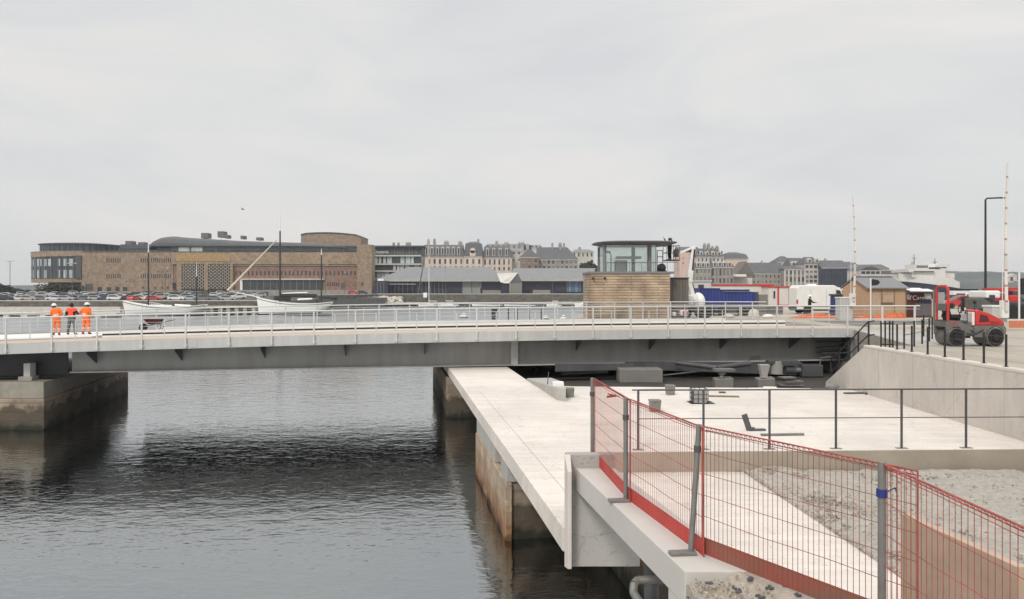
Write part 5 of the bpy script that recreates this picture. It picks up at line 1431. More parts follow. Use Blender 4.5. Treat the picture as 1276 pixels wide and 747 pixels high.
def car(kind, colname, col, label, loc, rz, group=None, name='parked_car'):
    key = kind
    if key not in CP:
        ln, h, bp, gp = car_proto(kind)
        mb = MB(); w_ = .86
        rings = []
        for y, k in ((-w_, 0), (-w_ * .93, 1), (w_ * .93, 1), (w_, 0)):
            rings.append([(x * (1 if k else .985), y * (1 - .14 * max(0, (z - .95)) / .5), z if k or z < .6 else z - .03) for x, z in bp])
        mb.loft(rings)
        body = mb.build(name, paint('base', (.5, .5, .5)), smooth=35)
        body.data.name = 'car_body_' + kind
        gl = MB()
        for s in (-1, 1):
            pts = [(x, s * (w_ * 1.004 * (1 - .14 * max(0, (z - .95)) / .5)), z - .02) for x, z in gp]
            gl.extr(pts, (0, s * .008, 0))
        # windscreen and rear window laid on the body slopes
        def lay(a, b_, off):
            (xa, za), (xb, zb2) = a, b_
            nx, nz = (zb2 - za), -(xb - xa); l_ = math.hypot(nx, nz); nx, nz = nx / l_ * off, nz / l_ * off
            ya, yb = .70, .60
            gl.extr([(xa + nx, -ya, za + nz), (xa + nx, ya, za + nz), (xb + nx, yb, zb2 + nz), (xb + nx, -yb, zb2 + nz)], (nx * .1, 0, nz * .1))
        top = sorted(bp, key=lambda q: -q[1])
        i = max(range(len(bp)), key=lambda k: (bp[k][1]))
        lay(bp[i + 2] if kind != 'van' else bp[i + 2], bp[i + 1], .02)
        lay(bp[i - 1] if kind != 'van' else bp[i - 1], bp[i - 2], .02) if kind != 'van' else None
        glass = gl.build('windows', M_glass, body)
        wh = []
        for sx in (-1, 1):
            for sy in (-1, 1):
                mb = MB(); mb.tube((sx * ln * .315, sy * (w_ - .17), .31), (sx * ln * .315, sy * (w_ + .012), .31), .31, 12); mb.build('wheel', M_rub, body, smooth=40)
        for s, nm, mm in ((1, 'headlight', M_boat), (-1, 'tail_light', paint('lamp_red', (.3, .02, .02)))):
            for sy in (-1, 1):
                mb = MB(); xx = (bp[-2][0] if s > 0 else bp[1][0]); mb.cbox((xx, sy * .62, .7 if kind != 'suv' else .82), (.05, .26, .13)); mb.build(nm, mm, body)
        CP[key] = body; o = body
    else:
        o = copy_tree(CP[key])
    o.material_slots[0].link = 'OBJECT'; o.material_slots[0].material = paint(colname, col)
    o.location = loc; o.rotation_euler = (0, 0, rz)
    return tag(o, label, 'car', group)
COL = {'white': (.62, .62, .6), 'silver': (.36, .37, .38), 'grey': (.15, .155, .16), 'black': (.025, .026, .03), 'blue': (.04, .06, .12), 'beige': (.4, .37, .32)}

# ------------------------------------------------------------------ far quays
ZL, ZRQ = 3.35, 4.5
def DL(x): return 200
mb = MB(); mb.prism([(-700, 200), (X(345, 200), 200), (X(345, 200), 240), (X(470, 262), 262), (X(470, 262), 620), (-700, 620)], -3, ZL)
struct('left_quay_ground', mb, mat('car_park_asphalt', (.13, .125, .12), .9, var=.2, scale=.1))
mb = MB(); mb.prism([(X(345, 200) + .2, 240.2), (X(440, 255), 255), (X(470, 285), 285), (260, 300), (600, 330), (900, 700), (900, 900), (-120, 900), (X(470, 262) + .2, 620)], -3, ZRQ)
struct('right_quay_ground', mb, mat('quay_paving', (.2, .19, .175), .9, var=.2, scale=.1))
mb = MB(); mb.prism([(-900, 620.5), (1400, 620.5), (1400, 1500), (-900, 1500)], -3, 3.0); struct('far_land', mb, mat('far_ground', (.09, .095, .08), .95, var=.3, scale=.01))
# quay walls
def quay_wall(label, x0, d0, x1, d1, zt, zc, m=M_quay):
    a, b_ = Vector((x0, d0)), Vector((x1, d1)); u = (b_ - a).normalized(); nn = Vector((u.y, -u.x))
    t = thing('quay_wall', label, 'quay wall', ((x0 + x1) / 2, (d0 + d1) / 2, 0))
    def off(p, k): return (p.x + nn.x * k, p.y + nn.y * k)
    mb = MB(); mb.prism([off(a, .5), off(b_, .5), off(b_, .02), off(a, .02)], -1, zt); mb.build('wall', m, t)
    mb = MB(); mb.prism([off(a, .6), off(b_, .6), off(b_, -.4), off(a, -.4)], zt + .002, zt + zc); mb.build('coping', M_stonel, t)
    return t
quay_wall('dark stone quay wall below the car park on the left', -420, 199.4, X(345, 200), 199.4, ZL, .22)
quay_wall('short dark quay wall sloping back behind the white boats', X(345, 200) + .5, 240, X(440, 255), 254.6, ZRQ, .2)
quay_wall('long stone quay wall below the two grey-roofed sheds', X(470, 285), 284.4, 262, 299.4, ZRQ, .25)
quay_wall('quay wall linking the car park to the sheds', X(440, 255) + .3, 254.9, X(470, 285) - .3, 284.3, ZRQ, .2)
# pontoon on the left with dark gaps
t = thing('pontoon', 'long grey pontoon on piles in front of the left quay wall', 'pontoon', (X(120, 192), 192, 0))
mb = MB(); mb.box(-330, X(152, 178), 175.5, 178.5, .62, 1.05); mb.build('deck', M_stonel, t)
mb = MB(); mb.box(-330, X(151, 178), 176.9, 178.3, -1, .619); mb.build('shade_backing', M_black, t)  # black box added behind the piles as the dark below the deck
for i in range(30):
    x = -218 + i * 4.2
    mb = MB(); mb.box(x, x + 1.3, 175.6, 176.6, -1, .619); mb.build('pile', M_stonel, t)
t = thing('pontoon', 'grey pontoon on piles between the two white sailing boats', 'pontoon', (X(300, 192), 192, 0))
mb = MB(); mb.box(X(258, 192), X(318, 192), 191.5, 193.5, 1.75, 2.25); mb.build('deck', M_stonel, t)
mb = MB(); mb.box(X(259, 192), X(317, 192), 192.5, 193.4, -1, 1.749); mb.build('shade_backing', M_black, t)  # black backing again, shade of the gaps as a solid
for i in range(6):
    x = X(262, 192) + i * 2.1
    mb = MB(); mb.box(x, x + .9, 191.6, 192.3, -1, 1.749); mb.build('pile', M_stone, t)
t = thing('pontoon', 'long pale pontoon in front of the sheds with small boats along it', 'pontoon', (X(600, 279), 279, 0))
mb = MB(); mb.box(X(418, 279), X(900, 279), 278, 280.2, .95, 1.6); mb.build('deck', M_stonel, t)
mb = MB(); mb.box(X(419, 279), X(899, 279), 279, 280.1, -1, .949); mb.build('shade_backing', M_black, t)  # black backing for the dark strip below this deck
for i in range(16):
    x = X(430, 279) + i * 8.8
    mb = MB(); mb.tube((x, 278.4, -1), (x, 278.4, .949), .3, 8); mb.build('pile', M_dsteel, t)
# low stone ledge above the left pontoon (slipway edge)
mb = MB(); mb.prism([(-400, 196.8), (X(150, 197), 196.8), (X(150, 197), 198.7), (-400, 198.7)], -1, 1.9); struct('quay_ledge', mb, M_stonel)

# ------------------------------------------------------------------ car park: dense rows of cars
rc = random.Random(11)
gname = 'cars packed in the car park before the brick building'
keys = [('white', 5), ('silver', 6), ('grey', 4), ('black', 3), ('blue', 1), ('beige', 1)]
pool = [k for k, n_ in keys for _ in range(n_)]
kinds = ['hatch', 'hatch', 'saloon', 'suv', 'suv', 'hatch']
for row, (d, x0, x1, step) in enumerate(((204, -4, 285, 14.5), (220, -2, 300, 13.5), (240, 8, 330, 12.5), (262, 30, 330, 12.0))):
    x = x0
    while x < x1:
        k = rc.choice(kinds); cn = rc.choice(pool)
        if rc.random() < .93:
            rzv = rc.choice((0, 180)) + rc.uniform(-4, 4) + (35 if row in (1, 3) else 12)
            z_ = ZL + .02 + row * .28
            car(k, cn, COL[cn], 'one of the %s %s cars packed in the car park before the brick building' % (cn, {'hatch': 'small hatchback', 'saloon': 'saloon', 'suv': 'tall estate'}[k]),
                (X(x, d), d + rc.uniform(-1, 1), z_), R(rzv), group='%s %s cars in the car park' % (cn, {'hatch': 'hatchback', 'saloon': 'saloon', 'suv': 'tall estate'}[k]))
        x += step * rc.uniform(.85, 1.25)
for r_, (d, zz) in enumerate(((211.5, .28), (229, .56), (250, .84))):
    mb = MB(); mb.prism([(-330, d), (X(338, d), d), (X(338, d), 300), (-330, 300)], ZL + zz - .279, ZL + zz); struct('car_park_terrace', mb, MATS['car_park_asphalt'])
car('hatch', 'bright_red', (.42, .02, .02), 'small bright red car in the front row of the car park, behind the ketch mast', (X(194, 203), 202.2, ZL + .02), R(8))
car('hatch', 'orange_red', (.6, .06, .03), 'red-orange car beside the white ketch bow in the car park', (X(168.5, 202.5), 202, ZL + .02), R(80))
car('hatch', 'red_far', (.5, .04, .03), 'small red car on the quay before the brick building right of the glazed front', (X(440, 280), 280, ZRQ), R(10))
car('hatch', 'dark_far', COL['black'], 'black car parked by the right corner of the brick building', (X(452, 283), 283, ZRQ), R(5))

# ------------------------------------------------------------------ boats
def hull(mb, ln, beam, h0, hmid, h1, draft=.3, stern=.55, rake=.035, n=18):
    """bow at -x. sheer runs h0 (bow) - hmid - h1 (stern); stern overhang at +x"""
    rings = []
    for i in range(n + 1):
        u = i / n
        x = -ln / 2 + ln * u
        sh = h0 * (1 - u) ** 2 + 2 * hmid * u * (1 - u) * 1.0 + h1 * u * u
        b_ = beam / 2 * (math.sin(min(1, (u + .02) * 1.35) * math.pi / 2) ** .8) * (1 - stern * max(0, (u - .6) / .4) ** 2)
        b_ = max(b_, .06)
        lift = max(0, (u - .72) / .28) ** 1.6 * h1 * .92 - draft
        xb = x + (rake * ln * (1 - u) ** 6)
        pts = []
        for s, k in ((0, 0), (.55, .18), (.9, .5), (1, 1)): pts.append((xb + (x - xb) * k, s * b_, lift + (sh - lift) * k))
        ring = [(p[0], -p[1], p[2]) for p in reversed(pts[1:])] + pts
        rings.append(ring)
    mb.loft(rings, cap=True, closed=False)
    mb.loft([[r[0], r[-1]] for r in rings], cap=False, closed=False)
    return mb
def sailing_ship(label, xb, xs, d, yb, ym, ys, masts, bowsprit=None, stay=None, extras=None):
    ln = X(xs, d) - X(xb, d); cx = (X(xb, d) + X(xs, d)) / 2
    t = thing('sailing_boat', label, 'sailing boat', (cx, d, 0), local=True)
    mb = hull(MB(), ln, ln * .23, Z(yb, d), Z(ym, d) - .35, Z(ys, d)); hu = mb.build('hull', M_boat, t, smooth=40)
    mb = hull(MB(), ln * .975, ln * .233, .36, .36, .36); mb.build('boot_stripe', M_black, hu, smooth=40)
    mb = MB(); a0, a1, am = Z(yb, d), Z(ys, d), Z(ym, d) - .35
    for sg in (-1, 1):
        pts_ = []
        for i in range(19):
            u = i / 18; sh = a0 * (1 - u) ** 2 + 2 * am * u * (1 - u) + a1 * u * u
            b2_ = ln * .115 * (math.sin(min(1, (u + .02) * 1.35) * math.pi / 2) ** .8) * (1 - .55 * max(0, (u - .6) / .4) ** 2)
            pts_.append((-ln / 2 + ln * u, sg * (b2_ + .02), sh - .32))
        mb.path(pts_, .07, 5)
    mb.build('rubbing_strake', M_dsteel, hu)
    mb = MB()
    for i in range(19):
        pass
    def lx(x): return X(x, d) - cx
    mb = MB(); mb.box(lx(xb) + ln * .35, lx(xb) + ln * .5, -.9, .9, Z(ym, d) * .7, Z(ym, d) + .45); mb.box(lx(xb) + ln * .62, lx(xb) + ln * .74, -.8, .8, Z(ym, d) * .7, Z(ym, d) + .35); mb.build('deckhouse', M_wood, t)
    for x, y0, y1, r, ytop in masts:
        mb = MB(); mb.tube((lx(x), 0, Z(y1, d) - 1), (lx(x), 0, Z(ytop, d)), r, 8, r * .8); m_ = mb.build('mast', M_black, t, smooth=40)
        mb = MB(); mb.tube((lx(x), 0, Z(ytop, d)), (lx(x), 0, Z(y0, d)), r * .75, 8, r * .3); mb.build('topmast', M_white, m_, smooth=40)
        mb = MB()
        for s in (-1, 1):
            for q_ in (-.6, .5): mb.tube((lx(x) + q_, s * ln * .1, Z(ym, d)), (lx(x), 0, Z(ytop, d) - .3), .02, 4)
        mb.build('shroud', M_dsteel, m_)
    if bowsprit:
        mb = MB(); mb.tube((lx(xb) + .8, 0, Z(yb, d) - .1), (lx(bowsprit[0]), 0, Z(bowsprit[1], d)), .14, 8, .07); mb.build('bowsprit', M_white, t, smooth=40)
    if stay:
        mb = MB(); mb.tube((lx(stay[0]), 0, Z(stay[1], d)), (lx(stay[2]), 0, Z(stay[3], d)), .30, 8, .12); mb.build('furled_jib', mat('sailcloth', (.58, .52, .42), .8), t, smooth=40)
    return t
s1 = sailing_ship('white two-masted boat with high bow moored left below the red parked car', 153, 257, 187, 374.5, 385.5, 379.2, [(185, 286, 378, .19, 315), (245, 327, 381, .16, 345)])
def deckgear(t, d, xb, items, m=M_dark):
    cx = t.location.x
    for nm, x0, y0, x1, y1, r in items:
        mb = MB(); mb.tube((X(x0, d) - cx, 0, Z(y0, d)), (X(x1, d) - cx, 0, Z(y1, d)), r, 8); mb.build(nm, m, t, smooth=40)
deckgear(s1, 187, 153, [('boom', 188, 380.5, 214, 381, .12), ('tarpaulin', 218, 380.2, 238, 381.4, .22)], M_boat)
mb = MB(); cx = s1.location.x
for i in range(9):
    x = X(191, 187) - cx + i * .42; mb.tube((x, -1.8, Z(381.5 - (.0), 187)), (x, -1.8, Z(376.5 + i * .45, 187)), .05, 5)
mb.tube((X(190.5, 187) - cx, -1.8, Z(376.3, 187)), (X(190.5, 187) - cx + 3.9, -1.8, Z(380.3, 187)), .05, 5); mb.build('deck_rail', M_boat, s1)
s2 = sailing_ship('white gaff-rigged boat with long bowsprit and slanting furled jib below the glazed brick front', 320, 414, 190, 370.5, 381, 376, [(349, 264, 372, .24, 288), (400.5, 310, 375, .20, 318)], bowsprit=(284, 362.5), stay=(283.5, 362.3, 345, 299))
deckgear(s2, 190, 320, [('boom', 351, 367, 395, 367.5, .16), ('furled_sail', 350, 368.6, 394, 369.4, .38), ('boat_cover', 342, 371.6, 362, 373, .5), ('mizzen_boom', 398, 371, 420, 372, .25)])
deckgear(s2, 190, 320, [('gaff', 352, 366, 383, 364.6, .13), ('dinghy', 371, 373.4, 389, 372.4, .22)], M_boat)
# thin flag tops
def small_boat(label, xb, xs, d, h, cabin, mastx=None, ymast=None, r=.07, rake=0, kind='boat'):
    ln = X(xs, d) - X(xb, d); cx = (X(xb, d) + X(xs, d)) / 2
    t = thing('moored_' + ('yacht' if mastx else 'motorboat'), label, 'yacht' if mastx else 'motorboat', (cx, d, 0), local=True)
    mb = hull(MB(), ln, max(1.6, ln * .3), h * 1.2, h * .95, h * .9, stern=.25, rake=.03); hu = mb.build('hull', M_boat, t, smooth=40)
    mb = hull(MB(), ln * .985, max(1.6, ln * .3) * 1.012, .22, .22, .22, stern=.25, rake=.03); mb.build('boot_stripe', M_navy, hu, smooth=40)
    if cabin:
        a = -ln * .18
        mb = MB(); mb.loft([[(a - ln * .05, -.8, h * .8), (a + ln * .4, -.8, h * .8), (a + ln * .4, .8, h * .8), (a - ln * .05, .8, h * .8)], [(a + ln * .06, -.55, h + cabin), (a + ln * .36, -.6, h + cabin), (a + ln * .36, .6, h + cabin), (a + ln * .06, .55, h + cabin)]]); cab = mb.build('cabin', M_boat, t, bevel=.05)
        mb = MB(); mb.box(a + ln * .08, a + ln * .32, -.76, .76, h + cabin * .4, h + cabin * .72); mb.build('cabin_window', M_glass, cab)
    if mastx:
        xm = X(mastx, d) - cx
        mb = MB(); mb.tube((xm, 0, h), (xm, 0, Z(ymast, d)), r, 8, r * .6); m_ = mb.build('mast', M_boat if r > .07 else M_galv, t, smooth=40)
        mb = MB(); mb.tube((xm, 0, h + 1.3), (xm + min(ln * .38, 4), 0, h + 1.2), .10, 8); mb.build('boom', M_boat, t)
        mb = MB(); H_ = Z(ymast, d)
        mb.tube((-ln / 2 + .1, 0, h), (xm, 0, H_ * .97), .012, 4)
        for s in (-1, 1): mb.path([(xm, s * ln * .13, h), (xm, s * .5, H_ * .5), (xm, 0, H_ * .95)], .012, 4)
        mb.cbox((xm, 0, H_ * .52), (.05, 1.2, .05)); mb.build('rigging', M_galv, t)
    return t
small_boat('white yacht with the tallest bright mast moored before the left shed', 521, 548, 274, .9, .4, 534.5, 283, .13)
small_boat('white yacht with slim grey mast lying close right of the bright-masted one', 546, 572, 270, 1.0, .55, 555.5, 331, .06)
small_boat('low white open launch moored before the pale shed doors', 588, 626, 274, .85, 0)
small_boat('low white launch moored left of the small yacht before the second shed', 628, 668, 276, .75, 0)
small_boat('small white yacht with slim mast before the navy panels of the second shed', 681, 700, 273, .9, .5, 688.5, 345, .06)
small_boat('white motor cruiser lying next to the control cabin', 716, 742, 268, 1.3, .8, 727, 343, .06)
small_boat('white motorboat half hidden beyond the pontoon end right of the gaff-rigged boat', 413, 428, 268, 1.0, .4)
# white moored launch on the near side of the far water, seen through the railing
p = at(578, 396, 150)
small_boat('little white dinghy floating beyond the bridge railing below the shed doors', 573, 583, 172, .55, .5)
small_boat('tiny white skiff with dark outboard floating left of the control cabin', 676, 684, 165, .5, .3)
small_boat('tiny white skiff floating close beside the control cabin below the cruiser', 698, 706, 160, .5, .55)
# mooring posts in the water
for i, (x, y0, y1, d, r, lb) in enumerate(((616, 384.5, 400.5, 150, .55, 'thick black mooring pile with bulbous head standing in the water'), (633.5, 385, 400, 150, .14, 'slim dark mooring pile right of the thick one, leftmost of the slim piles'), (641, 385, 400, 152, .14, 'slim dark mooring pile, left of the close pair'), (644.5, 385, 400, 150, .14, 'slim dark mooring pile, right of the close pair'),
                                  (659.5, 386, 400, 155, .12, 'slim pale mooring pile standing alone in the water'), (674.5, 385, 397, 155, .14, 'slim dark mooring pile beside the tiny skiff'))):
    mb = MB(); mb.tube((X(x, d), d, -1), (X(x, d), d, Z(y0, d)), r, 10, r * .9)
    if i == 0:
        for k in range(3): mb.ball((X(x, d), d, Z(386 + 4.5 * k, d)), (.62, .62, .5), 10, 6)
    tag(mb.build('mooring_pile', M_black, smooth=50), lb, 'mooring pile')
# ------------------------------------------------------------------ big brick centre on the left
D = 310.0
cc = thing('convention_centre', 'huge sand-coloured brick centre with glazed rounded corner and dark curved roofs', 'building', (X(250, D), D + 15, 4.0))
def fb(mb, x0, x1, y0, y1, d=D, dep=.3): return mb.box(X(x0, d), X(x1, d), d, d + dep, Z(y1, d), Z(y0, d))
def part(name, m, x0, x1, y0, y1, d=D, dep=.3, parent=cc):
    mb = MB(); fb(mb, x0, x1, y0, y1, d, dep); return mb.build(name, m, parent)
# rounded glazed corner
def arcpts(x0, x1, d, k=18, ry=22.0, n=12):
    """plan of the rounded corner: from the left flank round to the front"""
    xa, xb = X(x0, d + ry * .8), X(x1, d); pts = []
    for i in range(n + 1):
        a = math.pi / 2 * i / n
        pts.append((xb - (xb - xa) * math.cos(a) ** .9 if i < n else xb, d + ry - ry * math.sin(a) ** 1.0))
    return pts
def arcprism(x0, x1, y0, y1, d, ry, m, name, parent=cc):
    p = arcpts(x0, x1, d, ry=ry); poly = p + [(p[-1][0], d + ry)]
    mb = MB(); mb.prism(poly, Z(y1, d), Z(y0, d)); return mb.build(name, m, parent)
arcprism(40, 103, 313.8, 319.5, D, 24, M_sand2, 'brick_band'); arcprism(40.5, 103, 347.8, 352, D, 24, M_sand2, 'brick_band')
arcprism(41, 103, 319.5, 347.8, D + .8, 23, M_glass, 'corner_glazing')
gp = arcpts(41, 103, D + .8, ry=23, n=60)
acc = [0]
for a, b_ in zip(gp, gp[1:]): acc.append(acc[-1] + math.hypot(b_[0] - a[0], b_[1] - a[1]))
def gpt(f):
    f = max(0, min(acc[-1], f)); k = max(i for i in range(len(acc)) if acc[i] <= f + 1e-6); k = min(k, len(gp) - 2)
    tt = (f - acc[k]) / max(acc[k + 1] - acc[k], 1e-6); return (gp[k][0] + (gp[k + 1][0] - gp[k][0]) * tt, gp[k][1] + (gp[k + 1][1] - gp[k][1]) * tt)
fv = acc[-1]
rr = random.Random(5)
# lit-through bays (pale) in two storeys, and mullions
for st_, (ya, yb) in enumerate(((322.5, 331.5), (336.5, 346.5))):
    for i in range(15):
        f0 = fv * (.06 + .058 * i); f1 = f0 + fv * (.036 if i % 4 else .022)
        if rr.random() < .2: continue
        a, b_ = gpt(f0), gpt(f1)
        nn = Vector((b_[1] - a[1], -(b_[0] - a[0]), 0)).normalized() * .06
        mb = MB(); mb.extr([(*a, Z(yb, D)), (*b_, Z(yb, D)), (*b_, Z(ya, D)), (*a, Z(ya, D))], nn); mb.build('window', M_glassl, cc)
for i in range(12):
    a = gpt(fv * (.03 + .081 * i)); mb = MB(); mb.tube((a[0], a[1] - .15, Z(347.8, D)), (a[0], a[1] - .15, Z(319.5, D)), .16, 6); mb.build('mullion', M_zinc, cc)
part('dark_bay', M_dsteel, 93.5, 101, 318.5, 347.5, D - .5, .4)
# undercroft columns
part('undercroft', M_dsteel, 60, 102, 352, 366, D + 6, .5)
# walls
part('wall', M_sand, 101.3, 216, 314.3, 367, D, 38)
arcprism(39.6, 103, 312.7, 313.79, D, 24.2, M_zinc, 'corner_coping')
part('wall_band', M_zincd, 103, 216, 312.6, 314.2, D - .2, 36)
part('wall', M_sand2, 214, 445.5, 314.8, 329.5, D - 1.2, 30)
part('wall', M_sand3, 216.5, 445.5, 329.5, 366, D - .4, 36)
part('wall', M_sand, 445, 463.5, 305, 366, D - 2, 7)
part('frieze', mat('mottled_frieze', (.30, .20, .09), .85, scale=.8, col2=(.42, .29, .15)), 219, 287, 316.5, 326, D - 1.35, .14)
# slit windows: dark vertical slots with recesses
for x0, n_, st_ in ((132.5, 7, 2.75), (175.5, 4, 2.6), (188, 10, 2.65)):
    for k in range(n_):
        for ya, yb in ((322, 327.5), (341.8, 347.2)): part('window', M_glass, x0 + k * st_, x0 + k * st_ + 1.15, ya, yb, D - .06, .05)
for k in range(6):
    for ya, yb in ((322, 327.3), (341.8, 347)): part('relief_slot', M_stone, 155.5 + 2.2 * k, 155.5 + 2.2 * k + .9, ya, yb, D - .05, .04)
for k in range(3): part('window', M_glass, 157 + 4 * k, 158.2 + 4 * k, 350.3, 351.6, D - .06, .05)
for k in range(3): part('window', M_glass, 196 + 6 * k, 197.4 + 6 * k, 338, 339.4, D - .06, .05)
for x0 in (121.5, 133, 143.5, 153): part('window', M_glass, x0, x0 + 5.4, 358, 363, D - .08, .07)
for x0 in (177, 192.5, 201, 208): part('window', M_glass, x0, x0 + 2.2, 357.8, 360, D - .08, .07)
part('garage_door', M_dsteel, 106, 115.5, 353.8, 362, D - .1, .09)
part('dark_doorway', M_black, 215, 219, 352.5, 360, D - 1.4, .15)
# the lattice bays
for x0, x1 in ((226, 254.5), (259, 287)):
    part('lattice_back', M_black, x0, x1, 329, 361, D - 1.3, .1)
    mb = MB()
    cols = int((x1 - x0) / 2.35)
    for c_ in range(cols + 1):
        xx = x0 + (x1 - x0) * c_ / cols
        fb(mb, xx - .24, xx + .24, 329, 361, D - 1.6, .28)
    for c_ in range(cols):
        xx = x0 + (x1 - x0) * (c_ + .5) / cols; w_ = (x1 - x0) / cols
        for r_ in range(8):
            yy = 330.5 + 4 * r_ + (2 if c_ % 2 else 0)
            if yy < 360: fb(mb, xx - w_ / 2 + .25, xx + w_ / 2 - .25, yy, yy + 1.0, D - 1.55, .2)
    mb.build('stone_lattice', mat('lattice_stone', (.36, .31, .25), .9), cc)
for x0, x1 in ((220, 226), (254.5, 259), (287, 290)): part('pillar', M_sand2, x0, x1, 329.5, 362, D - 1.7, 1.2)
# right half: ledge, slots, glazed ground floor
part('ledge', M_stone, 288, 446, 330, 331.6, D - .8, .39)
part('ledge', M_stonel, 300, 404, 347.4, 349, D - 1.6, 1.1)
for k in range(30): part('window', M_glass, 293.5 + k * 5.1, 295.2 + k * 5.1, 338, 343.4, D - .5, .09)
part('ground_glazing', M_glass, 303, 402.5, 349.2, 361.5, D - .6, .19)
for k in range(11): part('mullion', M_zinc, 312 + k * 8.2, 312.6 + k * 8.2, 349.2, 361.5, D - .75, .14)
part('white_jamb', M_white, 299, 302, 349.2, 362, D - 1.2, .7)
for k in range(6): part('window', M_glass, 408 + 2.7 * k, 409.3 + 2.7 * k, 352, 356.5, D - .5, .09)
for k in range(6): part('window', M_sand3, 427 + 3.5 * k, 428.6 + 3.5 * k, 323.5, 327.5, D - 1.29, .08)
part('window', M_dsteel, 425, 430, 353, 359.5, D - .52, .1)
part('plinth', M_stone, 288, 463, 361.6, 368, D - 3.2, 2.6)
part('window', M_dsteel, 450, 453, 352, 356, D - 2.1, .09)
# upper glazed storey
part('upper_storey', M_zincd, 214, 446, 307.1, 314.7, D + 1.5, 28)
for k in range(14):
    x0 = 222.5 + k * 15.9
    part('upper_window', M_glassl if k in (0, 1) else M_glass, x0, x0 + 13.6, 308.2, 313.6, D + 1.35, .14)
part('storey_fascia', M_zinc, 218, 447, 305.6, 306.6, D + .9, .5)
# dark barrel roof, its round end on the left
mb = MB(); rings = []
for x, ye, hh in ((196, 311, 2), (200, 306, 8.5), (207, 303, 9.5), (216, 302, 9.5), (232, 302.5, 8.4), (300, 304.5, 6.0), (380, 306, 5.0), (432, 308, 3.0), (438, 309, 1.0)):
    ring = []
    for i in range(13):
        a = math.pi * i / 12
        ring.append((X(x, D + 9), D + 14 - 13.5 * math.cos(a), Z(ye, D) + hh / F * D * math.sin(a) ** .8))
    ring.append((X(x, D + 9), D + 27.5, Z(max(ye + .2, 307), D))); ring.append((X(x, D + 9), D + .5, Z(max(ye + .2, 307), D)))
    rings.append(ring)
mb.loft(rings); mb.build('barrel_roof', M_zincd, cc, smooth=40)
part('roof_edge', M_zincd, 150, 216, 304.8, 310, D + 6, 12)
part('roof_terrace', M_glass, 148, 222, 309.5, 312.5, D + 4, .4)
for x0, x1, y0, y1 in ((250.5, 259, 290.5, 297), (271, 279, 288.5, 296), (279, 284, 293, 297), (299.5, 303.5, 293.8, 298), (319, 325, 296, 299.5), (156, 164, 300.5, 305), (172, 180, 302, 305)):
    part('roof_unit', M_mgrey, x0, x1, y0, y1, D + 12, 4)
# round pavilion on top of the corner
rings = []
cxp, rxp, ryp = X(105.5, D + 21), (X(153, D + 21) - X(56, D + 21)) / 2, 20
def ell(y, k): return [(cxp + rxp * k * math.cos(a), D + 22 + ryp * k * math.sin(a), Z(y, D)) for a in [2 * math.pi * i / 48 for i in range(48)]]
mb = MB(); mb.loft([ell(313.2, .955), ell(303.6, .955)]); mb.build('pavilion_glazing', stripes('pavilion_glass', (.03, .036, .046), (.06, .07, .085), 1.7, 'X', .25, duty=.8), cc, smooth=40)
mb = MB(); mb.loft([ell(303.7, .97), ell(303.5, 1.0), ell(302.6, 1.0), ell(301.3, .75), ell(299.9, .4), ell(299.6, .05)]); mb.build('pavilion_roof', M_zincd, cc, smooth=30)
for i in range(24):
    a = math.pi + math.pi * (i + .5) / 24
    mb = MB(); mb.tube((cxp + rxp * .96 * math.cos(a), D + 22 + ryp * .96 * math.sin(a), Z(312.6, D)), (cxp + rxp * .96 * math.cos(a), D + 22 + ryp * .96 * math.sin(a), Z(303.7, D)), .12, 5); mb.build('mullion', M_zinc, cc)
# arched brick tower
xa, xb = X(375, D + 25), X(450, D + 25)
mb = MB(); pts = [(xa, D + 25, Z(312, D + 25)), (xa, D + 25, Z(293.3, D + 25))]
for i in range(1, 12):
    u = i / 12; pts.append((xa + (xb - xa) * u, D + 25, Z(293.3 + (295.5 - 293.3) * u, D + 25) + 3.3 / F * 335 * math.sin(math.pi * (u * .8 + .1)) * 1.0))
pts += [(xb, D + 25, Z(296.5, D + 25)), (xb, D + 25, Z(312, D + 25))]
mb.extr(pts, (0, 16, 0)); mb.build('tower', M_sand, cc)
mb = MB(); mb.extr([(p[0], p[1] - .3, p[2] + (.02 if 0 < i < len(pts) - 1 else 0)) for i, p in enumerate(pts[1:-1])] + [(p[0], p[1] - .3, p[2] + .5) for p in reversed(pts[1:-1])], (0, 17, 0)); mb.build('tower_roof', M_zincd, cc)

# ------------------------------------------------------------------ hotel
D = 335.0
ho = thing('hotel', 'modern white hotel with dark top storey, balcony bands and white lettering', 'building', (X(494, D), D + 8, 4.5))
part('wall', M_glass, 463.8, 525, 317.5, 366, D, 14, ho)
part('top_storey', M_zincd, 463.5, 526, 308, 317.4, D + 1.5, 12, ho)
part('roof', M_zincd, 462.5, 527.5, 306.2, 307.9, D - .5, 15, ho)
for y in (318, 328.6, 337.2, 346.5, 356): part('balcony_band', M_stonel, 464.5, 524.5, y, y + 1.7, D - 1.2, 1.19, ho)
rr = random.Random(9)
for y0, y1 in ((319.9, 328.4), (330.4, 337), (339, 346.3), (348.3, 355.8)):
    x = 465.5
    while x < 523:
        w_ = rr.choice((3.2, 4.8, 6.0)); 
        if rr.random() < .62: part('curtained_window', M_glassl, x, min(x + w_, 524), y0, y1, D - .2, .19, ho)
        x += w_ + rr.choice((.8, 1.6, 2.4))
for x in (491, 495, 498, 501.5, 509.5, 513, 518): part('window_frame', M_zinc, x, x + .9, 309.5, 317, D + 1.3, .19, ho)
lettering('Oceania', 'lettering', (X(464.3, D), D + 1.2, Z(315.8, D)), 2.05, M_boat, ho)
for i in range(3): part('chimney', M_stone, (489, 495, 505.5)[i], (491.3, 497.2, 511.5)[i], (302.5, 302.5, 302.3)[i], 306.1, D + 8, 2, ho)
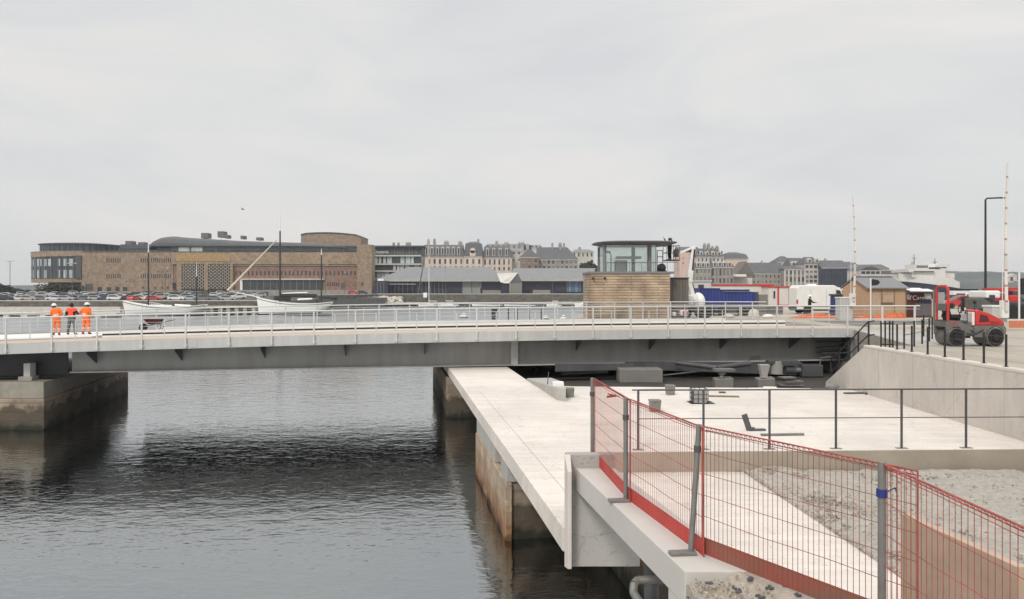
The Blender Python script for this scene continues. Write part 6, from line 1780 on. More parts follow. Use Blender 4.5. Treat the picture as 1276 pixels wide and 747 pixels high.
part('entrance_canopy', M_zinc, 444, 470, 348.5, 350.4, D - 20, 6, ho) if False else None

# ------------------------------------------------------------------ two long sheds
def shed(label, xl, xr, xrl, xrr, ye, yr, d, bays, left_open):
    t = thing('quay_shed', label, 'shed', ((X(xl, d) + X(xr, d)) / 2, d + 8, ZRQ))
    dep = 17
    a, b_, e = X(xl, d), X(xr, d), X(xrl, d); f_ = X(xrr, d)
    mb = MB(); ze, zr = Z(ye, d), Z(yr, d) + .6
    o_ = 1.0
    vs = [(a, d - o_, ze), (b_, d - o_, ze), (b_, d + dep, ze), (a, d + dep, ze), (e, d + dep / 2, zr), (f_, d + dep / 2, zr)]
    mb.add(vs, [(0, 1, 5, 4), (1, 2, 5), (2, 3, 4, 5), (3, 0, 4), (3, 2, 1, 0)]); mb.build('roof', M_zinc, t)
    mb = MB(); mb.box(a + .2, b_ - .2, d - o_ - .15, d - o_ - .002, ze - .9, ze - .02); mb.build('fascia', M_zinc if False else M_conc2, t)
    mb = MB(); mb.box(a + 2, b_ - 2, d + 1.5, d + dep - 1, ZRQ, ze - .02); mb.build('wall', M_navy, t)
    for nm, x0, x1, y0, y1, m, df in bays:
        mb = MB(); mb.box(X(x0, d), X(x1, d), d + 1.5 - df, d + 1.498, max(ZRQ, Z(y1, d)), Z(y0, d)); mb.build(nm, m, t)
    return t
bays = [('pale_door', 576, 587.3, 349.6, 365.8, mat('pale_green_door', (.25, .28, .25), .6), .3), ('pale_door', 588, 600, 349.6, 365.8, MATS['pale_green_door'], .3),
        ('plinth', 601, 624, 361.8, 366, M_stone, .35), ('navy_panel', 556.5, 575.5, 349.6, 365.8, M_navy, .4), ('navy_panel', 601, 624, 349.6, 361.6, M_navy, .4)]
for x in (476, 481, 486, 491, 496, 501, 507, 513, 519, 525, 530, 536, 541, 546, 551): bays.append(('mullion', x, x + .7, 350.5, 366, M_zinc, .25))
bays.append(('dark_doorway', 598.5, 600.4, 358.5, 365.8, M_black, .33))
sh1 = shed('long shed with grey hipped roof, pale doors and glazed left end', 470, 633, 506, 608, 348.2, 334.2, 300, bays, True)
mb = MB(); mb.box(X(466, 296), X(483.5, 296), 296, 299, ZRQ, Z(350.3, 296)); mb.build('entrance_box', M_navy, sh1)
mb = MB(); mb.box(X(471, 296), X(478, 296), 295.8, 296.5, Z(350.3, 296) + .01, Z(347.5, 296)); mb.build('white_sign', M_boat, sh1)
mb = MB(); mb.box(X(484, 298), X(518, 298), 297, 299, Z(355, 298), Z(353.6, 298)); mb.build('canopy', M_zinc, sh1)
for x in (470, 474, 478): 
    mb = MB(); mb.box(X(x, 296), X(x + .5, 296), 295.9, 295.998, ZRQ, Z(352, 296)); mb.build('mullion', M_zinc, sh1)
bays = [('navy_panel', 654.5, 685, 349, 361.3, M_navy, .4), ('plinth', 664, 686, 361.6, 366, M_stone, .35), ('navy_panel', 691, 705, 349, 364.5, M_navy, .4)]
for i, x in enumerate((706, 709, 713, 717, 721)): bays.append(('blue_curtain', x, x + (2.6, 3.4, 3.6, 3.4, 3.6)[i], 349.2, 364, mat('blue_glass' + str(i % 2), ((.09, .15, .22), (.16, .24, .33))[i % 2], .3), .3))
sh2 = shed('long shed with grey hipped roof and blue-glazed right end next to the cabin', 634, 738, 640, 745, 347.8, 335.6, 300, bays, False)
po = thing('gabled_porch', 'white-roofed gabled grey porch between the two quay sheds', 'porch', (X(642, 298), 298, ZRQ))
d = 292
mb = MB(); mb.box(X(635.5, d), X(650.5, d), d, d + 4, ZRQ, Z(353, d)); mb.build('wall', M_galv, po)
mb = MB(); mb.extr([(X(635, d), d - .05, Z(353, d)), (X(650.8, d), d - .05, Z(353, d)), (X(645.5, d), d - .05, Z(340.5, d))], (0, 4, 0)); mb.build('gable', M_slate, po)
mb = MB(); mb.add([(X(634.4, d), d - .4, Z(353.2, d)), (X(645.5, d), d - .4, Z(340, d)), (X(619, d), d + 2, Z(340.8, d)), (X(624, d), d - .4, Z(352.2, d)), (X(634.4, d), d - .1, Z(353.2, d)), (X(645.5, d), d - .1, Z(340, d)), (X(619, d), d + 2.3, Z(340.8, d)), (X(624, d), d - .1, Z(352.2, d))], [(0, 1, 2, 3), (7, 6, 5, 4), (0, 4, 5, 1), (1, 5, 6, 2), (2, 6, 7, 3), (3, 7, 4, 0)]); mb.build('roof', M_cabw, po)
mb = MB(); mb.box(X(625, d), X(635, d), d + 1, d + 3, ZRQ, Z(353.4, d)); mb.build('side_bay', M_navy, po)

# ------------------------------------------------------------------ houses
RW = random.Random(77); M_curt = mat('curtained_glass', (.17, .17, .165), .3, var=.3, scale=.5)
def block(name, label, x0, x1, d, dep, ybase, yeave, yridge, wallm, roofm, rows, ncol, dormers=0, chims=(), hip=(4, 4), shutters=None, cat='building', quoins=0, mans=None, winw=.36, gable=None, skew=0.0):
    """a terraced house or block seen from its street front"""
    t = thing(name, label, cat, ((X(x0, d) + X(x1, d)) / 2, d + dep / 2, ZRQ))
    a, b_ = X(x0, d), X(x1, d); ze, zr = Z(yeave, d), Z(yridge, d)
    w_ = MB(); w_.box(a, b_, d, d + dep, min(ZRQ, Z(ybase, d)), ze); wl_ = w_.build('wall', wallm, t)
    h = F / d
    ha, hb = hip[0] / h, hip[1] / h
    mb = MB(); o_ = .35
    if mans:
        zm = Z(mans, d); i_ = 1.4
        mb.add([(a - o_, d - o_, ze + .01), (b_ + o_, d - o_, ze + .01), (b_ + o_, d + dep + o_, ze + .01), (a - o_, d + dep + o_, ze + .01), (a + .6, d + i_, zm), (b_ - .6, d + i_, zm), (b_ - .6, d + dep - i_, zm), (a + .6, d + dep - i_, zm), (a + ha + .6, d + dep / 2, zr), (b_ - hb - .6, d + dep / 2, zr)],
               [(0, 1, 5, 4), (1, 2, 6, 5), (2, 3, 7, 6), (3, 0, 4, 7), (4, 5, 9, 8), (5, 6, 9), (6, 7, 8, 9), (7, 4, 8), (3, 2, 1, 0)])
    else:
        mb.add([(a - o_, d - o_, ze + .01), (b_ + o_, d - o_, ze + .01), (b_ + o_, d + dep + o_, ze + .01), (a - o_, d + dep + o_, ze + .01), (a + ha - (o_ if ha == 0 else 0), d + dep / 2, zr), (b_ - hb + (o_ if hb == 0 else 0), d + dep / 2, zr)], [(0, 1, 5, 4), (1, 2, 5), (2, 3, 4, 5), (3, 0, 4), (3, 2, 1, 0)])
    rf = mb.build('roof', roofm, t)
    mb = MB(); mb.box(a - .15, b_ + .15, d - .25, d - .002, ze - .45, ze - .05); mb.build('cornice', M_stonel, t)
    for (ya, yb) in rows:
        for i in range(ncol):
            u = (i + .5) / ncol; xc = a + (b_ - a) * u; ww = (b_ - a) / ncol * winw
            mb = MB(); mb.box(xc - ww / 2, xc + ww / 2, d - .05, d - .003, Z(yb, d), Z(ya, d)); f_ = mb.build('window', RW.choice((M_glass, M_glass, M_glass, M_mgrey, M_curt)), wl_)
            mb = MB(); mb.box(xc - ww / 2 - .12, xc + ww / 2 + .12, d - .12, d - .003, Z(yb, d) - .2, Z(yb, d) - .02); mb.build('sill', M_stonel, f_)
    for i in range(dormers):
        u = (i + .5) / dormers; xc = a + (b_ - a) * (.06 + .88 * u); zt = ze + (zr - ze) * .12; hh = (Z(mans, d) - ze) * .8 if mans else 1.5
        mb = MB(); mb.box(xc - .75, xc + .75, d - .1, d + 2.2, zt, zt + hh); mb.tube((xc, d - .11, zt + hh), (xc, d + 2.2, zt + hh), .78, 12); dm = mb.build('dormer', M_stonel, rf)
        mb = MB(); mb.box(xc - .42, xc + .42, d - .16, d - .11, zt + .2, zt + hh - .05); mb.build('dormer_window', M_glass, rf)
    for (xc, yt, ww) in chims:
        mb = MB(); mb.box(X(xc, d), X(xc + ww, d), d + dep * .4, d + dep * .55, zr - 3, Z(yt, d)); ch = mb.build('chimney', M_stone, rf)
        mb = MB()
        for q_ in range(3): mb.tube((X(xc + ww * (q_ + .6) / 3.2, d), d + dep * .47, Z(yt, d)), (X(xc + ww * (q_ + .6) / 3.2, d), d + dep * .47, Z(yt, d) + .8), .2, 6)
        mb.build('chimney_pot', M_rust if False else M_stone, rf)
    for i in range(quoins):
        xx = a + (b_ - a) * i / max(1, quoins - 1)
        mb = MB(); mb.box(xx - .35, xx + .35, d - .1, d - .002, ZRQ, ze - .5); mb.build('pilaster', M_stonel, wl_)
    return t
block('terrace_house', 'cream terrace with slate mansard, round dormers and tall chimneys behind the bright mast', 525, 578, 400, 13, 366, 320, 304.5, M_render, M_slate, [(323, 329), (332, 335.5)], 8, 7, [(531, 299.5, 2.8), (538.5, 298.8, 3), (552, 301, 6), (570, 301.5, 5)], (0, 0), mans=309, quoins=5)
ce = block('terrace_house', 'taller central pavilion of the cream terrace with dark bell-shaped slate roof', 578.5, 601, 398, 15, 366, 319.5, 300.5, M_render, M_zincd, [(323, 329), (332, 335.5)], 3, 0, [(594, 299, 2.4)], (5, 5), mans=303.5)
mb = MB(); dd_ = 397.6; mb.box(X(585.5, dd_), X(592.5, dd_), dd_, dd_ + 2, Z(319.4, dd_), Z(312.5, dd_)); mb.tube((X(589, dd_), dd_, Z(312.5, dd_)), (X(589, dd_), dd_ + 2, Z(312.5, dd_)), 1.47, 14); mb.build('gable_front', M_render, ce)
block('terrace_house', 'cream terrace with slate mansard dormers between the bell-shaped roof and the plain grey house', 601.5, 637, 400, 13, 366, 321, 306, M_render, M_slate, [(323.5, 330), (333, 337)], 6, 4, [(617, 301.5, 3.5)], (0, 0), mans=310.5, quoins=4)
block('terrace_house', 'pale upper house with many attic windows standing behind the cream terrace', 604, 664, 430, 14, 366, 313.5, 303.4, M_stonel, M_zinc, [(305.8, 312)], 9, 0, [(628, 302.5, 6), (646, 302.2, 8)], (3, 5), winw=.45) 
block('terrace_house', 'plain pale house with few small windows rising behind the stone gabled house', 636.8, 650, 408, 12, 366, 313.2, 309, M_stonel, M_zinc, [(314.5, 317), (323, 325)], 2, 0, [], (0, 0))
block('stone_house', 'tall brown stone house with steep dark slate hip left of the grey slate house', 648.5, 671.5, 385, 11, 366, 320.5, 309.5, mat('brown_stone', (.22, .165, .125), .9, var=.2, scale=.8), M_zincd, [(323.5, 327.5), (331, 335)], 3, 0, [], (11, 11))
block('stone_house', 'long grey house with big slate roof and white dormer row in front of the trees', 670, 720, 392, 14, 366, 323.5, 307.5, M_stone, M_slate, [(325, 329), (331.8, 335.5)], 9, 0, [(688, 304, 2.2), (697, 303.6, 4.2), (703, 304, 2)], (0, 12), winw=.5)
block('villa', 'pale square villa with flat roof just left of the control cabin roof', 713, 740, 440, 14, 366, 314, 310.2, M_stonel, M_zinc, [(315.5, 320)], 5, 0, [(722, 309, 3)], (5, 5))
block('villa', 'far grey villa peeping between the white dormer house and the pale villa', 655, 676, 460, 12, 366, 309, 304.6, M_stonel, M_zinc, [(306.5, 308.5)], 4, 0, [], (3, 3)) 

block('apartment_house', 'tall pink rendered house end directly behind the lift boom', 847, 872, 380, 14, 366, 312, 307, M_renderp, M_slate, [(314, 316), (321, 323), (327, 329.5)], 3, 0, [], (0, 0), winw=.14)
block('apartment_house', 'tall grey stone apartment house with many chimneys right of the lift boom', 868, 902, 372, 15, 366, 320, 309, M_stonel, M_slate, [(313, 317), (322, 327), (330, 335), (338, 343)], 7, 4, [(881, 304.5, 3), (886, 304.5, 3), (891, 308, 3), (896.5, 307.5, 3.4)], (0, 3), winw=.35)
block('town_house', 'dark grey house with low slate mansard just right of the lift cylinder', 866, 886, 330, 10, 366, 334, 326.5, M_stone, M_zincd, [(336, 341), (345, 350)], 4, 3, [], (2, 2), mans=328)
block('town_house', 'grey town house with pairs of tall narrow white-framed windows behind the blue skips', 886, 914, 332, 12, 366, 333, 325.8, M_stone, M_slate, [(335, 344), (347, 353)], 6, 4, [(890, 323.5, 2)], (2, 2), mans=327.5, winw=.5)
block('town_house', 'pink gable wall house with dark slate hipped roof above the blue skips', 904, 932, 400, 14, 366, 322.5, 313.8, M_renderp, M_slate, [], 3, 0, [], (7, 8), mans=317)
bh = block('barn', 'long grey stone barn with steep slate roof and row of small roof lights', 937, 978, 345, 12, 366, 341, 327, M_stone, M_slate, [(343, 347), (350, 353)], 8, 0, [(953.5, 326.8, 1.6)], (0, 0), winw=.3)
mb = MB(); d = 344.6; mb.extr([(X(917.5, d), d, Z(342.5, d)), (X(939.5, d), d, Z(342.5, d)), (X(929.5, d), d, Z(325.6, d))], (0, 12, 0)); mb.box(X(918.5, d), X(938.5, d), d + .2, d + 12, ZRQ, Z(342.6, d)); mb.build('gable_wing', mat('brown_slate', (.16, .135, .12), .85, var=.2, scale=1), bh)
for i in range(7):
    mb = MB(); x = X(942.5 + i * 4.7, 345); mb.cbox((x, 347.2, Z(337.3, 345)), (.75, .5, .9)); mb.build('roof_light', M_black, bh)
mb = MB(); d = 338; mb.extr([(X(911.5, d), d - 3, Z(345.5, d)), (X(911.5, d), d + 3, Z(343, d)), (X(932, d), d + 3, Z(343, d)), (X(928, d), d - 3, Z(345.5, d))], (0, 0, .4)); mb.box(X(913, d), X(926, d), d, d + 3, ZRQ, Z(346, d)); mb.box(X(926.2, d), X(938, d), d + .5, d + 3, ZRQ, Z(346.5, d)); tag(mb.build('boathouse', M_stonel), 'low pale boathouse with sloping white roof in front of the brown gable', 'boathouse')
block('town_house', 'pale house with dark grey hipped roof far behind the stone barn', 969, 990, 420, 13, 366, 326.5, 318.8, M_stonel, M_slate, [], 3, 0, [], (8, 8))
block('town_house', 'grey house with white pilasters between tall windows right of the stone barn', 978, 1003, 340, 12, 366, 335.5, 331.6, M_stone, M_slate, [(337.5, 342.5), (345.5, 351.5)], 5, 0, [], (3, 3), quoins=6, winw=.5)
block('town_house', 'dark slate roofed house squeezed behind the house with white pilasters', 985, 1007, 370, 13, 366, 333, 321, M_stone, M_slate, [(335, 339)], 3, 4, [], (3, 3))
block('apartment_house', 'pale balconied apartment house with bright roof panels above the white van', 1003, 1024, 352, 13, 366, 329, 319.8, M_stonel, M_slate, [(331, 334.2), (337.5, 340.2), (343.5, 347), (349, 352)], 4, 2, [], (5, 5), winw=.7)
gh = block('glazed_hall', 'dark blue glazed hall with grey slate roof left of the raised barrier by the hut', 1024, 1058, 348, 16, 366, 333.5, 324, mat('blue_glazing', (.045, .055, .085), .25, var=.3, scale=.3), M_slate, [], 1, 0, [(1036, 323.5, 1.6)], (0, 0))
for i in range(9):
    mb = MB(); x = X(1026.5 + i * 3.7, 348); mb.box(x - .08, x + .08, 347.8, 347.998, ZRQ, Z(334.5, 348)); mb.build('mullion', M_dsteel, gh)
mb = MB(); mb.box(X(1025, 348), X(1057.5, 348), 347.75, 347.998, Z(341.3, 348), Z(340.8, 348)); mb.build('transom', M_dsteel, gh)
block('town_house', 'narrow pale house end between the glazed hall and the barrier arm', 1056.5, 1071, 380, 12, 366, 331, 326, M_stonel, M_slate, [(332, 336), (340, 344)], 2, 0, [], (0, 5))
gy = thing('ferry_terminal', 'low grey building with wide arched gable and ribbon windows above the wooden hut', 'building', (X(1098, 320), 326, ZRQ))
d = 320
pts = [(X(1072, d), d, Z(337, d))] + [(X(1072 + 26 * i / 10, d), d, Z(337, d) + 4.8 / F * d * math.sin(math.pi * i / 10)) for i in range(1, 10)] + [(X(1098, d), d, Z(337, d))]
mb = MB(); mb.extr(pts, (0, 14, 0)); mb.build('arched_roof', M_zincd, gy)
mb = MB(); mb.box(X(1072.5, d), X(1097.5, d), d + .1, d + 13, ZRQ, Z(337, d) - .01); mb.box(X(1097.6, d), X(1128, d), d + .6, d + 13, ZRQ, Z(336.5, d)); mb.build('wall', M_stonel, gy)
for i in range(4): 
    mb = MB(); x0 = 1073.5 + 6 * i; mb.box(X(x0, d), X(x0 + 4.8, d), d - .02, d + .098, Z(341.6, d), Z(338.2, d)); mb.build('window', M_glass, gy)
mb = MB(); mb.box(X(1098.5, d), X(1127, d), d + .5, d + .598, Z(341.8, d), Z(337.5, d)); mb.build('ribbon_window', M_mgrey, gy)
mb = MB(); mb.extr([(X(1086, d), d + 14, Z(333, d)), (X(1090, d), d + 14, Z(328.8, d)), (X(1118, d), d + 14, Z(328.4, d)), (X(1129, d), d + 14, Z(333.5, d)), (X(1129, d), d + 14, Z(337, d)), (X(1086, d), d + 14, Z(337, d))], (0, 8, 0)); mb.build('upper_roof', M_zinc, gy)

# pale boats and cars laid up on the quay behind the van
for i, (x, y, w_, lb) in enumerate(((1008, 356, 4.8, 'white cabin boat laid up behind the van, left of a pair'), (1013.8, 356, 4.6, 'white cabin boat laid up behind the van, right of a pair'))):
    t = thing('laid_up_boat', lb, 'boat', (X(x, 150), 150, 0)); mb = MB(); mb.ball((X(x, 150), 150, Z(357, 150)), (.42, 1.5, .5), 10, 7); mb.build('cover', M_boat, t, smooth=60)
    mb = MB(); mb.box(X(x, 150) - .35, X(x, 150) + .35, 148.9, 151, ZST - 1, Z(357.3, 150)); mb.build('cradle', M_galv, t)
mb = MB(); mb.prism([(30, 140), (160, 140), (160, 162), (30, 162)], -2, ZST); struct('boatyard_quay', mb, M_street)
def rib(label, x0, x1, y, d, seed):
    t = thing('covered_boat', label, 'boat', ((X(x0, d) + X(x1, d)) / 2, d, ZST), local=True)
    mb = MB(); ln = X(x1, d) - X(x0, d); mb.ball((0, 0, Z(y, d) - ZST - .1), (ln / 2, 1.3, .45), 14, 8); mb.build('tarpaulin', M_cabw, t, smooth=60)
    mb = MB(); mb.box(-ln * .3, ln * .3, -.5, .5, 0, Z(y, d) - ZST - .3); mb.build('trailer', M_galv, t)
for i, (a_, b2, y, lb) in enumerate(((986, 1000, 360.6, 'long pale covered boat behind the van, leftmost of the row'), (1001, 1014, 360.8, 'pale covered boat behind the van, second of the row'), (1015, 1032, 360.5, 'pale covered boat behind the van, third of the row'), (1034, 1054, 360.8, 'pale covered boat behind the van, last of the row by the hut'))): rib(lb, a_, b2, y, 143, i)

# ------------------------------------------------------------------ ship
D = 290.0
shp = thing('ferry', 'white ferry with dark blue hull and stepped upper decks beyond the kiosk', 'ship', (X(1152, D), D, 0))
mb = MB(); rings = []
for x, hw, zt in ((1118, .3, 345.8), (1124, 3.5, 347.3), (1134, 6.5, 348.6), (1150, 7.5, 350.3), (1170, 7.5, 351.2), (1188, 6.5, 352)):
    rings.append([(X(x, D), D - hw, Z(352.2 + (x - 1118) * .05, D)), (X(x, D), D + hw, Z(352.2 + (x - 1118) * .05, D)), (X(x, D), D + hw, Z(zt, D)), (X(x, D), D - hw, Z(zt, D))])
rings = []
for x, hw, yt in ((1119.5, .3, 341), (1126, 3.5, 342), (1136, 6.5, 343), (1150, 7.5, 344.5), (1170, 7.5, 347), (1183, 6.8, 352)):
    rings.append([(X(x, D), D - hw, Z(350.6 + (x - 1119) * .14, D)), (X(x, D), D + hw, Z(350.6 + (x - 1119) * .14, D)), (X(x, D), D + hw, Z(yt, D)), (X(x, D), D - hw, Z(yt, D))])
mb.loft(rings); mb.build('bow_bulwark', M_cabw, shp)
mb = MB(); rings = []
for x, hw in ((1124, .3), (1130, 3.5), (1140, 6.5), (1152, 7.5), (1170, 7.5), (1186, 6.8)):
    rings.append([(X(x + 3, D), D - hw * .7, -.5), (X(x + 3, D), D + hw * .7, -.5), (X(x, D), D + hw, Z(350.9 + (x - 1119) * .14, D)), (X(x, D), D - hw, Z(350.9 + (x - 1119) * .14, D))])
mb.loft(rings); mb.build('hull', mat('ship_blue', (.02, .028, .055), .5), shp)
def sp(name, m, x0, x1, y0, y1, w_=5.5): 
    mb = MB(); mb.box(X(x0, D), X(x1, D), D - w_, D + w_, Z(y1, D), Z(y0, D)); return mb.build(name, m, shp)
sp('deck_house', M_cabw, 1127, 1168, 336.3, 346); br_ = sp('bridge_deck', M_cabw, 1121, 1154, 336.0, 339.8, 6.5); sp('bridge_window', M_glass, 1127, 1152, 338.6, 339.7, 6.55)
sp('upper_house', M_cabw, 1134, 1150, 330, 336, 4); sp('upper_window', M_mgrey, 1135, 1149, 331.5, 334.5, 4.05)
mb = MB(); mb.add([(X(1154, D), D - 5, Z(333.5, D)), (X(1160, D), D - 5, Z(329.5, D)), (X(1176, D), D - 5, Z(329, D)), (X(1172, D), D - 5, Z(338, D)), (X(1154, D), D + 5, Z(333.5, D)), (X(1160, D), D + 5, Z(329.5, D)), (X(1176, D), D + 5, Z(329, D)), (X(1172, D), D + 5, Z(338, D))], [(0, 1, 2, 3), (7, 6, 5, 4), (0, 4, 5, 1), (1, 5, 6, 2), (2, 6, 7, 3), (3, 7, 4, 0)]); mb.build('funnel', M_cabw, shp)
sp('funnel_band', M_zincd, 1156, 1170, 333.5, 335, 5.05); sp('aft_deck', M_stonel, 1168, 1180, 341, 350, 5)
for x, y0 in ((1139, 317), (1136.5, 326), (1165, 322)):
    mb = MB(); mb.tube((X(x, D), D, Z(331, D)), (X(x, D), D, Z(y0, D)), .25, 8, .1); mb.cbox((X(x, D), D, Z(y0 + 5, D)), (1.6, .2, .2)); mb.build('mast', M_mgrey, shp)

# ------------------------------------------------------------------ machines and vehicles at the far right
def rv(name, label, cat, x, d): return thing(name, label, cat, (X(x, d), d, ZST))
c1_ = car('hatch', 'red2', (.42, .03, .03), 'red and white car parked behind the roller seat', (X(1197, 84), 84, ZST), R(172))
mb = MB(); mb.box(-1.2, .6, -.88, -.868, .55, .72); mb.build('white_stripe', M_boat, c1_)
car('suv', 'white2', COL['white'], 'white estate car parked just right of the red and white car', (X(1212, 96), 96, ZST), R(15))
car('hatch', 'black2', COL['black'], 'black car parked behind the red and white car', (X(1190, 92), 92, ZST), R(5))
car('saloon', 'grey3', COL['grey'], 'dark grey saloon parked between the street lamp and the white estate', (X(1226, 90), 90, ZST), R(160))
car('suv', 'black3', COL['black'], 'black estate car parked under the level red boom', (X(1258, 88), 88, ZST), R(8))
car('hatch', 'silver3', COL['silver'], 'silver hatchback parked far behind the roller bonnet', (X(1236, 104), 104, ZST), R(175))
car('van', 'white3', COL['white'], 'small white van parked beyond the black excavator', (X(1206, 108), 108, ZST), R(0))
mc = rv('mini_excavator', 'black mini excavator with folded arm behind the street lamp', 'excavator', 1216, 52)
d = 52; 
mb = MB(); bxp(mb, 1209, 1219, 380, 388, d, 1.2); mb.build('tracks', M_rub, mc, bevel=.1)
mb = MB(); bxp(mb, 1208, 1216, 371, 380, d + .2, 1.0); mb.build('cab', M_black, mc, bevel=.05)
mb = MB(); mb.path([(X(1214, d), d, Z(376, d)), (X(1219, d), d, Z(367, d)), (X(1227, d), d, Z(363, d))], .14, 6); mb.path([(X(1227, d), d, Z(363, d)), (X(1223, d), d, Z(372, d))], .10, 6); mb.build('arm', M_black, mc)
mb = MB(); bxp(mb, 1193, 1219, 360.4, 362.6, d + .5, 1.3); mb.build('canopy', M_black, mc)
tv = rv('tipper_truck', 'white and grey truck with dark window parked behind the tall barrier cabinet', 'truck', 1236, 50)
d = 50
mb = MB(); bxp(mb, 1229, 1247, 362.5, 372, d, 2.0); mb.build('cab', M_boat, tv, bevel=.1)
mb = MB(); bxp(mb, 1233, 1240, 367.8, 374, d - .03, .029); mb.build('window', M_glass, tv)
mb = MB(); bxp(mb, 1222, 1236, 372.1, 389, d + .2, 1.8); mb.build('body', M_mgrey, tv, bevel=.05)
for x in (1226, 1242):
    mb = MB(); mb.tube((X(x, d), d - .05, ZST + .45), (X(x, d), d + .3, ZST + .45), .45, 16); mb.build('wheel', M_rub, tv, smooth=40)
th = rv('crane_truck', 'red crane truck with its long red boom lying level at the right edge', 'crane', 1262, 56)
d = 56
mb = MB(); mb.loft([[(X(x, d), d + yy, Z(y0 + zz, d)) for yy, zz in ((0, 0), (.5, 0), (.5, h_), (0, h_))] for x, y0, h_ in ((1229, 359, 2.2), (1245, 359.4, 4.6), (1275, 358.2, 3.4), (1300, 357.5, 3.4))]); mb.build('boom', M_redp, th)
mb = MB(); bxp(mb, 1259, 1270, 368, 377, d - .2, 2.0); mb.build('cab', M_redp, th, bevel=.1)
mb = MB(); bxp(mb, 1256, 1300, 378, 385, d, 2.2); mb.build('chassis', M_dsteel, th)
mb = MB(); bxp(mb, 1263, 1271, 363, 368, d, 1.0); mb.build('turret', M_dsteel, th)
for x in (1261, 1275):
    mb = MB(); mb.tube((X(x, d), d - .25, ZST + .5), (X(x, d), d + .1, ZST + .5), .5, 16); mb.build('wheel', M_rub, th, smooth=40)
eq = rv('tool_cart', 'red and white compressor on the ground between cabin and boom lift', 'compressor', 853, 55)
mb = MB(); bxp(mb, 848, 858, 387, 394, 53, .6); mb.build('tank', M_white, eq, bevel=.08)
mb = MB(); bxp(mb, 851, 857, 388, 392, 52.9, .09); mb.build('panel', M_redp, eq)
mb = MB(); bxp(mb, 838, 843, 389, 395, 53.2, .5); tag(mb.build('white_sack', M_white, bevel=.1), 'white sack lying at the right foot of the control cabin', 'sack')
for i, (x, y, lb) in enumerate(((957, 397, 'white paper sack lying on the street before the generator'), (908, 394, 'grey sack slumped below the blue skips'), (939, 394, 'whitish cone-shaped pile of sand below the right blue skip'))):
    p = at(x, y, 57); p.z = ZST
    mb = MB(); mb.ball(p + Vector((0, 0, .12)), (.45, .3, .18 if i < 2 else .6), 10, 6); tag(mb.build('sack' if i < 2 else 'sand_pile', M_white if i == 0 else M_stonel, smooth=60), lb, 'sack' if i < 2 else 'sand pile')

# ------------------------------------------------------------------ lamps on the far quay
def lamp(label, x, y0, d, zb, heads, name='lamp_post', m=M_mgrey, r=.09):
    t = thing(name, label, 'street lamp', (X(x, d), d, zb))
    mb = MB(); mb.tube((X(x, d), d, zb), (X(x, d), d, Z(y0, d)), r, 8, r * .7); mb.build('post', m, t)
    mb = MB()
    for s in heads: mb.path([(X(x, d), d, Z(y0, d)), (X(x, d) + s, d, Z(y0, d) + .15)], r * .6, 5)
    mb.build('bracket', m, t)
    for s in heads:
        mb = MB(); mb.cbox((X(x, d) + s, d, Z(y0, d) + .15), (.7, .35, .2)); mb.build('lamp_head', M_stonel, t)
    return t
lamp('double-headed lamp post in the car park before the glazed corner', 90, 329, 215, ZL + .28, (-.9, .9))
lamp('slim lamp post in the car park before the slit windows', 206, 335, 225, ZL + .28, (.5,))
lamp('tall pale mast lamp standing alone at the far left edge', 12.5, 326, 330, 4.0, (-1.2, 1.2), r=.14)
lamp('slim lamp post before the right part of the brick building', 429, 340, 286, ZRQ, (.4,))
lamp('slim lamp post left of the mizzen mast before the glazed front', 405.5, 331, 270, ZRQ, (.4,))
t = thing('leaning_crane', 'thin dark leaning spar beside the bright mast before the left shed', 'spar', (X(522, 280), 283, ZRQ)); mb = MB(); mb.tube((X(521, 286), 286, ZRQ), (X(528.8, 286), 286, Z(322, 286)), .28, 8, .15); mb.build('spar', M_dsteel, t)
mb = MB(); mb.box(X(527.5, 283), X(532, 283), 283.0, 283.2, Z(371, 283), Z(365, 283)); tag(mb.build('notice_board', M_boat), 'white notice board on the quay wall beside the bright mast', 'notice board')
# rocks along the quay
rk = random.Random(21)
def wall_d(x): return 254.6 + (x - 440) * .99 if x < 470 else 284.2
rings = []
for x in (441, 450, 460, 469.5, 480, 490, 503):
    d = wall_d(x) - .4; rings.append([(X(x, d - 3.5), d - 3.5, 0), (X(x, d), d, 3.7), (X(x, d), d, -1), (X(x, d - 3.5), d - 3.5, -1)])
mb = MB(); mb.loft(rings); struct('bank', mb, M_quay)
mb = MB()
for i in range(240):
    x = rk.uniform(441, 502); u = rk.random() ** .6; d = wall_d(x) - .4 - 3.4 * (1 - u)
    mb.ball((X(x, d), d, 3.7 * u), (rk.uniform(.3, .75), .5, rk.uniform(.22, .45)), 6, 4)
mb.build('rock_bank', M_stonel, kind='stuff')

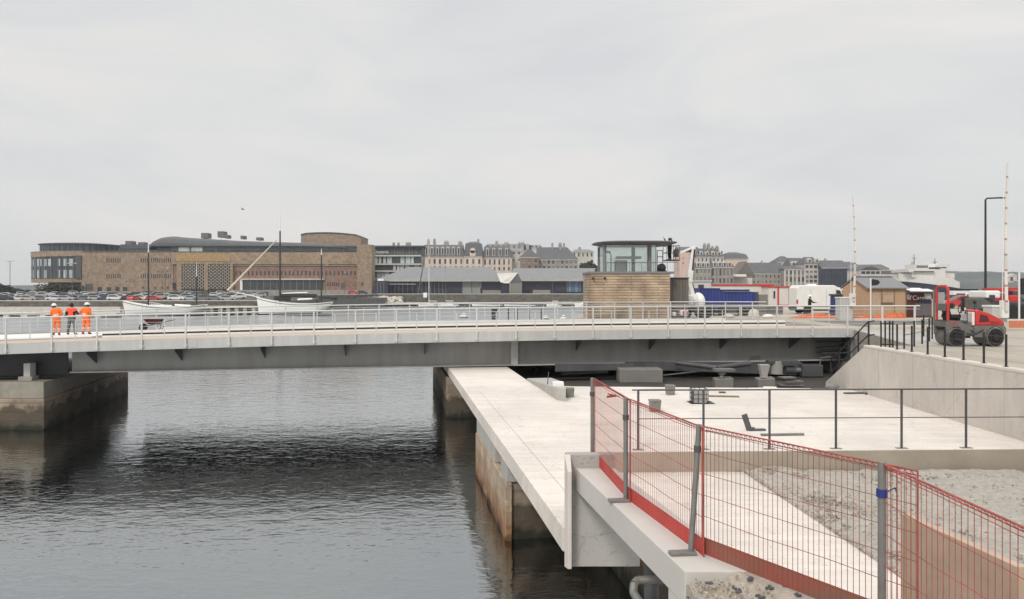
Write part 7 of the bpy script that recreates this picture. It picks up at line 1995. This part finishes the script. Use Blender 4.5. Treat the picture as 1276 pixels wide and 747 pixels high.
# ------------------------------------------------------------------ trees and hedges
def leafy(name, label, c, rad, n_, size, cat='tree', trunk=True, seed=1, group=None, clumps=14):
    rt = random.Random(seed)
    t = thing(name, label, cat, (c[0], c[1], c[2] - rad[2]), group=group)
    if trunk:
        mb = MB(); mb.tube((c[0], c[1], c[2] - rad[2] - 2), (c[0] + rad[0] * .1, c[1], c[2]), rad[0] * .10, 8, rad[0] * .04)
        for i in range(5):
            a = rt.uniform(0, 6.28); mb.tube((c[0], c[1], c[2] - rad[2] * .4), (c[0] + rad[0] * .6 * math.cos(a), c[1] + rad[1] * .6 * math.sin(a), c[2] + rad[2] * rt.uniform(0, .6)), rad[0] * .04, 6, rad[0] * .015)
        mb.build('trunk', M_bark, t)
    mb = MB(); cl = []
    for i in range(clumps):
        v = Vector((rt.gauss(0, 1), rt.gauss(0, 1), rt.gauss(0, 1))).normalized() * rt.uniform(.25, .8)
        cl.append((Vector(c) + Vector((v.x * rad[0], v.y * rad[1], v.z * rad[2])), rt.uniform(.28, .5)))
    for i in range(n_):
        cc_, k = rt.choice(cl); v = Vector((rt.gauss(0, 1), rt.gauss(0, 1), rt.gauss(0, 1))).normalized() * rt.uniform(.5, 1.05) * k
        p = cc_ + Vector((v.x * rad[0], v.y * rad[1], v.z * rad[2]))
        q_ = Matrix.Rotation(rt.uniform(0, 6.28), 3, 'Z') @ Matrix.Rotation(rt.uniform(-1.2, 1.2), 3, 'X'); s = size * rt.uniform(.6, 1.4)
        mb.face([p + q_ @ Vector((-s, -s * .6, 0)), p + q_ @ Vector((s, -s * .5, 0)), p + q_ @ Vector((s * .8, s * .6, s * .2)), p + q_ @ Vector((-s * .7, s * .5, 0))])
    mb.build('crown' if trunk else 'foliage', M_leaf, t)
    return t
D = 300.0
leafy('hedge', 'dark clipped hedge in front of the rounded glazed corner', (X(66, 303), 303, 6.3), (9.5, 2.5, 2.6), 2600, .35, 'hedge', False, 4, clumps=30)
leafy('hedge', 'dark low hedge before the undercroft, right of the taller clipped one', (X(90, 304), 304, 6.0), (6, 2.5, 2.4), 1500, .35, 'hedge', False, 5, clumps=20)
leafy('tree', 'dark round tree at the far left edge beyond the cars', (X(1, 320), 320, 6.6), (4.5, 4, 3.0), 1200, .4, seed=6)
leafy('hedge', 'long low dark hedge along the far left edge of the car park', (X(18, 330), 330, 5.6), (9, 2, 1.3), 900, .35, 'hedge', False, 15, clumps=20)
for i, (x, y, d, rx, rz3, lb) in enumerate(((727, 336, 420, 3.5, 3.6, 'dark tree just left of the control cabin, below the pale villa'), (717, 338, 415, 3.2, 3.0, 'dark tree between the grey slate house and the cabin'), (733, 331, 430, 3, 4, 'taller dark tree touching the left edge of the cabin glass'), (741, 334, 430, 3.2, 3.2, 'dark tree seen through the cabin glass'), (723, 330.5, 445, 2.5, 2.2, 'small dark treetop under the pale villa windows'))):
    leafy('tree', lb, (X(x, d), d, Z(y, d)), (rx, rx, rz3), 700, .45, seed=30 + i)
# far hills with tree line
def ridge(name, x0, x1, d, f, m):
    pts = []; N = 160
    top = [(x0 + (x1 - x0) * i / N) for i in range(N + 1)]
    mb = MB(); rings = []
    for xx in top:
        y = f(xx); z = Z(y, d)
        rings.append([(X(xx, d), d, 0), (X(xx, d), d + 30, z * .55), (X(xx, d), d + 90, z), (X(xx, d), d + 400, z * .8), (X(xx, d), d + 600, 0)])
    mb.loft(rings, cap=False, closed=False); return mb.build(name, m, kind='structure', smooth=60)
mh = mat('wooded_hill', (.04, .052, .05), .95, scale=.012, col2=(.115, .13, .115), detail=12)
ridge('hills', 1120, 1620, 1250, lambda x: 336.5 + .012 * abs(x - 1200) + 1.4 * noise.noise((x * .06, 1, 3)) + .9 * noise.noise((x * .35, 4, 1)), mh)
ridge('near_hills', 1212, 1700, 900, lambda x: 338.5 + 13 * math.exp(-(x - 1212) / 18) + 1.6 * noise.noise((x * .1, 7, 3)) + 1.2 * noise.noise((x * .5, 2, 1)), mh)
ridge('far_shore', -700, 520, 1300, lambda x: 355.5 + 1.0 * noise.noise((x * .05, 3, 3)), mh)
rs2 = random.Random(40)
for i in range(16):
    x = rs2.uniform(1165, 1276); y = rs2.uniform(343, 351); d = 880 if x > 1235 else 1200
    mb = MB(); w_ = rs2.uniform(4, 8); p = at(x, y, d); mb.box(p.x - w_ / 2, p.x + w_ / 2, d, d + 6, p.z - 6, p.z); mb.extr([(p.x - w_ / 2 - .4, d - .3, p.z), (p.x + w_ / 2 + .4, d - .3, p.z), (p.x, d - .3, p.z + 2.4)], (0, 7, 0))
    tag(mb.build('far_house', M_stonel), 'one of the tiny pale houses scattered over the far wooded hill', 'house', 'tiny houses on the far hill')
# ------------------------------------------------------------------ bird
p = at(302.5, 261, 90)
mb = MB(); mb.ball(p, (.22, .08, .07), 8, 5); mb.add([p + Vector((-.02, -.05, .03)), p + Vector((.1, -.05, .03)), p + Vector((-.25, -.5, .22)), p + Vector((-.02, .05, .03)), p + Vector((.1, .05, .03)), p + Vector((-.25, .5, .22))], [(0, 1, 2), (3, 5, 4)])
tag(mb.build('gull', M_mgrey), 'tiny dark gull flying above the brick building', 'bird')
# ------------------------------------------------------------------ air: pale haze round the whole place
mhz = bpy.data.materials.new('haze'); mhz.use_nodes = True
n = mhz.node_tree; n.nodes.clear()
o_ = n.nodes.new('ShaderNodeOutputMaterial'); pv = n.nodes.new('ShaderNodeVolumePrincipled')
pv.inputs['Color'].default_value = (.86, .89, .93, 1); pv.inputs['Density'].default_value = .00025; pv.inputs['Anisotropy'].default_value = .2
n.links.new(pv.outputs[0], o_.inputs['Volume'])
mb = MB(); mb.box(-1500, 1900, -80, 2000, -4, 75)
mb.build('haze', mhz, kind='stuff')
